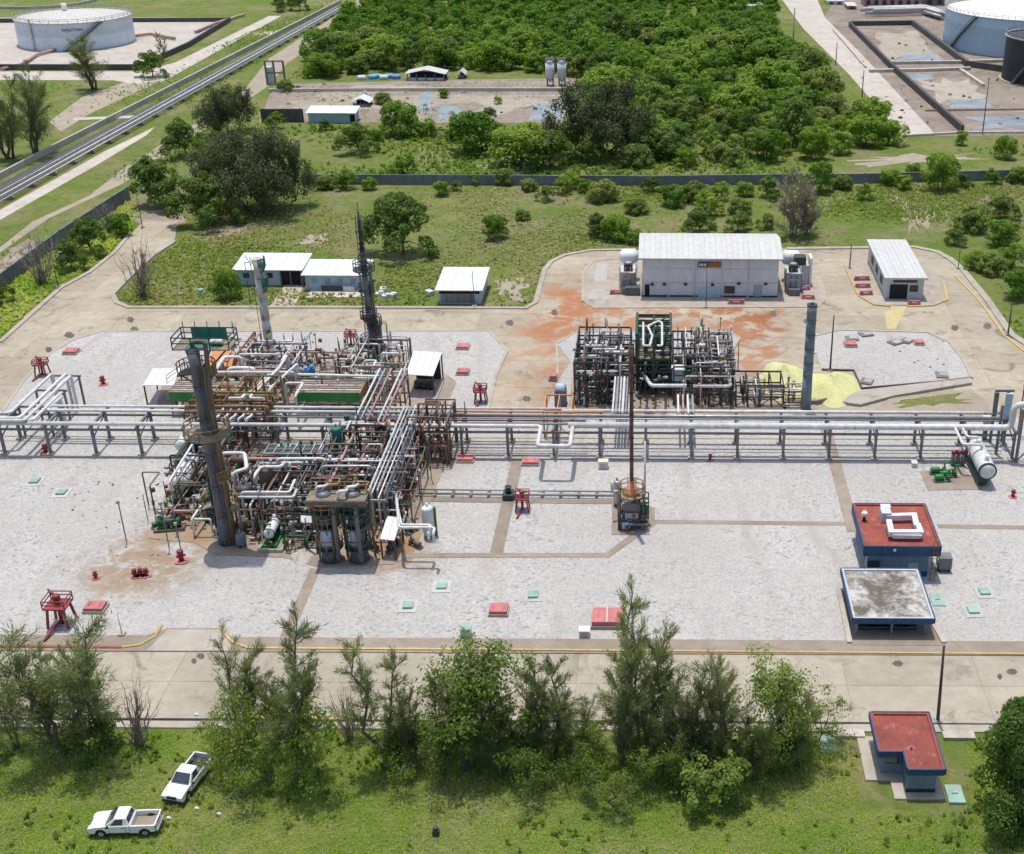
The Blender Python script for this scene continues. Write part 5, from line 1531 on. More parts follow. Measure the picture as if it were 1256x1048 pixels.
# ================================================================== PIPE CORRIDOR AT THE UPPER LEFT
def line_at(a, b, z0, z1=None):
    p = P(*a); q = P(*b)
    return Vector((p.x, p.y, z0)), Vector((q.x, q.y, z0 if z1 is None else z1))
a0, a1 = P(-60, 288), P(424, 12)
dv = (a1 - a0).normalized(); nv = Vector((-dv.y, dv.x, 0))
L_ = (a1 - a0).length
low_wall('low white-topped wall along the far side of the pipe corridor', [(-60, 252), (60, 188), (418, 4)], 1.3, .5, 'pale_concrete', 'corridor_wall')
sheet('wall_shadow_strip', [(-60, 258), (60, 194), (418, 8), (423, 9), (64, 198), (-60, 264)], 0, .04, 'bund_wall')  # flat dark sheet painting in the shadow below the corridor wall
offs = [(.0, .2, 'galvanised'), (.8, .16, 'steel_grey'), (1.7, .26, 'white_pipe'), (2.6, .15, 'steel_grey'), (3.4, .2, 'white_rusty'), (4.2, .14, 'steel_grey')]
nm_ = ['nearest', 'second', 'third', 'fourth', 'fifth', 'farthest']
for k, (o_, r_, mt) in enumerate(offs):
    s = a0 + nv * o_; e = a1 + nv * o_
    MB().tube([(s.x, s.y, .9), (e.x, e.y, .9)], r_, 8).build('corridor_pipe', mt, None, nm_[k] + ' pipe of the straight corridor at upper left, counted from the dirt track', 'pipe')
for k in range(int(L_ / 9)):
    p = a0 + dv * (4 + k * 9); q = p + nv * 4.6; p = p - nv * .5
    MB().bar((p.x, p.y, .35), (q.x, q.y, .35), .5, .6).build('pipe_sleeper', 'pole_concrete', None, 'concrete sleeper under the pipe corridor at upper left', 'sleeper', 'sleepers under the pipe corridor')

# ================================================================== MAIN PIPE RACK
Yf = P(110, 559).y; Yb = P(110, 540).y
ZR = 4.0
def rack_x(px): return P(px, 559).x
rack = thing('pipe_rack', 'long grey steel pipe rack crossing the whole plant', 'pipe rack', (0, Yf, .12))
X = rack_x(-50)
bents = []
while X < rack_x(1262):
    bents.append(X); X += 5.45
for i, X in enumerate(bents):
    for Y in (Yf, Yb):
        MB().bar((X, Y, .12), (X, Y, ZR - .28), .3).build('post', 'steel_grey', rack)
        MB().cbox((X, Y, .12), .8, .8, .25).build('footing', 'kerb_concrete', rack)
    MB().bar((X, Yf - .5, ZR - .14), (X, Yb + 1.2, ZR - .14), .26, .28).build('cross_beam', 'steel_grey', rack)
    MB().bar((X, Yf + .2, 2.4), (X, Yb - .2, ZR - .4), .12).build('knee_brace', 'steel_grey', rack)
for j, Y in enumerate((Yf, Yb)):
    for i in range(len(bents) - 1):
        MB().bar((bents[i] + .16, Y, ZR - .55), (bents[i + 1] - .16, Y, ZR - .55), .16, .26).build('edge_beam', 'steel_grey', rack)
xl, xr = rack_x(-80), rack_x(1262)
def rp_(name, label, pts, r, mat, n=8):
    return MB().tube(pts, r, n).build(name, mat, None, label, 'pipe')
U0 = P(659, 547, ZR + .3); U1 = P(699, 547, ZR + .3); Yp = Yf
rp_('rack_pipe', 'white pipe along the rack front with a U-shaped loop towards the yard', [(xl, Yp, ZR + .26), (U0.x, Yp, ZR + .26), (U0.x, U0.y, ZR + .26), (U1.x, U0.y, ZR + .26), (U1.x, Yp - .1, ZR + .26)], .25, 'white_pipe', 10)
ex = P(1238, 521, ZR + .4).x
rp_('rack_pipe', 'thickest white pipe on the right half of the rack front', [(U1.x - .5, Yp + .1, ZR + .4), (ex, Yp + .1, ZR + .4), (ex, Yp + .1, ZR + 3.4), (ex + 12, Yp + .1, ZR + 3.4)], .38, 'white_pipe', 12)
lp = P(54, 503, ZR + .3)
rp_('rack_pipe', 'white pipe along the back of the rack, farthest from the yard', [(P(76, 481, ZR + .3).x, P(76, 481, ZR + .3).y, ZR + .25), (P(60, 497, ZR + .3).x, Yb + .75, ZR + .25), (P(700, 500, ZR).x, Yb + .75, ZR + .25)], .17, 'white_pipe')
rp_('rack_pipe', 'white pipe along the rack, second from its back edge', [(P(72, 490, ZR + .3).x, P(76, 486, ZR + .3).y, ZR + .25), (P(54, 505, ZR + .3).x, Yb - .45, ZR + .25), (P(556, 506, ZR).x, Yb - .45, ZR + .25)], .2, 'white_pipe')
rp_('rack_pipe', 'grey-white pipe along the back of the right half of the rack', [(P(690, 500, ZR).x, Yb + .3, ZR + .25), (P(1224, 502, ZR).x, Yb + .3, ZR + .25)], .21, 'white_pipe')
rp_('rack_pipe', 'grey pipe in the middle of the right half of the rack', [(P(520, 507, ZR).x, Yb - .9, ZR + .2), (P(1226, 508, ZR).x, Yb - .9, ZR + .2)], .16, 'galvanised')
rp_('rack_pipe', 'thin grey pipe in the middle of the rack beside the cable tray', [(P(300, 511, ZR).x, Yb - 1.7, ZR + .15), (P(1226, 512, ZR).x, Yb - 1.7, ZR + .15)], .1, 'galvanised')
rp_('rack_pipe', 'rust-brown pipe on the rack between the left unit and the U-loop', [(P(430, 507, ZR).x, Yb - 2.3, ZR + .15), (P(720, 508, ZR).x, Yb - 2.3, ZR + .15)], .12, 'rust')
rp_('rack_pipe', 'orange-brown pipe on the rack behind the U-loop', [(P(560, 500, ZR).x, Yb + .0, ZR + .2), (P(740, 502, ZR).x, Yb, ZR + .2)], .15, 'orange_rust')
MB().box(P(560, 510, ZR).x, P(1224, 510, ZR).x, Yf + .9, Yf + 1.4, ZR, ZR + .1).build('cable_tray', 'steel_grey', None, 'flat grey cable tray in the middle of the rack', 'cable tray')
# pipes leaving the rack to the left back
for k, (sx, sy, exx, eyy, lab) in enumerate(((12, 507, 68, 458.5, 'leftmost'), (24, 513, 76, 458.5, 'second'), (30, 516, 79, 461, 'third'), (40, 516, 78, 484, 'rightmost'))):
    z = ZR + .75 if k < 3 else ZR + .5
    s = P(sx, sy, z); e = P(exx, eyy, z)
    pts_ = [(s.x - (14 if k == 0 else 8), s.y, z), (s.x, s.y, z), (s.x, e.y, z), (s.x, e.y, .3)]
    rp_('branch_pipe', lab + ' white pipe turning back from the left end of the rack', pts_, .2, 'white_pipe')
bs = thing('branch_rack', 'small grey steel stand under the white pipes at left', 'pipe rack', P(60, 490))
x0_ = P(10, 512, ZR).x; x1_ = P(46, 512, ZR).x
for Y in (P(40, 500, ZR).y, P(60, 480, ZR).y, P(75, 462, ZR).y):
    for X in (x0_, x1_): MB().bar((X, Y, .13), (X, Y, ZR), .22).build('post', 'steel_grey', bs)
    MB().bar((x0_ - .3, Y, ZR + .1), (x1_ + .3, Y, ZR + .1), .2).build('cross_beam', 'steel_grey', bs)
    MB().bar((x0_, Y, .5), (x1_, Y, ZR - .2), .1).build('brace', 'steel_grey', bs)
# right end of the rack
rt = thing('rack_tower', 'dark steel corner frame with light blue riser at the right end of the rack', 'frame', (ex, Yf, .12))
for (X, Y, h_) in ((ex - .9, Yb + .6, 7.2), (ex + .5, Yb + .6, 7.2), (ex + 1.0, Yf - .4, 7.0), (ex - .9, Yf + 1.6, 6.6)):
    MB().bar((X, Y, .12), (X, Y, h_), .3).build('post', 'steel_grey', rt)
MB().box(ex - 1.2, ex - .7, Yb + .1, Yb + .45, 3.6, 7.0).build('duct', 'steel_grey', rt)
MB().box(ex - .05, ex + .75, Yb - .6, Yb - .3, 3.8, 7.2).build('riser_panel', 'wall_pale_blue', rt)
MB().bar((ex - 1.1, Yb + .6, 7.1), (ex + 1.2, Yb + .6, 7.1), .25).build('beam', 'steel_grey', rt)
for s in (-1, 1): MB().bar((ex + 1.0, Yf - .4, .2), (ex + 1.0 + 2.6 * s, Yf - .4, 3.4), .14).build('brace', 'steel_grey', rt)
MB().ring((ex + 3.6, Yb + 3, 6.6), .5, .62, -.1, .1).build('hoop', 'rust', rt); MB().bar((ex + 3.1, Yb + 3, .13), (ex + 3.1, Yb + 3, 6.6), .14).build('post', 'rust', rt)
# --- shell-and-tube set right of the control room path
d0 = P(1193, 571); d1 = P(1207, 600)
xh = (d0.x + P(1209, 598).x) / 2
ex1 = thing('heat_exchanger', 'dark horizontal drum with white top beside the pumps at right', 'heat exchanger', (xh, (d0.y + d1.y) / 2, .12))
MB().drum((xh, d1.y + .1, 2.3), (xh, d0.y + .4, 2.3), 1.0, 18).build('upper_drum', 'white_pipe', ex1)
MB().drum((xh - .25, d1.y + .5, .95), (xh - .25, d0.y, .95), .7, 18).build('lower_drum', 'green_dark', ex1)
for Y in (d1.y + .9, d0.y - .9):
    MB().cbox((xh, Y, .12), 1.5, .4, .5).build('saddle', 'kerb_concrete', ex1); MB().cyl((xh, Y, 3.3), (xh, Y, 3.9), .25).build('nozzle', 'white_pipe', ex1)
MB().cyl((xh, d1.y - .1, 2.3), (xh, d1.y + .1, 2.3), 1.06, None, 18).build('flange', 'green_dark', ex1)
for k, (sx, lab) in enumerate(((1169, 'left'), (1178, 'right'))):
    s = P(sx, 520, ZR + .4); e = P(sx + 18, 552 - k * 9, 3.2)
    rp_('branch_pipe', lab + ' white pipe dropping from the rack to the drum at right', [(s.x, Yf, ZR + .4), (s.x, Yf - .8, ZR + .4), (s.x + .3, e.y, 3.9), (xh, e.y, 3.9), (xh, e.y, 3.2)], .17, 'white_pipe')
def pump(cx, cy, mat, label, rz=0.0, group=None, z=.17, s=1.0):
    r = thing('pump', label, 'pump', (cx, cy, z), group)
    ca, sa = math.cos(rz), math.sin(rz)
    def T(x, y, zz): return (cx + (x * ca - y * sa) * s, cy + (x * sa + y * ca) * s, z + zz * s)
    MB().cbox(T(0, 0, 0), 2.0 * s, .7 * s, .22 * s, rz).build('base_plate', 'steel_grey', r)
    MB().drum(T(-.75, 0, .58), T(.05, 0, .58), .33 * s, 12).build('motor', mat, r)
    MB().cyl(T(.2, 0, .55), T(.5, 0, .55), .12 * s).build('coupling', 'steel_dark', r)
    MB().cyl(T(.5, 0, .55), T(.85, 0, .55), .36 * s, None, 12).build('casing', mat, r)
    MB().tube([T(.68, 0, .7), T(.68, 0, 1.5), T(1.3, 0, 1.5)], .1 * s).build('outlet', mat, r)
    return r
for k, (px, py) in enumerate(((1150, 583), (1155, 592), (1163, 587))):
    q = P(px, py); pump(q.x, q.y, 'green_paint', ['far', 'near', 'right-hand'][k] + ' green pump on the brown pad at right', .1 * k)
for k in range(3):
    q = P(1168 + k * 6, 572); r = thing('filter_pot', ['left', 'middle', 'right'][k] + ' of three upright red-topped pots left of the drum', 'vessel', q)
    MB().cyl((q.x, q.y, .17), (q.x, q.y, 1.7), .26, None, 12).build('shell', 'steel_grey', r); MB().drum((q.x, q.y, 1.75), (q.x, q.y, 2.0), .3).build('head', 'red_paint', r)
q = P(1207, 540); r = thing('junction_cabinet', 'white box on a post under the rack beside the right drum', 'cabinet', q)
MB().bar((q.x, q.y, .12), (q.x, q.y, 2.4), .5).build('post', 'steel_grey', r); MB().cbox((q.x, q.y, 2.41), 1.0, .7, .8).build('casing', 'white_paint', r)
# ================================================================== PROCESS UNITS
def steel_frame(label, x0, x1, y0, y1, levels, nx, ny, mat, name='steel_structure', w=.22, brace=True, deck=None, z0=.18):
    r = thing(name, label, 'steel structure', ((x0 + x1) / 2, (y0 + y1) / 2, z0))
    top = levels[-1]
    xs_ = [x0 + (x1 - x0) * i / nx for i in range(nx + 1)]; ys_ = [y0 + (y1 - y0) * j / ny for j in range(ny + 1)]
    for X in xs_:
        for Y in ys_: MB().bar((X, Y, z0), (X, Y, top), w).build('post', mat, r)
    for z in levels:
        for Y in ys_: MB().bar((x0, Y, z - .1), (x1, Y, z - .1), w * .7, w).build('beam', mat, r)
        for X in xs_: MB().bar((X, y0, z - .13), (X, y1, z - .13), w * .65, w * .9).build('beam', mat, r)
    if brace:
        z = z0
        for i in range(nx):
            a, b = (xs_[i], xs_[i + 1]) if i % 2 == 0 else (xs_[i + 1], xs_[i])
            MB().bar((a, y0 - .02, z), (b, y0 - .02, levels[0] - .2), w * .5).build('brace', mat, r)
    for z in (deck or []):
        d = MB().box(x0 + .1, x1 - .1, y0 + .1, y1 - .1, z + .02, z + .07).build('deck', 'grating', r)
        MB().rail([(x0, y0, z), (x1, y0, z), (x1, y1, z), (x0, y1, z)], 1.1, .04, True).build('guard_rail', mat, d)
    return r
def column(label, bx, by, r_, h, mat, plats=(), skirt=1.2, name='distillation_column', top=True, ladder=R(-60), riser=None, platmat='grating', railmat='steel_ochre', z0=.18, courses=5):
    q = P(bx, by); cx, cy = q.x, q.y
    t = thing(name, label, 'column', (cx, cy, z0))
    MB().cyl((cx, cy, z0), (cx, cy, z0 + skirt), r_ * skirt_k, r_, 20).build('skirt', mat, t)
    for i in range(courses):
        za = z0 + skirt + (h - skirt) * i / courses; zb = z0 + skirt + (h - skirt) * (i + 1) / courses
        MB().cyl((cx, cy, za), (cx, cy, zb - .08), r_ - .01 * (i % 2), None, 20).build('shell_course', mat, t)
        MB().ring((cx, cy, zb - .08), r_ - .05, r_ + .05, -.06, .06, 20).build('girth_ring', mat, t)
    if top: MB().drum((cx, cy, h + z0 - .3), (cx, cy, h + z0 + .02), r_ - .02, 20, .6).build('head', mat, t)
    for (z, pr, a0, a1) in plats:
        p = MB().ring((cx, cy, z), r_ + .02, pr, -.12, 0, 18, a0, a1).build('platform', platmat, t)
        k = 12; full = abs(a1 - a0 - 2 * PI) < .01
        MB().rail([(cx + math.cos(a0 + (a1 - a0) * i / k) * (pr - .05), cy + math.sin(a0 + (a1 - a0) * i / k) * (pr - .05), z) for i in range(k if full else k + 1)], 1.1, .04, full).build('guard_rail', railmat, p)
        for i in range(5):
            a = a0 + (a1 - a0) * (i + .5) / 5
            MB().bar((cx + math.cos(a) * r_, cy + math.sin(a) * r_, z - 1.0), (cx + math.cos(a) * pr * .95, cy + math.sin(a) * pr * .95, z - .13), .1).build('bracket', 'steel_brown', p)
    m = MB(); m.ladder((cx + math.cos(ladder) * (r_ + .3), cy + math.sin(ladder) * (r_ + .3), z0), h - .5, .5, ladder + PI / 2); m.build('ladder', 'steel_brown', t)
    for (a, rr, zt, zb, mt) in (riser or []):
        d = r_ + rr + .25; X = cx + math.cos(a) * d; Y = cy + math.sin(a) * d
        MB().tube([(cx + math.cos(a) * r_ * .5, cy + math.sin(a) * r_ * .5, zt), (X, Y, zt), (X, Y, zb)], rr, 8).build('riser_pipe', mt, t)
    return t, cx, cy
skirt_k = 1.25
def drum_h(label, pa, pb, z, r_, mat, skid=None, sadd='kerb_concrete', name='horizontal_drum', ends=None, group=None):
    """horizontal drum between two ground pixels"""
    a, b = P(*pa), P(*pb)
    c = (a + b) / 2; t = thing(name, label, 'drum', (c.x, c.y, .18), group)
    A = Vector((a.x, a.y, z)); B = Vector((b.x, b.y, z))
    MB().drum(A, B, r_, 16).build('shell', mat, t)
    d = (B - A).normalized()
    rz = math.atan2(d.y, d.x)
    for f in (.2, .8):
        p = A.lerp(B, f); MB().cbox((p.x, p.y, .18), .35, r_ * 1.6, z - .18 - r_ * .7, rz).build('saddle', sadd, t)
        MB().cyl(p, p + Vector((0, 0, r_ + .35)), .16).build('nozzle', mat, t)
    for f in (0.02, .98):
        p = A.lerp(B, f); MB().cyl(p - d * .06, p + d * .06, r_ + .07, None, 16).build('flange', ends or mat, t)
    if skid:
        MB().cbox((c.x, c.y, .18), (B - A).length + 1.0, r_ * 2 + .5, .28, rz).build('skid', skid, t)
    return t
def vessel_v(label, px, py, r_, z0, z1, mat, name='upright_vessel', legs=True, group=None, mat2=None):
    q = P(px, py); t = thing(name, label, 'vessel', (q.x, q.y, .18), group)
    MB().drum((q.x, q.y, z0), (q.x, q.y, z1), r_, 16).build('shell', mat, t)
    if legs:
        for k in range(4):
            a = k * PI / 2 + .6; X = q.x + math.cos(a) * r_ * .85; Y = q.y + math.sin(a) * r_ * .85
            MB().bar((X, Y, .18), (X, Y, z0 + .3), .12).build('leg', mat2 or 'steel_grey', t)
    MB().cyl((q.x, q.y, z1), (q.x, q.y, z1 + r_ * .5 + .35), .12).build('nozzle', mat2 or mat, t)
    return t
MASS = {}
def clutter(tagname, label, x0, x1, y0, y1, n, zs, mats, seed, rr=(.06, .16), vert=.7, names='process_pipe'):
    """tangle of pipes on the levels of a unit, each pipe a thing of its own"""
    rs = random.Random(seed)
    for i in range(int(n * 1.5)):
        z = rs.choice(zs) + rs.uniform(-.25, .25); r_ = rs.uniform(*rr)
        mt = rs.choices([m for m, w in mats], [w for m, w in mats])[0]
        if rs.random() < .58:
            xa = rs.uniform(x0, x1 - 1.5); xb = min(x1, xa + rs.uniform(2.0, .8 * (x1 - x0))); y = rs.uniform(y0, y1)
            pts_ = [(xa, y, z), (xb, y, z)]
        else:
            ya = rs.uniform(y0, y1 - 1.0); yb = min(y1, ya + rs.uniform(1.5, .9 * (y1 - y0))); x = rs.uniform(x0, x1)
            pts_ = [(x, ya, z), (x, yb, z)]
        if rs.random() < vert: pts_ = [(pts_[0][0], pts_[0][1], .25 if rs.random() < .6 else max(.3, z - 2))] + pts_
        if rs.random() < vert:
            e = pts_[-1]
            if rs.random() < .4: e2 = (e[0] + rs.uniform(-2, 2), e[1], z) if abs(pts_[-2][1] - e[1]) > .1 else (e[0], e[1] + rs.uniform(-2, 2), z); pts_.append(e2); e = e2
            pts_.append((e[0], e[1], .25 if rs.random() < .7 else z + rs.uniform(.8, 2)))
        k = rs.random()
        if r_ < rr[0] + (rr[1] - rr[0]) * .66:
            MASS.setdefault(mt, MB()).tube(pts_, r_, 6)
            continue
        o = MB().tube(pts_, r_, 6).build(names, mt, None, label, 'pipe', tagname)
        if k < .5:
            p = Vector(pts_[len(pts_) // 2 - 1]).lerp(Vector(pts_[len(pts_) // 2]), rs.uniform(.3, .7))
            d_ = (Vector(pts_[len(pts_) // 2]) - Vector(pts_[len(pts_) // 2 - 1])).normalized()
            f = MB(); f.cyl(p - d_ * .16, p - d_ * .10, r_ * 1.9, None, 8); f.cyl(p + d_ * .10, p + d_ * .16, r_ * 1.9, None, 8); f.cyl(p - d_ * .1, p + d_ * .1, r_ * 1.4, None, 8)
            up = Vector((0, 0, 1)) if abs(d_.z) < .5 else Vector((0, -1, 0))
            f.cyl(p, p + up * (r_ + .35), .04, None, 6)
            v = f.build('valve', mt, o)
            MB().ringpath([p + up * (r_ + .35), p + up * (r_ + .40)], [.2, .2], 10).build('handwheel', 'red_paint' if rs.random() < .55 else 'steel_dark', v)
def grit(x0, x1, y0, y1, n, zmax, seed):
    """small fittings (valves, boxes, supports) too small to pick apart"""
    rs = random.Random(seed); mats = ['steel_brown', 'steel_dark', 'galvanised', 'rust', 'green_dark', 'white_rusty', 'red_paint', 'steel_grey', 'green_paint', 'steel_ochre']
    for i in range(n):
        x, y, z = rs.uniform(x0, x1), rs.uniform(y0, y1), .2 + zmax * rs.random() ** 1.4
        m = MASS.setdefault(rs.choice(mats), MB()); k = rs.random()
        if k < .35: m.cbox((x, y, z), rs.uniform(.15, .55), rs.uniform(.15, .5), rs.uniform(.15, .6), rs.random())
        elif k < .6: m.cyl((x, y, z), (x, y, z + rs.uniform(.3, .9)), rs.uniform(.08, .22), None, 7)
        elif k < .8: m.cyl((x - rs.uniform(.2, .5), y, z), (x + .3, y, z), rs.uniform(.1, .24), None, 7)
        else: m.bar((x, y, .18), (x, y, z + .6), .07)
def instrument_posts(label, x0, x1, y0, y1, n, seed, hts=(1.5, 4.5), mat='steel_grey', marks=()):
    rs = random.Random(seed); out = []
    for i in range(n):
        x, y, h = rs.uniform(x0, x1), rs.uniform(y0, y1), rs.uniform(*hts)
        o = MB().bar((x, y, .18), (x, y, h), .09).build('lamp_post', mat, None, label, 'post', label)
        MB().cbox((x, y - .1, h), .3, .25, .28).build('lamp_head', 'galvanised', o); out.append(o)
    rank_labels(out, marks, 'thin lamp post')

# ---------------------------------------------------------------- left back unit (behind the rack)
ZA = .18
hcol = HT(278, 668, 440)
Ycol = P(278, 668).y
zp = VY(255, 531, Ycol).z
t, cx, cy = column('tall dark grey column with ring platform in front of the rack at left', 278, 668, .58, hcol + .7, 'column_grey',
    [(zp, 2.3, 0, 2 * PI), (VY(270, 622, Ycol).z, 1.9, R(-30), R(200)), (hcol - 1.6, 1.9, R(-20), R(200)), (VY(262, 585, Ycol).z, 1.6, R(-60), R(60))], 3.2,
    riser=[(R(-25), .2, hcol - .8, .4, 'steel_brown'), (R(20), .14, hcol - 3, .4, 'steel_ochre'), (R(160), .12, 8, .4, 'green_dark')], railmat='steel_ochre')
# wide top platform with green screens
pz = hcol + .9
tp = thing('top_platform', 'green-screened service platform on top of the tall dark grey column', 'platform', (cx + .8, cy + .6, pz))
MB().box(cx - 1.9, cx + 3.6, cy - .2, cy + 2.6, pz, pz + .12).build('deck', 'grating', tp)
for (xa, xb, ya, yb) in ((cx - .9, cx + 2.6, cy + 2.55, cy + 2.63),):
    MB().box(xa, xb, ya, yb, pz + .14, pz + 1.3).build('screen', 'teal_paint', tp)
MB().box(cx - .8, cx + 2.5, cy + .1, cy + 2.5, pz + .13, pz + .16).build('mat', 'teal_paint', tp)
MB().rail([(cx - 1.9, cy - .2, pz), (cx + 3.6, cy - .2, pz), (cx + 3.6, cy + 2.6, pz), (cx - 1.9, cy + 2.6, pz)], 1.3, .045, True).build('guard_rail', 'green_dark', tp)
for xx in (-1.6, -.4, .8, 2.0, 3.3): MB().bar((cx + xx, cy + 2.5, pz), (cx + xx, cy + 2.5, pz + 2.0), .07).build('mast', 'steel_grey', tp)
for xx in (-1.4, 1.4, 3.2): MB().bar((cx + xx, cy + 1.4, pz - .05), (cx + xx * .3, cy + .4, pz - 2.4), .14).build('brace', 'steel_brown', tp)
MB().drum((cx + 1.6, cy + .8, pz + .5), (cx + 2.6, cy + .8, pz + .5), .3, 10).build('condenser_pot', 'white_rusty', tp)
MB().tube([(cx, cy, pz - .6), (cx, cy, pz + .9), (cx + 1.3, cy, pz + .9), (cx + 1.3, cy - .9, pz - 6)], .22).build('vapour_line', 'steel_brown', tp)
# air coolers with green sides
def air_cooler(label, xa, xb, yf_px, yb_px, side, z=3.4, tubes=12):
    a = P(xa, yf_px, z); b = P(xb, yf_px, z); c = P(xa, yb_px, z)
    x0, x1, y0, y1 = a.x, b.x, a.y, max(c.y, a.y + 2)
    t = thing('air_cooler', label, 'cooler', ((x0 + x1) / 2, y0, ZA))
    MB().box(x0, x1, y0 - .12, y0, z - 1.2, z).build('side_panel', side, t)
    MB().box(x0, x1, y1, y1 + .12, z - 1.2, z).build('side_panel', side, t)
    for X in (x0 - .12, x1): MB().box(X, X + .12, y0 - .1, y1 + .1, z - 1.19, z - .01).build('header_box', 'steel_ochre', t)
    for k in range(tubes):
        Y = y0 + .1 + (y1 - y0 - .2) * (k + .5) / tubes
        MB().bar((x0 + .02, Y, z - .12), (x1 - .02, Y, z - .12), (y1 - y0) / tubes * .62, .2).build('tube_row', ['pink_primer', 'steel_brown', 'white_rusty', 'steel_brown'][k % 4], t)
    nn = 3
    for i in range(nn + 1):
        for Y in (y0 + .1, y1 - .1):
            X = x0 + (x1 - x0) * i / nn; MB().bar((X, Y, ZA), (X, Y, z - 1.2), .22).build('leg', 'steel_ochre', t)
    for i in range(3):
        X = x0 + (x1 - x0) * (i + .5) / 3; MB().cyl((X, (y0 + y1) / 2, z - 1.9), (X, (y0 + y1) / 2, z - 1.25), 1.0, 1.3, 16).build('fan_ring', 'steel_brown', t)
    return x0, x1, y0, y1
air_cooler('green-sided air cooler behind the tall dark column', 207, 290, 481, 466, 'green_paint')
xa_, xb_, ya_, yb2_ = air_cooler('green-sided air cooler beside the black and white columns', 361, 441, 481.5, 464, 'green_paint')
for k, px in enumerate((376, 383)):
    q = P(px, 458 - k * 2, 3.6); MB().cbox((q.x, q.y, 3.45), .7, .5, .7).cyl((q.x, q.y, 4.1), (q.x, q.y, 4.5), .25).build('fan_motor_cover', 'tarp_blue', None, ['left', 'right'][k] + ' light blue cover on the green-sided air cooler', 'cover')
q = P(271, 440, 3.5); ob = thing('orange_furnace', 'orange rusty box with slanted top behind the tall column', 'furnace', (q.x, q.y, ZA))
MB().add([(q.x - 1.7, q.y - 1.2, 2.9), (q.x + 1.7, q.y - 1.2, 2.9), (q.x + 1.5, q.y + 1.6, 3.9), (q.x - 1.5, q.y + 1.6, 3.9), (q.x - 1.7, q.y - 1.2, 2.2), (q.x + 1.7, q.y - 1.2, 2.2), (q.x + 1.5, q.y + 1.6, 2.2), (q.x - 1.5, q.y + 1.6, 2.2)],
         [(0, 1, 2, 3), (4, 5, 1, 0), (5, 6, 2, 1), (6, 7, 3, 2), (7, 4, 0, 3), (4, 7, 6, 5)]).build('hood', 'orange_rust', ob)
MB().box(q.x - 1.4, q.x + 1.4, q.y - 1, q.y + 1.4, ZA, 2.19).build('body', 'rust', ob)
# white rusty stack with green platform
hs = HT(332, 436, 319); Ys = P(332, 436).y
t, cx, cy = column('white rust-streaked stack with small green platforms in the back yard', 332, 436, .62, hs, 'white_rusty', [(hs - .8, 1.05, R(-70), R(60)), (hs - 3.6, 1.1, R(-60), R(40))], 2.6, 'stack', False, R(200), None, 'teal_paint', 'teal_paint', courses=4)
for a in (200, 250, 330): MB().bar((cx + math.cos(R(a)) * .8, cy + math.sin(R(a)) * .8, hs - .6), (cx + math.cos(R(a)) * 1.5, cy + math.sin(R(a)) * 1.5, hs + .8), .07).build('aerial', 'steel_grey', t)
# black slender column with cage
hs = HT(458, 442, 258)
t, cx, cy = column('slender black column with stacked small platforms behind the plant', 458, 442, .38, hs * .72, 'column_grey',
    [(hs * .62, 1.5, 0, 2 * PI), (hs * .47, 1.1, 0, PI), (hs * .25, 1.7, R(-90), R(120)), (hs * .12, 1.5, R(60), R(300)), (hs * .3, 1.2, 0, 2 * PI)], 2, ladder=R(180), riser=[(R(10), .16, hs * .66, .5, 'steel_grey'), (R(60), .1, hs * .5, .5, 'steel_dark')], railmat='steel_dark', platmat='steel_dark')
MB().ringpath([(cx, cy, hs * .72), (cx, cy, hs * .86), (cx, cy, hs * .985)], [.3, .26, .16], 12).build('upper_shell', 'steel_dark', t)
for k in range(9):
    z = hs * (.64 + .037 * k); MB().ring((cx, cy, z), .3, .6 - k * .025, -.02, .02, 14).build('hoop', 'steel_dark', t)
    MB().bar((cx + .5 - k * .015, cy - .3, z), (cx + .485 - k * .015, cy - .3, z + hs * .037), .08).build('cage_bar', 'steel_dark', t)
    MB().bar((cx - .5 + k * .015, cy - .3, z), (cx - .485 + k * .015, cy - .3, z + hs * .037), .08).build('cage_bar', 'steel_dark', t)
MB().bar((cx, cy, hs * .98), (cx, cy, hs + 1.1), .1).build('aerial', 'steel_ochre', t)
t2 = vessel_v('grey upright vessel right of the slender black column', 467, 441, .55, 1.2, 5.4, 'column_grey')
rp_('vent_pipe', 'thin reddish hooked pipe right of the slender black column', [(P(478, 442).x, P(478, 442).y, .2), (P(478, 442).x, P(478, 442).y, 5.6), (P(470, 442).x, P(470, 442).y, 5.6)], .09, 'pink_primer')
UA = (P(255, 495).x, P(485, 495).x, P(300, 500).y, P(300, 442).y)
WM = [('white_pipe', 5), ('galvanised', 3), ('steel_brown', 2), ('pink_primer', 2), ('steel_grey', 2), ('rust', 1)]
clutter('tangled pipes of the left back unit', 'thin pipe in the tangle behind the rack at left', UA[0] + 1, P(360, 495).x, P(300, 490).y, P(300, 446).y, 42, (1.2, 2.4, 3.6, 4.6), WM, 1)
clutter('tangled pipes before the slender black column', 'thin pipe in the tangle between air cooler and slender black column', P(425, 470).x, P(495, 470).x, P(450, 496).y, P(450, 446).y, 40, (1., 2.2, 3.4, 4.2), WM, 2)
clutter('pipes along the back of the green cooler', 'thin pale pipe along the far side of the green-sided cooler', P(345, 460).x, P(470, 460).x, P(400, 462).y, P(400, 448).y, 16, (1., 2.2, 3.4), WM, 3)
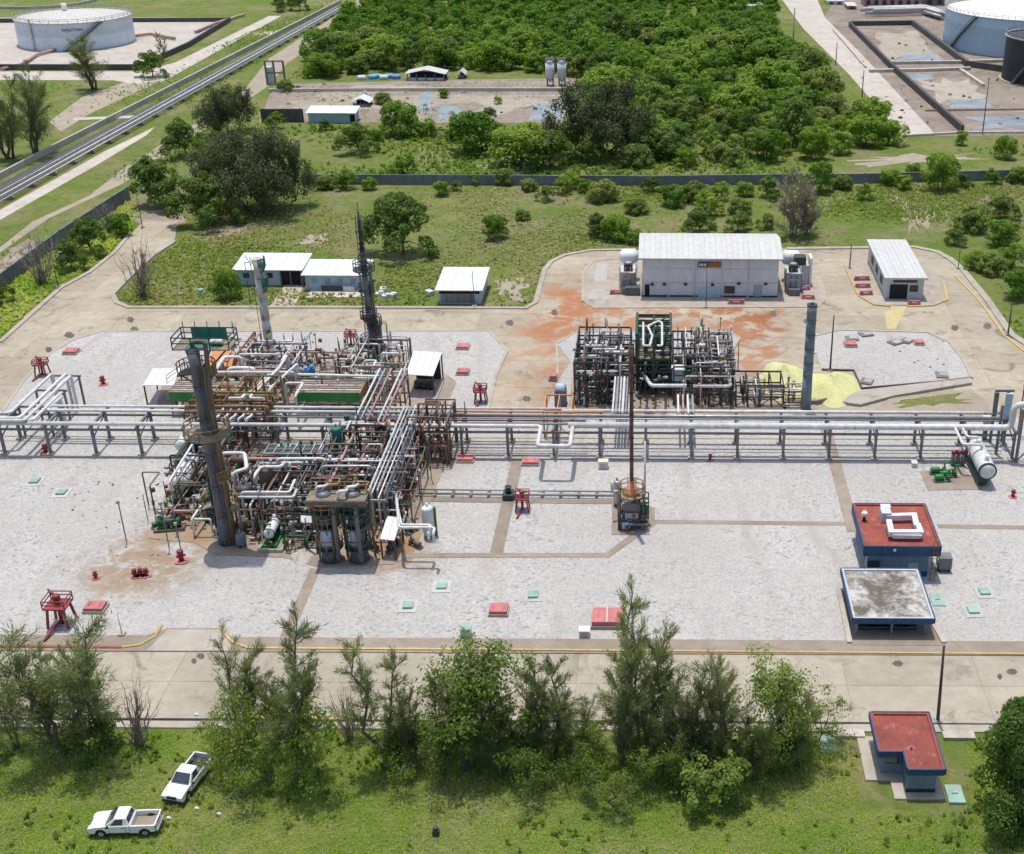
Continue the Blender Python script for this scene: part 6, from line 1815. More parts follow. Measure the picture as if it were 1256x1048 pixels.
for k, (pts_, z, r_) in enumerate((([(262, 458), (275, 438), (296, 438)], 4.6, .2), ([(262, 457), (330, 457), (362, 457)], 4.4, .22), ([(310, 484), (342, 452), (352, 436)], 4.8, .2), ([(300, 488), (335, 455)], 4.2, .16), ([(350, 470), (372, 470), (362, 486)], 4.4, .18), ([(330, 478), (365, 446)], 5.2, .17), ([(280, 452), (312, 452)], 3.6, .3), ([(345, 459), (470, 462)], 4.0, .18))):
    w = [P(a, b_, z) for a, b_ in pts_]
    rp_('header_pipe', ['bent white pipe right of the orange box', 'long level white pipe behind the green cooler', 'white pipe slanting towards the white stack', 'second white pipe slanting towards the white stack', 'white pipe hooking past the green cooler end', 'white pipe passing over the level white one', 'short thick white pipe beside the orange box', 'pale level pipe along the back of the green cooler'][k],
        [(w[0].x, w[0].y, .3)] + [(v.x, v.y, z) for v in w] + [(w[-1].x, w[-1].y, .5)], r_, 'white_pipe')
fx0, fx1 = P(272, 505).x, P(358, 505).x
steel_frame('ochre rusty pipe frame standing over the rack behind the tall column', fx0, fx1, Yb + .9, P(300, 480, 4).y, [2.4, 4.6, 6.2], 4, 1, 'steel_ochre', w=.2)
for k in range(6):
    Y = Yb - 2.6 + k * .75; z = 5.2 + .4 * (k % 2)
    rp_('manifold_pipe', nm_[k] + ' ochre pipe of the manifold over the rack, counted from the yard', [(fx0 - .4, Y, z - 1), (fx0 - .4, Y, z), (fx1 + .3, Y, z), (fx1 + .3, Y, z - 1.0)], .14, 'steel_ochre' if k % 3 else 'rust')
for k in range(5):
    X = fx0 + 3.6 + k * .95
    MB().tube([(X, Yf + .1, ZR + .3), (X, Yf + .1, ZR + .95), (X + .35, Yf + .7, ZR + .95), (X + .35, Yb - .5, ZR + 1.0)], .15, 7).build('jumper_pipe', 'white_pipe', None, ['first', 'second', 'third', 'fourth', 'fifth'][k] + ' short white jumper pipe on the rack, from the tall column', 'pipe')
for k, px in enumerate((297, 306)):
    a = P(px, 489, 6.3); MB().tube([(a.x - 1.6 + k * 3.2, a.y, 6.35), (a.x, a.y, 6.35), (a.x, Yb, 6.35), (a.x, Yb, 4.6)], .17).build('header_pipe', 'white_pipe', None, ['left', 'right'][k] + ' white pipe curling over the ochre frame', 'pipe')
clutter('rusty pipes over the rack', 'rusty pipe crossing the rack behind the left unit', fx0, fx1, Yb - 2.5, Yb + 3, 22, (2.0, 3.2, 5.0, 5.8), [('steel_ochre', 4), ('rust', 3), ('steel_brown', 3), ('white_pipe', 2)], 4)
# slanting pipe bridge between back unit and rack (white, perpendicular to the rack)
for k, (sx, lab) in enumerate(((441, 'first'), (448, 'second'), (456, 'third'), (470, 'fourth'), (476, 'fifth'))):
    z = 4.9 - .1 * k; s = P(sx, 503, z); e = P(sx + 26, 452, z)
    rp_('bridge_pipe', lab + ' pale pipe running back from the rack to the slender column', [(s.x, Yf + .4, z), (s.x, e.y, z), (s.x, e.y, .4)], .13, ['white_pipe', 'galvanised', 'pink_primer', 'white_pipe', 'pink_primer'][k])
x0_, x1_ = P(440, 505, 4.6).x, P(476, 505, 4.6).x
steel_frame('brown frame carrying the pale pipes behind the rack', x0_, x1_ + .4, Yb + 1.5, P(470, 462, 4.4).y, [2.2, 4.45], 1, 3, 'steel_brown', w=.18)

# ---------------------------------------------------------------- left front unit (before the rack)
# pair of reactors
REAC = []
for k, (px, lab) in enumerate(((407, 'left of the two squat reactors with blue-grey shells'), (442, 'right of the two squat reactors with blue-grey shells'))):
    hv = HT(px, 688, 609)
    t, cx, cy = column(lab, px, 688, .8, hv, 'blue_steel', [(HT(px, 688, 669), 1.4, 0, 2 * PI), (HT(px, 688, 642), 1.35, R(-170), R(120)), (HT(px, 688, 624), 1.55, 0, 2 * PI)], 2.0, 'reactor',
                       ladder=R(-150), riser=[(R(-70 if k else -40), .24, hv - .6, .6, 'steel_grey'), (R(60), .14, hv - 2, .6, 'green_dark')], railmat='green_dark' if k else 'steel_ochre', platmat='green_dark', courses=3)
    REAC.append((cx, cy, hv))
(c0x, c0y, hv), (c1x, c1y, _) = REAC
for k, (cx, cy, h_) in enumerate(REAC):
    MB().ring((cx, cy, 0), .75, .84, h_ * .28, h_ * .55, 24, R(-150), R(-50)).build('insulation_jacket', 'lavender_tank', bpy.data.objects['reactor' if k == 0 else 'reactor.001'])
tp = thing('reactor_platform', 'brown top platform bridging the two squat reactors', 'platform', ((c0x + c1x) / 2, c0y, hv))
MB().box(c0x - 1.5, c1x + 1.5, c0y - 1.15, c0y + .9, hv + .05, hv + .18).build('deck', 'grating', tp)
MB().box(c0x - 1.5, c1x + 1.5, c0y - 1.29, c0y - 1.16, hv - .5, hv + .15).build('edge_beam', 'steel_brown', tp)
MB().rail([(c0x - 1.5, c0y + .9, hv + .18), (c1x + 1.5, c0y + .9, hv + .18), (c1x + 1.5, c0y - 1.1, hv + .18)], 1.0, .03).build('guard_rail', 'steel_ochre', tp)
for X in (c0x - 1.4, c1x + 1.4, (c0x + c1x) / 2):
    for Y in (c0y + .85,): MB().bar((X, Y, ZA), (X, Y, hv - .02), .2).build('post', 'steel_brown', tp)
for k, (X, Y) in enumerate(((c0x - .6, c0y), (c0x + .5, c0y + .4), (c1x - .5, c0y), (c1x + .6, c0y + .3), (c0x + 1.7, c0y - .9))):
    MB().tube([(X, Y, hv + .2), (X, Y, hv + 1.1), (X + .8, Y, hv + 1.1), (X + .8, Y + 1.4, hv + .6)], .17).build('vapour_line', ['white_pipe', 'steel_ochre', 'white_pipe', 'rust', 'white_pipe'][k], tp)
# white roofs over pumps
for k, (quad, lab) in enumerate((([(466, 662), (484, 664), (493, 636), (475, 634)], 'small white tilted roof right of the two reactors'), ([(369, 642), (383, 642), (382, 634), (369, 633)], 'tiny white roof left of the two reactors'))):
    b, p = shelter(lab, quad, 2.4, 2.9, 0, 'roof_white', 'pump_roof', 'steel_dark', 2)
    q = sum(p, Vector()) / 4; pump(q.x, q.y, 'steel_dark', ['dark pump under the white tilted roof', 'dark pump under the tiny white roof'][k], 1.2)
# white vertical vessel at right of unit
t = vessel_v('white and pale blue upright vessel at the right edge of the left unit', 527, 660, .62, .7, 3.6, 'white_pipe', legs=True)
q = P(533, 660); MB().bar((q.x + .15, q.y + .3, .2), (q.x + .15, q.y + .3, 3.6), .3).build('side_column', 'green_paint', t); bpy.data.objects[t.name].children
for k, z in enumerate((4.5, 4.1)):
    a = P(486, 606 + k * 10, z); e = P(528, 655, z); mid = P(500, 618 + k * 4, z)
    rp_('branch_pipe', ['upper', 'lower'][k] + ' white pipe leading to the pale upright vessel', [(a.x, a.y, z), (mid.x, e.y + 1.2 + k * .5, z), (e.x + .25 - k * .5, e.y + 1.2 + k * .5, z), (e.x + .25 - k * .5, e.y + .2, z), (e.x + .25 - k * .5, e.y + .2, 3.4)], .15, 'white_pipe')
# drums
drum_h('white drum on dark green skid left of the tall column base', (226, 618), (240, 588), 2.7, .85, 'white_paint', 'green_dark', 'green_dark', ends='green_dark')
drum_h('white drum with green ends high on the left of the tall column', (228, 574), (243, 553), 2.9, .8, 'white_pipe', 'green_dark', 'green_dark', ends='green_paint')
drum_h('small white drum on green skid inside a concrete frame', (332, 671), (342, 652), 1.6, .55, 'white_paint', 'green_paint', 'green_dark', ends='green_paint')
q0 = P(318, 679); q1 = P(346, 679); Yk = P(330, 655).y
kf = thing('bund_frame', 'low concrete frame round the small white drum', 'kerb frame', (q0.x, q0.y, ZA))
MB().strip([(q0.x, Yk), (q0.x, q0.y), (q1.x, q0.y), (q1.x, Yk)], .3, ZA, .5).build('rim', 'kerb_concrete', kf)
MB().bar((P(322, 672).x, P(322, 672).y, .4), (P(330, 640).x, P(330, 640).y, 4.6), .14).build('brace', 'steel_brown', kf)
drum_h('teal exchanger lying level in the middle of the left unit', (348, 585), (362, 585), 3.6, .55, 'teal_paint', None, 'steel_grey', 'heat_exchanger', 'white_pipe')
drum_h('dark green exchanger right of the level teal one', (370, 584), (392, 584), 3.6, .6, 'green_dark', None, 'steel_grey', 'heat_exchanger', 'white_pipe')
drum_h('thick white level pipe drum above the reactors', (395, 603), (470, 603), 4.0, .24, 'white_pipe', None, 'steel_brown', 'horizontal_drum')
drum_h('long white level drum left of the reactors', (325, 606), (392, 606), 3.9, .22, 'white_pipe', None, 'steel_brown', 'horizontal_drum')
drum_h('dark green skid drum lowest at the left of the unit', (196, 652), (222, 650), 1.1, .4, 'green_dark', 'steel_brown', 'green_dark', ends='green_paint')
drum_h('brown exchanger behind the tall column', (293, 600), (318, 600), 3.8, .5, 'steel_brown', None, 'steel_brown', 'heat_exchanger', 'rust')
vessel_v('brown upright vessel between tall column and reactors', 332, 618, .8, 1.4, 4.4, 'steel_brown')
vessel_v('dark upright vessel left of the reactors', 306, 640, .9, 1.0, 4.2, 'steel_dark')
vessel_v('dark green upright vessel by the tall column base', 262, 640, .6, .9, 3.2, 'green_dark')
vessel_v('blue-grey small vessel at the foot of the tall column', 297, 672, .55, .6, 1.6, 'stack_blue')
vessel_v('green upright vessel behind the reactors', 418, 575, .6, 2.0, 5.2, 'teal_paint')
vessel_v('red upright tank behind the white pipe bridge', 467, 560, .6, 1.0, 2.6, 'red_paint')
# fin-fan cooler lying flat
x0, x1 = P(325, 553, 4.2).x, P(405, 553, 4.2).x; y0, y1 = P(360, 556, 4.2).y, P(360, 545, 4.2).y
ff = thing('fan_cooler', 'flat cooler with dark green fields in a pale frame before the rack', 'cooler', ((x0 + x1) / 2, y0, ZA))
for i in range(7):
    xa = x0 + (x1 - x0) * i / 7
    MB().box(xa + .1, xa + (x1 - x0) / 7 - .1, y0 + .12, y1 - .12, 3.9, 4.1).build('fan_field', 'green_dark', ff)
    MB().cyl((xa + (x1 - x0) / 14, (y0 + y1) / 2, 4.11), (xa + (x1 - x0) / 14, (y0 + y1) / 2, 4.16), .4, None, 12).build('fan', 'steel_dark', ff)
for i in range(8):
    X = x0 + (x1 - x0) * i / 7; MB().bar((X, y0, 4.12), (X, y1, 4.12), .12).build('frame_bar', 'galvanised', ff)
    if i % 2 == 0:
        for Y in (y0, y1): MB().bar((X, Y, ZA), (X, Y, 4.0), .18).build('leg', 'steel_grey', ff)
for Y in (y0, y1): MB().bar((x0, Y, 4.1), (x1, Y, 4.1), .16).build('frame_bar', 'galvanised', ff)
# frames of the unit
steel_frame('grey-brown steel frame around the vessels left of the reactors', P(292, 660).x, P(392, 660).x, P(340, 648).y, P(340, 590).y, [2.4, 4.2], 3, 2, 'steel_grey', w=.15)
steel_frame('grey steel frame behind the reactors', P(398, 620).x, P(462, 620).x, P(420, 628).y, P(420, 572).y, [2.4, 4.6], 3, 2, 'steel_brown', w=.15)
steel_frame('brown steel frame left of the tall column', P(216, 640).x, P(262, 640).x, P(240, 632).y, P(240, 575).y, [2.2, 3.8], 2, 2, 'steel_brown', w=.14)
steel_frame('rusty tall frame on the right of the white pipe bridge', P(520, 560).x, P(556, 560).x, P(530, 566).y, P(530, 542).y, [2.4, 4.6, 5.8], 3, 1, 'steel_brown', w=.16)
steel_frame('low brown frame right of the reactors', P(465, 640).x, P(506, 640).x, P(480, 640).y, P(480, 585).y, [2.2, 4.0], 2, 2, 'steel_brown', w=.14)
# white pipe bridge running from the rack to the unit front
zb_ = 5.0
s0, s1 = P(500, 503, zb_), P(463, 612, zb_); xb0, xb1 = P(484, 550, zb_).x - .9, P(484, 550, zb_).x + 1.0
br_ = thing('pipe_bridge', 'grey steel bridge carrying white pipes from the rack to the reactors', 'pipe rack', (xb0, (s0.y + s1.y) / 2, ZA))
nb = 6
for i in range(nb + 1):
    Y = s1.y + (s0.y - s1.y) * i / nb
    for X in (xb0, xb1): MB().bar((X, Y, ZA), (X, Y, zb_ - .3), .22).build('post', 'steel_grey', br_)
    MB().bar((xb0 - .2, Y, zb_ - .2), (xb1 + .2, Y, zb_ - .2), .2).build('cross_beam', 'galvanised', br_)
for X in (xb0, xb1): MB().bar((X, s1.y, zb_ - .5), (X, s0.y, zb_ - .5), .18, .25).build('edge_beam', 'galvanised', br_)
for k in range(5):
    X = xb0 + .05 + (xb1 - xb0 - .1) * k / 4; z = zb_ + .12
    rp_('bridge_pipe', ['first', 'second', 'third', 'fourth', 'fifth'][k] + ' white pipe of the bridge to the reactors, from the left', [(X, s0.y + 1.0, z), (X, s1.y + .8 * (k % 3), z), (X, s1.y + .8 * (k % 3), 1.0)], [.11, .09, .13, .08, .11][k], ['white_pipe', 'white_rusty', 'galvanised', 'white_pipe', 'steel_grey'][k])
# level pipes seen in front
for k, (pts_, z, r_, mt, lab) in enumerate((
    ([(296, 604), (355, 604), (362, 588)], 4.8, .15, 'white_pipe', 'white pipe stepping level then back left of the reactors'),
    ([(290, 610), (360, 610), (364, 600)], 4.6, .15, 'white_pipe', 'second white stepped pipe left of the reactors'),
    ([(272, 556), (300, 556), (303, 575), (286, 580)], 5.0, .22, 'white_pipe', 'white hooked pipe right of the tall column'),
    ([(303, 563), (326, 563), (345, 563)], 4.4, .18, 'pink_primer', 'pinkish level pipe behind the hooked white one'),
    ([(312, 584), (320, 573), (345, 573), (350, 566)], 4.8, .2, 'white_rusty', 'pale bent pipe over the brown vessel'),
    ([(340, 563), (398, 563)], 4.6, .2, 'white_pipe', 'white level pipe above the teal exchanger'),
    ([(235, 637), (249, 617)], 2.4, .12, 'white_pipe', 'short white slanting pipe left of the tall column base'),
    ([(235, 637), (258, 637)], 2.2, .12, 'white_pipe', 'short white level pipe left of the tall column base'),
    ([(236, 608), (262, 608)], 3.0, .1, 'white_pipe', 'white level pipe from the white drum to the tall column'),
    ([(208, 590), (236, 545)], 4.4, .13, 'white_pipe', 'white pipe slanting over the drums left of the tall column'),
    ([(395, 572), (455, 572)], 5.2, .16, 'galvanised', 'grey level pipe behind the reactors'),
    ([(410, 566), (492, 566)], 4.8, .14, 'galvanised', 'grey level pipe crossing under the white bridge'))):
    w = [P(a, b_, z) for a, b_ in pts_]
    rp_('header_pipe', lab, [(w[0].x, w[0].y, .4)] + [tuple(v) for v in w] + [(w[-1].x, w[-1].y, .5)], r_, mt)
BM = [('steel_brown', 5), ('white_pipe', 2), ('rust', 2), ('galvanised', 2), ('pink_primer', 2), ('green_dark', 2), ('steel_dark', 4), ('white_rusty', 3)]
clutter('tangled pipes of the left front unit', 'thin pipe in the tangle between tall column and reactors', P(285, 620).x, P(398, 620).x, P(340, 662).y, P(340, 586).y, 66, (.7, 1.4, 2.2, 3.0, 3.9), BM, 11)
clutter('tangled pipes behind the reactors', 'thin pipe in the tangle behind the two reactors', P(395, 600).x, P(470, 600).x, P(420, 640).y, P(420, 560).y, 60, (.8, 1.7, 2.8, 3.8, 4.8), BM, 12)
clutter('tangled pipes left of the tall column', 'thin pipe in the tangle left of the tall column base', P(205, 610).x, P(268, 610).x, P(240, 648).y, P(240, 560).y, 30, (.8, 1.8, 3.0, 4.2), BM, 13)
clutter('tangled pipes right of the reactors', 'thin pipe in the tangle right of the two reactors', P(465, 600).x, P(512, 600).x, P(480, 655).y, P(480, 565).y, 34, (.8, 1.8, 3.0, 4.2), BM, 14)
clutter('rusty pipes by the tall rusty frame', 'rusty pipe around the tall rusty frame before the rack', P(505, 560).x, P(556, 560).x, P(530, 575).y, P(530, 545).y, 22, (1.0, 2.6, 4.4, 6.0), [('rust', 4), ('steel_brown', 4), ('galvanised', 1)], 15)
clutter('low pipes in front of the reactors', 'low rusty pipe on the floor in front of the reactors', P(352, 670).x, P(395, 670).x, P(370, 682).y, P(370, 650).y, 12, (.5, .9, 1.5), BM, 16)
for k, (px, py, mt) in enumerate(((206, 652, 'green_paint'), (196, 648, 'green_paint'), (352, 668, 'green_paint'), (350, 655, 'green_dark'), (318, 664, 'steel_brown'), (300, 655, 'steel_dark'), (480, 672, 'steel_brown'), (458, 676, 'rust'), (375, 662, 'rust'), (505, 655, 'green_dark'), (218, 632, 'green_dark'), (510, 672, 'steel_brown'))):
    q = P(px, py); pump(q.x, q.y, mt, ['bright green pump at the left corner of the left front unit', 'second bright green pump at the left corner of the unit', 'bright green pump in the kerbed corner by the small white drum', 'dark green pump behind the small white drum', 'brown pump left of the small white drum', 'black pump right of the tall column base', 'brown pump below the white tilted roof', 'rust red pump before the right reactor', 'rust red pump left of the two reactors', 'dark green pump left of the pale upright vessel', 'dark green pump by the white drums', 'brown pump nearest the footpath right of the reactors'][k], k * .8, None, .18, .85)
instrument_posts('thin lamp post standing in the left front unit', P(180, 620).x, P(520, 620).x, P(300, 680).y, P(300, 560).y, 26, 21, (2.0, 6.0), marks=[(278, 668, 'the tall dark grey column'), (407, 688, 'the left reactor'), (442, 688, 'the right reactor'), (527, 660, 'the pale upright vessel'), (233, 603, 'the white drum left of the column'), (342, 600, 'the teal exchanger'), (480, 570, 'the white pipe bridge')])
instrument_posts('thin lamp post standing in the left back unit', P(200, 470).x, P(490, 470).x, P(300, 498).y, P(300, 440).y, 20, 22, (2.0, 5.0), marks=[(332, 436, 'the white rusty stack'), (458, 442, 'the slender black column'), (400, 490, 'the right green-sided cooler'), (240, 490, 'the left green-sided cooler')])

grit(P(290, 620).x, P(398, 620).x, P(340, 676).y, P(340, 582).y, 230, 3.8, 101)
grit(P(395, 600).x, P(510, 600).x, P(440, 660).y, P(440, 556).y, 240, 4.6, 102)
grit(P(200, 610).x, P(275, 610).x, P(240, 652).y, P(240, 552).y, 170, 3.6, 103)
grit(P(250, 470).x, P(490, 470).x, P(400, 500).y, P(400, 444).y, 330, 4.2, 104)
# ---------------------------------------------------------------- middle back unit
x0, x1 = P(781, 480).x, P(822, 480).x
y0, y1 = P(800, 486).y, P(800, 452).y
zt = HT(800, 486, 441)
ztop = 8.5
steel_frame('dark green steel tower with white pipe loop on top, middle unit', x0, x1, y0, P(800, 386, ztop).y, [2.6, 5.2, ztop], 2, 3, 'green_dark', 'green_tower', .28, deck=[5.2])
gt = bpy.data.objects['green_tower']
yt0, yt1 = y0, P(800, 386, ztop).y
for k in range(6):
    Y = yt0 + (yt1 - yt0) * (k + .5) / 6; MB().bar((x0, Y, ztop - .1), (x1, Y, ztop - .1), .14, .2).build('joist', 'green_dark', gt)
MB().bar((x0 + .3, yt0 + .4, ztop), (x1 - .3, yt1 - .4, ztop), .14).build('brace', 'green_dark', gt)
for sgn, X in ((0, x0), (1, x1)): MB().bar((X, yt0, ztop + .1), (X, yt1, ztop + .1), .35, .4).build('top_rim', 'green_dark', gt)
for i in range(3):
    xa = x0 + (x1 - x0) * (i + .15) / 3; MB().bar((xa, y0 - .05, .3), (x0 + (x1 - x0) * (i + .9) / 3, y0 - .05, 5.0), .14).build('brace', 'teal_paint', gt)
for z in (3.4, 4.4):
    MB().box(x0, x1, y0 - .16, y0 - .1, z, z + .35).build('side_panel', 'green_dark', gt)
z = ztop + .35
pl = [P(a, b_, z) for a, b_ in ((789, 396), (789, 424), (797, 426), (803, 415), (812, 396))]
rp_('loop_pipe', 'white looped pipe on the roof of the green tower', [(pl[0].x, pl[0].y, z), (pl[1].x, pl[1].y, z), (pl[2].x, pl[1].y - .1, z), (pl[2].x + .3, pl[1].y + 3.2, z), (pl[0].x + .6, pl[1].y + 6.5, z), (pl[4].x - .5, pl[0].y + .6, z), (pl[4].x, pl[0].y, z), (pl[4].x, pl[1].y, z), (pl[2].x + .9, pl[1].y, z)], .15, 'white_pipe')
q = P(800, 470, 3); rp_('branch_pipe', 'pale elbowed pipe in front of the green tower', [(P(791, 463, 4.2).x, P(791, 463, 4.2).y + .2, 4.2), (P(799, 472, 4.2).x, P(799, 472, 4.2).y - .3, 4.2), (P(842, 472, 4.2).x, P(842, 472, 4.2).y - .3, 4.2)], .24, 'white_pipe')
steel_frame('dark steel pipe structure left of the green tower', P(705, 500).x, P(772, 500).x, P(740, 498).y, P(740, 452).y, [2.2, 4.4, 6.2], 5, 4, 'steel_dark', w=.2)
steel_frame('dark steel pipe structure right of the green tower', P(826, 500).x, P(897, 500).x, P(860, 498).y, P(860, 452).y, [2.2, 4.4, 5.6], 5, 4, 'steel_dark', w=.2)
steel_frame('low dark steel frame beside the sulphur pile', P(902, 500).x, P(960, 500).x, P(930, 500).y, P(930, 482).y, [1.6, 3.2], 4, 1, 'steel_dark', w=.2)
CM = [('galvanised', 5), ('white_rusty', 4), ('steel_grey', 4), ('steel_dark', 4), ('white_pipe', 2), ('pink_primer', 1), ('steel_brown', 3)]
clutter('tangled pipes left of the green tower', 'thin grey pipe in the dark structure left of the green tower', P(706, 490).x, P(773, 490).x, P(740, 500).y, P(740, 450).y, 75, (.9, 2.2, 3.4, 4.6, 6.0), CM, 31)
clutter('tangled pipes right of the green tower', 'thin grey pipe in the dark structure right of the green tower', P(824, 490).x, P(900, 490).x, P(860, 500).y, P(860, 448).y, 75, (.9, 2.2, 3.4, 4.6, 5.6), CM, 32)
clutter('tangled pipes inside the green tower', 'dark pipe inside the green tower', x0, x1, y0, yt1 - 1, 44, (.9, 2.2, 3.6, 4.8, 6.2, 7.6), [('green_dark', 4), ('steel_dark', 4), ('galvanised', 1)], 33)
clutter('pipes by the sulphur pile', 'dark pipe in the low frame beside the sulphur pile', P(902, 500).x, P(985, 500).x, P(930, 502).y, P(930, 484).y, 20, (.8, 1.6, 2.8), CM, 34)
# bundles falling from unit to rack
for k in range(6):
    X = P(752 + k * 4.0, 500, 4.4).x; z = 4.6
    rp_('drop_pipe', nm_[k].replace('nearest', 'leftmost').replace('farthest', 'rightmost') + ' pale pipe of the bundle left of the green tower running to the rack', [(X, P(760, 462, z).y, 1), (X, P(760, 462, z).y, z), (X, Yb - .6, z), (X, Yb - .6, ZR + .1)], .12 + .05 * (k % 2), ['white_pipe', 'galvanised', 'white_rusty'][k % 3])
for k in range(4):
    X = P(832 + k * 6, 500, 4.4).x; z = 4.5
    rp_('drop_pipe', ['leftmost', 'second', 'third', 'rightmost'][k] + ' pale pipe of the bundle right of the green tower running to the rack', [(X, P(840, 484, z).y, 1), (X, P(840, 484, z).y, z), (X, Yb - .5, z), (X, Yb - .5, ZR + .1)], .13, ['white_pipe', 'pink_primer', 'white_pipe', 'galvanised'][k])
for k, (a, b_, c_, z, r_, lab) in enumerate(((712, 742, 468.5, 4.0, .22, 'lowest'), (715, 742, 451, 5.4, .22, 'middle'), (720, 745, 440, 6.2, .2, 'upper'), (743, 770, 448, 6.0, .26, 'right-hand'))):
    drum_h(lab + ' level white exchanger in the structure left of the green tower', (a, c_ + z * 6.0), (b_, c_ + z * 6.0), z, r_, 'white_rusty', None, 'steel_dark', 'heat_exchanger')
q = P(831, 492); vb = thing('blue_cabinet', 'pale box with blue front among pipes right of the green tower', 'cabinet', (q.x, q.y, ZA))
MB().cbox((q.x, q.y, 3.2), 1.5, 1.5, 1.5).build('casing', 'wall_pale_blue', vb); MB().cbox((q.x, q.y, 4.71), 1.7, 1.7, .12).build('lid', 'roof_white', vb)
for sx in (-.6, .6): MB().bar((q.x + sx, q.y, ZA), (q.x + sx, q.y, 3.2), .16).build('leg', 'steel_dark', vb)
rp_('branch_pipe', 'pale square-bent pipe at the right of the middle unit', [(P(850, 474, 3.4).x, P(850, 474, 3.4).y, 3.4), (P(896, 474, 3.4).x, P(896, 474, 3.4).y, 3.4), (P(896, 474, 3.4).x, P(893, 432, 4.0).y, 3.4), (P(888, 437, 3.4).x, P(893, 432, 4.0).y, 3.4), (P(888, 437, 3.4).x, P(893, 432, 4.0).y, .4)], .22, 'white_rusty')
for k, (px, py, h_) in enumerate(((860, 462, 5.8), (868, 466, 4.8), (846, 470, 5.2), (882, 474, 4.2))):
    vessel_v(['pale', 'grey', 'dark', 'brown'][k] + ' upright vessel in the structure right of the green tower', px, py + 10, .5, 1.2, h_, ['white_rusty', 'galvanised', 'steel_dark', 'steel_brown'][k])
grit(P(704, 490).x, P(900, 490).x, P(800, 502).y, P(800, 450).y, 380, 5.5, 105)
instrument_posts('thin lamp post standing in the middle unit', P(705, 480).x, P(900, 480).x, P(800, 500).y, P(800, 445).y, 26, 23, (2.5, 7.5), marks=[(800, 470, 'the green tower'), (720, 490, 'the left dark structure corner'), (740, 460, 'the left dark structure back'), (840, 490, 'the blue-fronted box'), (885, 480, 'the right dark structure corner'), (870, 455, 'the right dark structure back')])
q = P(688, 497); cb = thing('transformer_box', 'dark blue box with curved lid beside the rack left of the middle unit', 'cabinet', (q.x, q.y, .13))
MB().cbox((q.x, q.y, .13), 1.5, 1.5, 2.2).build('casing', 'blue_steel', cb); MB().drum((q.x - .6, q.y, 2.35), (q.x + .6, q.y, 2.35), .7, 12, .1).build('lid', 'wall_pale_blue', cb)
# rust-red frame at the U-loop
steel_frame('orange rusty frame behind the U-loop of the rack', P(672, 515).x, P(704, 515).x, Yb + 1.3, P(690, 492, 3).y, [2.0, 3.9], 2, 1, 'orange_rust', w=.18)

# ---------------------------------------------------------------- heater with tall mast in the yard
hq = P(775, 645); hm = HT(775, 645, 425); htop = HT(775, 645, 600)
ht = thing('fired_heater', 'grey heater box with tall rusty chimney in the middle of the yard', 'heater', (hq.x, hq.y, .19))
MB().cbox((hq.x, hq.y, .19), 1.8, 1.8, 3.3).build('firebox', 'steel_grey', ht)
MB().cbox((hq.x, hq.y - 1.06, 1.0), 1.4, .1, 1.2).build('burner_panel', 'galvanised', ht)
MB().ringpath([(hq.x, hq.y, 3.5), (hq.x, hq.y, 4.2), (hq.x, hq.y, 5.6)], [1.05, .8, .24], 4).build('hood', 'orange_rust', ht)
n = 6
for i in range(n):
    za = 5.6 + (hm - 5.6) * i / n; zb2 = 5.6 + (hm - 5.6) * (i + 1) / n
    MB().cyl((hq.x, hq.y, za), (hq.x, hq.y, zb2 - .05), .21, None, 14).build('chimney_section', 'chimney_brown', ht)
    MB().ring((hq.x, hq.y, zb2 - .05), .15, .26, -.05, .05, 14).build('flange', 'chimney_brown', ht)
for (sx, sy) in ((-1.25, -1.1), (1.25, -1.1), (1.25, 1.1), (-1.25, 1.1)): MB().bar((hq.x + sx, hq.y + sy, .19), (hq.x + sx, hq.y + sy, 4.6), .16).build('post', 'steel_brown', ht)
dk = MB().ring((hq.x, hq.y, 4.0), 1.05, 1.45, -.05, .05, 16).build('platform', 'grating', ht)
MB().rail([(hq.x + math.cos(a) * 1.42, hq.y + math.sin(a) * 1.42, 4.05) for a in [i * PI / 5 for i in range(10)]], 1.1, .04, True).build('guard_rail', 'steel_ochre', dk)
wp = P(791, 622); rp_('vent_pipe', 'upright white pipe right of the heater chimney', [(wp.x, wp.y, .2), (wp.x, wp.y, HT(791, 622, 542))], .12, 'white_pipe')
clutter('pipes round the heater', 'thin pipe around the heater in the yard', hq.x - 1.5, hq.x + 1.8, hq.y - 1.4, hq.y + 1.8, 14, (.8, 1.6, 2.6, 3.8), [('steel_grey', 3), ('green_dark', 2), ('white_rusty', 2), ('steel_brown', 2)], 41)
vessel_v('dark green pot right of the heater firebox', 790, 644, .55, .6, 2.2, 'green_dark')
vessel_v('pale pot in front of the heater firebox', 768, 651, .5, .5, 1.0, 'wall_pale_blue')
vessel_v('pale grey upright vessel left of the heater', 757, 622, .4, .6, 3.2, 'galvanised')
rp_('yard_pipe', 'long low pale pipe across the yard to the heater', [(P(505, 607).x, P(505, 607).y, .7), (P(760, 610).x, P(760, 610).y, .7)], .1, 'galvanised')
rp_('yard_pipe', 'thin grey pipe beside the long low pale pipe', [(P(505, 610).x, P(505, 610).y, .55), (P(756, 613).x, P(756, 613).y, .55)], .1, 'galvanised')
for k in range(12):
    q = P(512 + k * 22, 608.5); MB().cbox((q.x, q.y, .12), .3, 1.3, .38).build('pipe_support', 'kerb_concrete', None, 'small concrete support under the low pipes to the heater', 'support', 'supports of the low yard pipes')
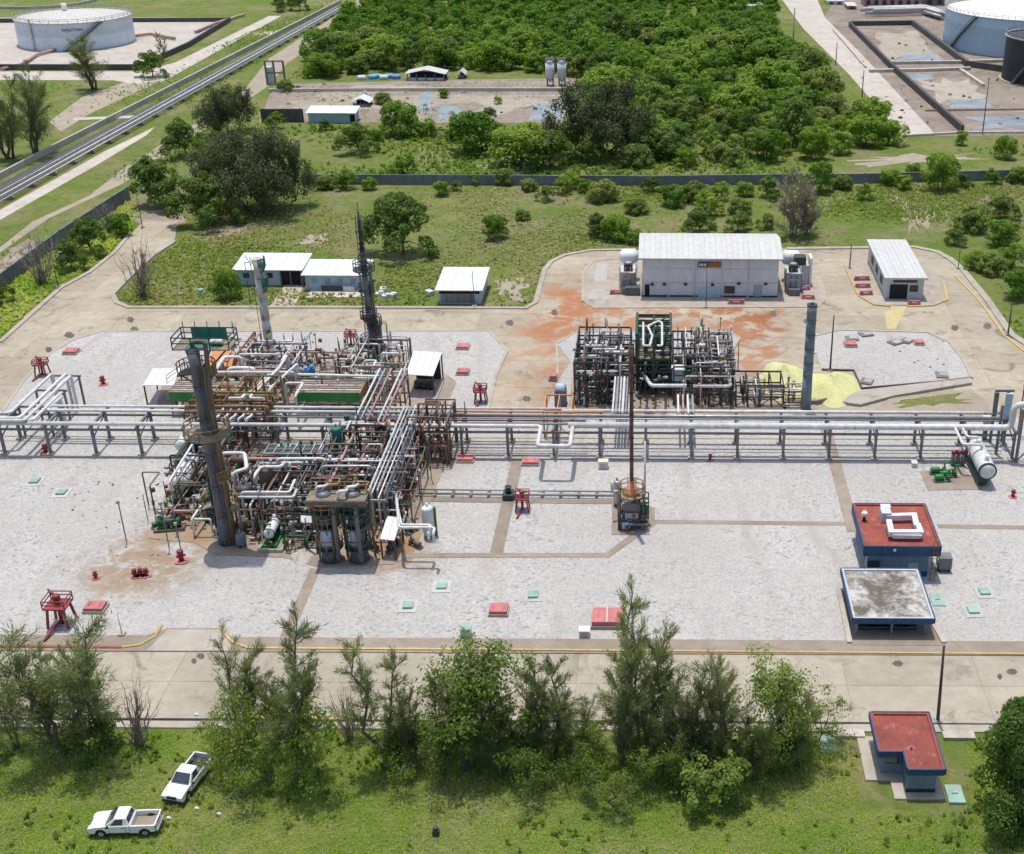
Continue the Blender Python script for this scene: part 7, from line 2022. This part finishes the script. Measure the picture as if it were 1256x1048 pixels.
# ---------------------------------------------------------------- blue stack, sulphur pile
hs = HT(988, 503, 376)
skirt_k = 1.12
t, cx, cy = column('slim blue-grey stack beside the yellow sulphur pile', 988, 503, .62, hs, 'stack_blue', [], 4.5, 'stack', False, R(90), [], courses=5)
MB().ring((cx, cy, hs + .18), .3, .66, -.02, .12, 18).build('rim', 'steel_dark', t)
rs = np.random.RandomState(9)
def heap(label, px0, px1, py0, py1, hmax, seed, mat='sulphur', name='sulphur_pile'):
    a = P(px0, py1); b = P(px1, py0); cx = (a.x + b.x) / 2; cy = (a.y + b.y) / 2
    rx = (b.x - a.x) / 2; ry = abs(b.y - a.y) / 2; rs = np.random.RandomState(seed); n = 34; m = 12
    vs = []; fs = []
    ph = rs.rand(8) * 6.28
    for j in range(m + 1):
        t = j / m
        for i in range(n):
            an = 2 * PI * i / n; k = 1 + .12 * math.sin(3 * an + ph[0]) + .08 * math.sin(5 * an + ph[1])
            zz = hmax * (1 - t) ** .85 * (1 + .35 * math.sin(2 * an + ph[2]) * t * (1 - t) * 3) + rs.normal() * .07 * (1 - t)
            vs.append((cx + math.cos(an) * rx * t * k + (0 if j else 0), cy + math.sin(an) * ry * t * k, .1 + max(0, zz)))
    for j in range(m):
        for i in range(n):
            i2 = (i + 1) % n; fs.append((j * n + i, j * n + i2, (j + 1) * n + i2, (j + 1) * n + i))
    MB().add(vs, [tuple(reversed(f)) for f in fs], True).build(name, mat, None, label, 'pile')
heap('yellow sulphur pile left of the blue-grey stack', 928, 992, 448, 496, 2.6, 3)
heap('yellow sulphur pile right of the blue-grey stack', 984, 1050, 458, 498, 1.9, 4)
low_wall('low brown wall round the sulphur pile', [(1026, 492), (1000, 497), (960, 499)], .7, .3, 'strip_concrete', 'low_wall')

# the thinnest lines of all units, past counting: one mass
vv = []; ff = []; mi = []; ms = []
for k, (mt, mb) in enumerate(MASS.items()):
    b0 = len(vv); vv += mb.v; ff += [tuple(b0 + i for i in f) for f in mb.f]; mi += [k] * len(mb.f); ms += mb.s
me = bpy.data.meshes.new('small_pipework'); me.from_pydata(vv, [], ff)
for mt in MASS: me.materials.append(MATS[mt])
me.polygons.foreach_set('material_index', mi); me.polygons.foreach_set('use_smooth', ms); me.update()
o = bpy.data.objects.new('small_pipework', me); COL.objects.link(o)
tag(o, 'countless thin pipes threading through the process units', 'pipework', kind='stuff')
# ================================================================== YARD FURNITURE
def lid_box(px, py, w, d, h, mat, label, name='valve_pit', rim='kerb_concrete', rimw=.25):
    q = P(px, py); r = thing(name, label, 'pit cover', (q.x, q.y, .12))
    MB().cbox((q.x, q.y, .12), w + rimw, d + rimw, h * .45).build('base', rim, r)
    a = MB().cbox((q.x, q.y, .125 + h * .45), w, d, h * .55).build('cover', mat, r)
    for s in (-1, 1): MB().bar((q.x + s * w * .3, q.y - d * .2, .16 + h), (q.x + s * w * .3, q.y + d * .2, .16 + h), .06).build('handle', 'steel_grey', a)
    return r
for (px, py, w, d, h, lab) in (
    (118, 749, 1.8, 2.0, .55, 'red pit cover right of the front red valve stand'), (612, 752, 1.7, 2.2, .55, 'red pit cover in the middle of the front gravel'),
    (571, 566, 1.9, 1.9, .5, 'red pit cover left of the U-loop near the rack'), (651, 570, 1.9, 1.8, .5, 'red pit cover beside the rack U-loop'),
    (568, 428, 1.7, 2.2, .5, 'far red pit cover in the left back yard'), (568, 459, 1.6, 2.2, .5, 'near pale red pit cover in the left back yard'),
    (88, 434, 1.8, 2.2, .5, 'red pit cover at the left end of the back yard'), (1043, 425, 1.7, 2.2, .5, 'red pit cover left in the right back yard'),
    (1127, 423, 1.3, 1.8, .5, 'red pit cover right in the right back yard'), (679, 466, 1.0, 2.0, .7, 'small pink box left of the middle unit')):
    lid_box(px, py, w, d * .68, h, 'pink_lid', lab)
r = lid_box(746, 764, 3.0, 2.4, .8, 'pink_lid', 'large two-lidded red box behind the wispy casuarinas')
q = P(746, 764); MB().cbox((q.x - .1, q.y, .125 + .8), .12, 2.42, .06).build('divider', 'lid_cream', r)
for (px, py, lab) in ((501, 745, 'green hatch on pale pad, left of three before the reactors'), (542, 721, 'green hatch on pale pad, farthest of three before the reactors'), (654, 732, 'green hatch on pale pad, right of three in the front gravel'),
                      (43, 592, 'green hatch on pale pad near the left edge'), (76, 606, 'green hatch on pale pad, second from the left edge'), (1207, 728, 'green hatch with dark rim right of the control room'), (1193, 751, 'green hatch on pale pad right of the stained shed')):
    q = P(px, py); r = thing('drain_hatch', lab, 'hatch', (q.x, q.y, .12))
    MB().cbox((q.x, q.y, .12), 1.8, 2.2, .06, .05).build('pad', 'pad_white', r); MB().cbox((q.x, q.y, .18), 1.0, 1.1, .2, .05).build('cover', 'lid_green', r)
for (px, py, lab) in ((1150, 738, 'flat green plate beside the stained shed'), (1171, 976, 'flat pale green plate beside the guardhouse'), (1015, 915, 'green plate half hidden by the tree left of the guardhouse')):
    q = P(px, py); r = thing('cover_plate', lab, 'plate', (q.x, q.y, .12)); MB().cbox((q.x, q.y, .0), 1.3, 2.0, .22).build('plate', 'lid_green', r); MB().cbox((q.x, q.y, .22), .5, .08, .05).build('handle', 'steel_grey', r)
for (px, py, w, h, mt, lab) in ((572, 781, .95, .9, 'lid_green', 'white-green cabinet on the footpath left of the tall broadleaf tree'), (717, 781, .95, .7, 'roof_white', 'white cabinet on the footpath left of the large red box'), (365, 781, .6, .6, 'lid_green', 'small pale cabinet at the end of the left footpath'), (740, 575, 1.1, .9, 'lid_cream', 'cream box between the U-loop and the heater chimney'), (1121, 573, .6, .5, 'lid_cream', 'small cream box under the rack before the pumps')):
    q = P(px, py); r = thing('field_cabinet', lab, 'cabinet', (q.x, q.y, .12)); MB().cbox((q.x, q.y, .12), w, .8, h).build('casing', 'roof_white' if mt == 'lid_green' else mt, r); MB().cbox((q.x, q.y, .121 + h), w + .1, .9, .08).build('lid', mt, r); MB().cbox((q.x, q.y - .42, .25), w * .7, .03, h * .6).build('door', 'wall_grey', r)
# red valve stands (fire-water monitors on legs)
def valve_stand(px, py, ty, label):
    q = P(px, py); h = HT(px, py, ty); s = h / 4.6; r = thing('fire_monitor', label, 'monitor', (q.x, q.y, .12))
    for (sx, sy) in ((-1, -1), (1, -1), (1, 1), (-1, 1)): MB().bar((q.x + sx * 1.0 * s, q.y + sy * .9 * s, .12), (q.x + sx * .75 * s, q.y + sy * .7 * s, 2.2 * s), .2 * s).build('leg', 'red_paint', r)
    p = MB().cbox((q.x, q.y, 2.2 * s), 2.1 * s, 1.9 * s, .16 * s).build('platform', 'red_paint', r)
    MB().rail([(q.x - 1.05 * s, q.y - .95 * s, 2.3 * s), (q.x + 1.05 * s, q.y - .95 * s, 2.3 * s), (q.x + 1.05 * s, q.y + .95 * s, 2.3 * s), (q.x - 1.05 * s, q.y + .95 * s, 2.3 * s)], .9 * s, .04, True).build('guard_rail', 'red_paint', p)
    MB().cyl((q.x, q.y, .12), (q.x, q.y, 2.9 * s), .2 * s).build('riser', 'red_paint', r)
    MB().drum((q.x, q.y, 2.9 * s), (q.x, q.y, 3.3 * s), .36 * s).build('swivel', 'red_paint', r)
    MB().cyl((q.x, q.y, 3.2 * s), (q.x - .9 * s, q.y + .5 * s, 3.7 * s), .16 * s, .1 * s).build('barrel', 'red_paint', r)
    MB().ring((q.x + .4 * s, q.y - .2 * s, 2.75 * s), .2 * s, .28 * s, 0, .06, 12).build('handwheel', 'red_paint', r)
    MB().tube([(q.x, q.y, .5 * s), (q.x - .3, q.y - 2.2 * s, .5 * s), (q.x - .4, q.y - 3.0 * s, .12)], .16 * s).build('feed_pipe', 'red_paint', r)
valve_stand(77, 766, 717, 'red fire monitor stand at the front left of the gravel')
valve_stand(641, 626, 594, 'red fire monitor stand beside the middle footpath')
valve_stand(590, 494, 464, 'red fire monitor stand at the right of the left back yard')
valve_stand(53, 461, 432, 'red fire monitor stand at the left of the back yard')
valve_stand(431, 424, 399, 'red fire monitor stand beside the slender black column')
q = P(624, 612); r = thing('valve_skid', 'dark green valve skid left of the middle red stand', 'valve skid', (q.x, q.y, .12)); MB().cbox((q.x, q.y, .12), 1.2, 1.6, .7).build('base', 'green_dark', r); MB().cyl((q.x, q.y, .82), (q.x, q.y, 1.5), .3).build('valve_body', 'green_dark', r); MB().ring((q.x, q.y, 1.5), .28, .4, 0, .06, 14).build('handwheel', 'steel_dark', r)
# red hydrants
for (px, py, s, lab) in ((127, 473, 1.2, 'red hydrant alone on the left back gravel'), (223, 690, 1.3, 'red hydrant beside the brown stain at left front'), (118, 711, .8, 'tiny red hydrant left of the brown stain'), (166, 709, .9, 'left of three red hydrants on the brown stain'), (173, 708, .9, 'middle of three red hydrants on the brown stain'), (180, 708, .9, 'right of three red hydrants on the brown stain'), (57, 557, 1.2, 'dark red hydrant under the rack at left'), (1242, 611, .9, 'thin red hydrant near the right edge'), (871, 566, .8, 'rusty hydrant beside the rack right of the chimney')):
    q = P(px, py); r = thing('hydrant', lab, 'hydrant', (q.x, q.y, .12))
    MB().cyl((q.x, q.y, .12), (q.x, q.y, .12 + .12 * s), .55 * s, None, 16).build('base_ring', 'pink_lid', r)
    MB().cyl((q.x, q.y, .12 + .12 * s), (q.x, q.y, .12 + .8 * s), .2 * s, None, 12).build('barrel', 'red_paint', r)
    MB().drum((q.x, q.y, .12 + .8 * s), (q.x, q.y, .12 + .95 * s), .26 * s, 12).build('bonnet', 'red_paint', r)
    for a in (0, 2.1, 4.2): MB().cyl((q.x, q.y, .12 + .6 * s), (q.x + math.cos(a) * .38 * s, q.y + math.sin(a) * .38 * s, .12 + .6 * s), .1 * s).build('outlet', 'red_paint', r)
# pink road barriers by the stores
for k, (px, py, w, rz) in enumerate(((758, 362, 2.6, .05), (903, 374, 2.6, 0), (986, 357, 2.0, .2), (991, 368, 2.2, -.1), (972, 361, 1.8, .5), (1121, 375, 2.0, 0), (1057, 345, 2.6, .1), (1058, 354, 2.6, .05), (1062, 363, 2.2, .1))):
    q = P(px, py); r = thing('road_barrier', ['pink barrier left of the warehouse', 'pink barrier before the warehouse front', 'far pink barrier right of the warehouse', 'near pink barrier right of the warehouse', 'slanted pink barrier at the warehouse corner', 'pink barrier before the gatehouse door', 'far pink bench left of the gatehouse', 'middle pink bench left of the gatehouse', 'near pink bench left of the gatehouse'][k], 'barrier', (q.x, q.y, .16))
    MB().cbox((q.x, q.y, .16), w, .5, .3, rz).build('base', 'pink_lid', r); MB().cbox((q.x, q.y, .46), w - .2, .3, .4, rz).build('upper_block', 'pink_lid', r); MB().cbox((q.x, q.y, .5), w * .4, .34, .2, rz).build('white_stripe', 'white_paint', r)
# lamp posts and poles
def pole(px, by, ty, label, r_=.12, mat='pole_steel', arm=0, tx=None):
    q = P(px, by); h = HT(px, by, ty); t = thing('lamp_post', label, 'lamp post', (q.x, q.y, 0))
    dx = 0 if tx is None else VY(tx, ty, q.y).x - q.x
    MB().cyl((q.x, q.y, 0), (q.x + dx, q.y, h), r_, r_ * .6, 10).build('shaft', mat, t)
    MB().cbox((q.x, q.y, 0), .6, .6, .3).build('footing', 'kerb_concrete', t)
    for s in ((-1, 1) if arm == 2 else (1,) if arm == 1 else ()):
        a = MB().bar((q.x + dx, q.y, h - .1), (q.x + dx + s * 1.2, q.y, h + .1), .08).build('arm', mat, t); MB().cbox((q.x + dx + s * 1.4, q.y, h + .03), .6, .25, .12).build('lamp_head', 'galvanised', a)
    return t
pole(1150, 886, 792, 'tall dark post leaning right beside the guardhouse', .16, tx=1158)
pole(1018, 455, 387, 'dark post in the right back gravel', .14)
pole(1042, 330, 300, 'dark post left of the gatehouse', .12)
pole(866, 378, 330, 'thin post in front of the warehouse sign', .07)
pole(582, 377, 333, 'thin post in front of the square white shed', .07)
pole(308, 377, 322, 'thin post left of the white rusty stack', .07, arm=1)
pole(72, 354, 310, 'thin post on the left road kerb', .08, arm=1)
pole(175, 280, 232, 'thin post at the bend of the left road', .08, arm=1)
pole(1236, 412, 372, 'dark post at the right road bend', .14)
pole(971, 84, 10, 'tall grey pole at the edge of the wood beside the tank road', .3, 'pole_concrete')
pole(1025, 80, 52, 'thin pole on the tank road, farther one', .16, 'pole_steel')
pole(1057, 122, 86, 'thin pole on the tank road, nearer one', .16, 'pole_steel')
pole(1205, 165, 96, 'pole standing in the flooded basin edge at right', .14, 'pole_steel')
pole(615, 800, 787, 'small signpost on the front kerb behind the tall broadleaf tree', .06)
pole(222, 362, 345, 'small white sign post on the grass by the back road', .06, 'white_paint')
pole(985, 300, 280, 'thin fence pole behind the warehouse', .07)
pole(1175, 330, 300, 'thin pole at the right road bend behind the gatehouse', .07)
pole(905, 455, 420, 'thin pole right of the middle unit', .08)
pole(150, 780, 752, 'thin steel rod on the front gravel near the red stand', .05, 'galvanised')
pole(380, 782, 755, 'thin steel rod on the gravel by the left footpath', .05, 'galvanised')
q = P(247, 362); MB().cbox((q.x, q.y, 0), 1.0, 1.0, .5).cyl((q.x, q.y, .5), (q.x, q.y, 1.0), .4).build('meter_box', 'lid_green', None, 'small pale green box on the grass by the back road', 'box')
# debris and stones in the right back yard and near hatches
rs = random.Random(77)
def rubble(label, group, px0, px1, py0, py1, n, s0, s1, mats):
    for i in range(n):
        q = P(rs.uniform(px0, px1), rs.uniform(py0, py1)); s = rs.uniform(s0, s1)
        vs = []
        for k in range(6):
            a = k * PI / 3 + rs.uniform(-.3, .3); vs.append((q.x + math.cos(a) * s * rs.uniform(.6, 1.1), q.y + math.sin(a) * s * rs.uniform(.6, 1.1), .1))
        for k in range(6): vs.append((q.x + (vs[k][0] - q.x) * .6, q.y + (vs[k][1] - q.y) * .6, .14 + s * rs.uniform(.3, .6)))
        MB().add(vs, [(k, (k + 1) % 6, 6 + (k + 1) % 6, 6 + k) for k in range(6)] + [(6, 7, 8, 9, 10, 11)]).build('rubble_stone', rs.choice(mats), None, label, 'stone', group)
rubble('dark stone lying on the right back gravel yard', 'stones in the right back yard', 1060, 1160, 415, 460, 16, .1, .28, ['steel_grey', 'pole_concrete', 'strip_concrete'])
rubble('dark stone lying on the left front gravel', 'stones on the left front gravel', 40, 215, 590, 690, 40, .08, .22, ['steel_grey', 'pole_concrete'])
rubble('stone or debris lying along the back yard left of the air cooler', 'debris behind the green cooler', 335, 440, 428, 448, 26, .1, .3, ['steel_grey', 'pole_concrete', 'rust'])
for k, (px, py) in enumerate(((1045, 417), (1062, 412), (1098, 422), (1112, 420), (1063, 470), (1155, 462))):
    q = P(px, py); r = thing('trench_cover', 'broken concrete cover in the right back yard, ' + ['beside the left red cover', 'farthest from the rack', 'left of the right red cover', 'touching the right red cover', 'nearest the ramp', 'near the right kerb'][k], 'cover', (q.x, q.y, .13))
    MB().cbox((q.x, q.y, .13), 1.9, 1.6, .2, k * .3).build('frame', 'steel_grey', r); MB().cbox((q.x + .2, q.y, .33), 1.2, 1.1, .08, k * .3).build('lid', 'kerb_concrete', r)
rubble('stone lying in the far compound behind the block wall', 'stones in the far compound', 340, 700, 104, 146, 50, .4, 1.0, ['pole_concrete', 'strip_concrete', 'wall_grey', 'trim_brown'])
rubble('stone lying in the basins at the upper right', 'stones in the right basins', 1050, 1250, 40, 160, 45, .3, .9, ['pole_concrete', 'strip_concrete', 'trim_brown'])
heap('pale heap of broken concrete before the two reactors', 352, 392, 672, 694, .8, 8, 'pale_concrete', 'rubble_heap')

# ================================================================== PICKUPS
def side_prism(mb, prof, y0, y1):
    """profile in x,z pushed across y"""
    n = len(prof)
    tri = tessellate_polygon([[Vector((p[0], p[1], 0)) for p in prof]])
    vs = [(p[0], y0, p[1]) for p in prof] + [(p[0], y1, p[1]) for p in prof]
    area = sum(prof[i][0] * prof[(i + 1) % n][1] - prof[(i + 1) % n][0] * prof[i][1] for i in range(n))
    fs = []
    for t in tri:
        a, b, c = [prof[i] for i in t]; cr = (b[0] - a[0]) * (c[1] - a[1]) - (b[1] - a[1]) * (c[0] - a[0])
        t = tuple(t) if cr > 0 else tuple(reversed(t))
        fs.append(t); fs.append(tuple(n + i for i in reversed(t)))
    for i in range(n):
        j = (i + 1) % n
        fs.append((i, n + i, n + j, j) if area > 0 else (i, j, n + j, n + i))
    mb.add(vs, fs)
    return mb
def arch(cx, r, z0, k=8, rev=False):
    a = [(cx - r * math.cos(PI * i / k), z0 + r * math.sin(PI * i / k)) for i in range(k + 1)]
    return a
def bev(o, w=.03):
    m = o.modifiers.new('edge', 'BEVEL'); m.width = w; m.segments = 2; m.limit_method = 'ANGLE'; m.angle_limit = R(35)
    return o
def quadp(root, pts, name, mat, t=.015):
    a = [Vector(p) for p in pts]; n = (a[1] - a[0]).cross(a[3] - a[0]).normalized() * t
    b = [p + n for p in a]
    return MB().add(a + b, [(3, 2, 1, 0), (4, 5, 6, 7), (0, 1, 5, 4), (1, 2, 6, 5), (2, 3, 7, 6), (3, 0, 4, 7)]).build(name, mat, root)
def pickup(label, load):
    r = thing('pickup_truck', label, 'pickup', (0, 0, 0))
    hw = .95
    b = MB()
    prof = [(-.62, .44), (1.72 - .48, .44)] + arch(1.72, .46, .44) + [(1.72 + .48, .46), (2.62, .48), (2.70, .62), (2.68, .92), (2.55, 1.03), (2.0, 1.12), (1.2, 1.18), (-.62, 1.18)]
    bev(side_prism(b, prof, -hw, hw).build('body', 'car_white', r), .05)
    g_ = MB(); zb, zt = 1.17, 1.80; xb0, xb1, xt0, xt1 = -.60, 1.30, -.42, .52; yb, yt = .90, .72
    g_.add([(xb0, -yb, zb), (xb1, -yb, zb), (xb1, yb, zb), (xb0, yb, zb), (xt0, -yt, zt), (xt1, -yt, zt), (xt1, yt, zt), (xt0, yt, zt)],
           [(4, 5, 6, 7), (0, 1, 5, 4), (1, 2, 6, 5), (2, 3, 7, 6), (3, 0, 4, 7)])
    bev(g_.build('cab', 'car_white', r), .06)
    def lerp3(a, b_, t): return tuple(a[i] + (b_[i] - a[i]) * t for i in range(3))
    def face(A, B, C, D, u0, u1, v0, v1):
        def q(u, v): return lerp3(lerp3(A, B, u), lerp3(D, C, u), v)
        return [q(u0, v0), q(u1, v0), q(u1, v1), q(u0, v1)]
    quadp(r, face((xb1, -yb, zb), (xb1, yb, zb), (xt1, yt, zt), (xt1, -yt, zt), .05, .95, .06, .93), 'windshield', 'car_glass')
    quadp(r, face((xb0, yb, zb), (xb0, -yb, zb), (xt0, -yt, zt), (xt0, yt, zt), .08, .92, .2, .9), 'rear_window', 'car_glass')
    quadp(r, face((xb0, -yb, zb), (xb1, -yb, zb), (xt1, -yt, zt), (xt0, -yt, zt), .26, .80, .10, .88), 'side_window', 'car_glass')
    quadp(r, face((xb1, yb, zb), (xb0, yb, zb), (xt0, yt, zt), (xt1, yt, zt), .20, .74, .10, .88), 'side_window', 'car_glass')
    for s in (-1, 1):
        p = MB(); prof2 = [(-2.66, .55), (-1.78 - .48, .5)] + arch(-1.78, .46, .44) + [(-1.78 + .48, .44), (-.66, .44), (-.66, 1.16), (-2.66, 1.16)]
        bev(side_prism(p, prof2, s * hw - (.13 if s > 0 else 0), s * hw + (0 if s > 0 else .13)).build('bed_side', 'car_white', r), .03)
        d = MB().box(-.28, 1.0, s * (hw + .002) - .008, s * (hw + .002) + .008, .52, 1.14).build('door', 'car_white', r)
        MB().box(-.2, .02, s * (hw + .03) - .015, s * (hw + .03) + .015, .98, 1.03).build('handle', 'trim_dark', d)
        MB().cbox((1.05, s * (hw + .14), 1.17), .16, .2, .18).build('mirror', 'trim_dark', r)
        MB().box(2.56, 2.705, s * .66 - .2, s * .66 + .2, .76, .96).build('headlight', 'lamp_glass', r)
        MB().box(-2.70, -2.64, s * .86 - .07, s * .86 + .07, .72, 1.08).build('tail_light', 'red_paint', r)
    MB().box(-2.68, -2.56, -hw + .14, hw - .14, .58, 1.14).build('tailgate', 'car_white', r)
    MB().box(-2.55, -.67, -hw + .135, hw - .135, .60, .68).build('bed_floor', load, r)
    MB().box(-.70, -.64, -hw + .14, hw - .14, .6, 1.17).build('bed_front', 'car_white', r)
    MB().box(-2.84, -2.70, -.85, .85, .46, .64).build('rear_bumper', 'galvanised', r)
    MB().box(2.64, 2.78, -.9, .9, .40, .62).build('front_bumper', 'trim_dark', r)
    MB().box(2.60, 2.715, -.44, .44, .70, .96).build('grille', 'trim_dark', r)
    MB().box(-2.73, -2.69, -.2, .2, .68, .80).build('number_plate', 'sign_white', r)
    MB().box(-2.705, -2.68, -.35, .35, .90, 1.0).build('tailgate_handle', 'trim_dark', r)
    for s in (-1, 1):
        MB().box(-.31, -.285, s * (hw + .001) - .012, s * (hw + .001) + .012, .5, 1.16).build('door_gap', 'trim_dark', r)
        MB().box(1.0, 1.025, s * (hw + .001) - .012, s * (hw + .001) + .012, .5, 1.16).build('door_gap', 'trim_dark', r)
        MB().box(-.6, 1.2, s * (hw + .004) - .02, s * (hw + .004) + .02, .43, .52).build('sill', 'trim_dark', r)
    MB().box(1.22, 1.33, -.8, .8, 1.165, 1.195).build('cowl', 'trim_dark', r)
    MB().box(-2.3, 2.4, -.8, .8, .3, .46).build('underbody', 'rubber', r)
    for x in (1.72, -1.78):
        for s in (-1, 1):
            w = MB().cyl((x, s * (hw - .26), .38), (x, s * (hw - .02), .38), .38, None, 18).build('wheel', 'rubber', r)
            MB().cyl((x, s * (hw - .03), .38), (x, s * (hw + .0), .38), .22, None, 14).build('rim', 'galvanised', w)
    return r
a = pickup('white pickup seen from its side, lower left on the grass', 'dirt')
n0 = P(116, 1022); n1 = P(193, 1021); c = P(156, 1017)
place(a, (c.x, c.y, 0), PI + .05, .93)
b = pickup('white pickup facing down-left, beside the broadleaf tree', 'trim_dark')
f0 = P(216, 984); f1 = P(250, 940)
ang = math.atan2(f0.y - f1.y, f0.x - f1.x); c = (f0 + f1) / 2
place(b, (c.x, c.y, 0), ang, .93)
for k, (px, py) in enumerate(((207, 1005), (241, 993), (268, 1000), (241, 878))):
    q = P(px, py); MB().cbox((q.x, q.y, 0), .24, .2, .2, k).cbox((q.x + .13, q.y, 0), .16, .16, .13, k + 1).build('litter', 'wall_light', None, ['white litter on the grass right of the side-on pickup', 'white litter below the upright pickup', 'white litter right of the upright pickup', 'pale litter behind the upright pickup'][k], 'litter')
q = P(535, 1024); MB().cbox((q.x, q.y, 0), .5, .4, .5).cyl((q.x, q.y, .5), (q.x, q.y, .8), .2).build('meter_box', 'steel_dark', None, 'small dark box on the grass near the bottom edge', 'box')
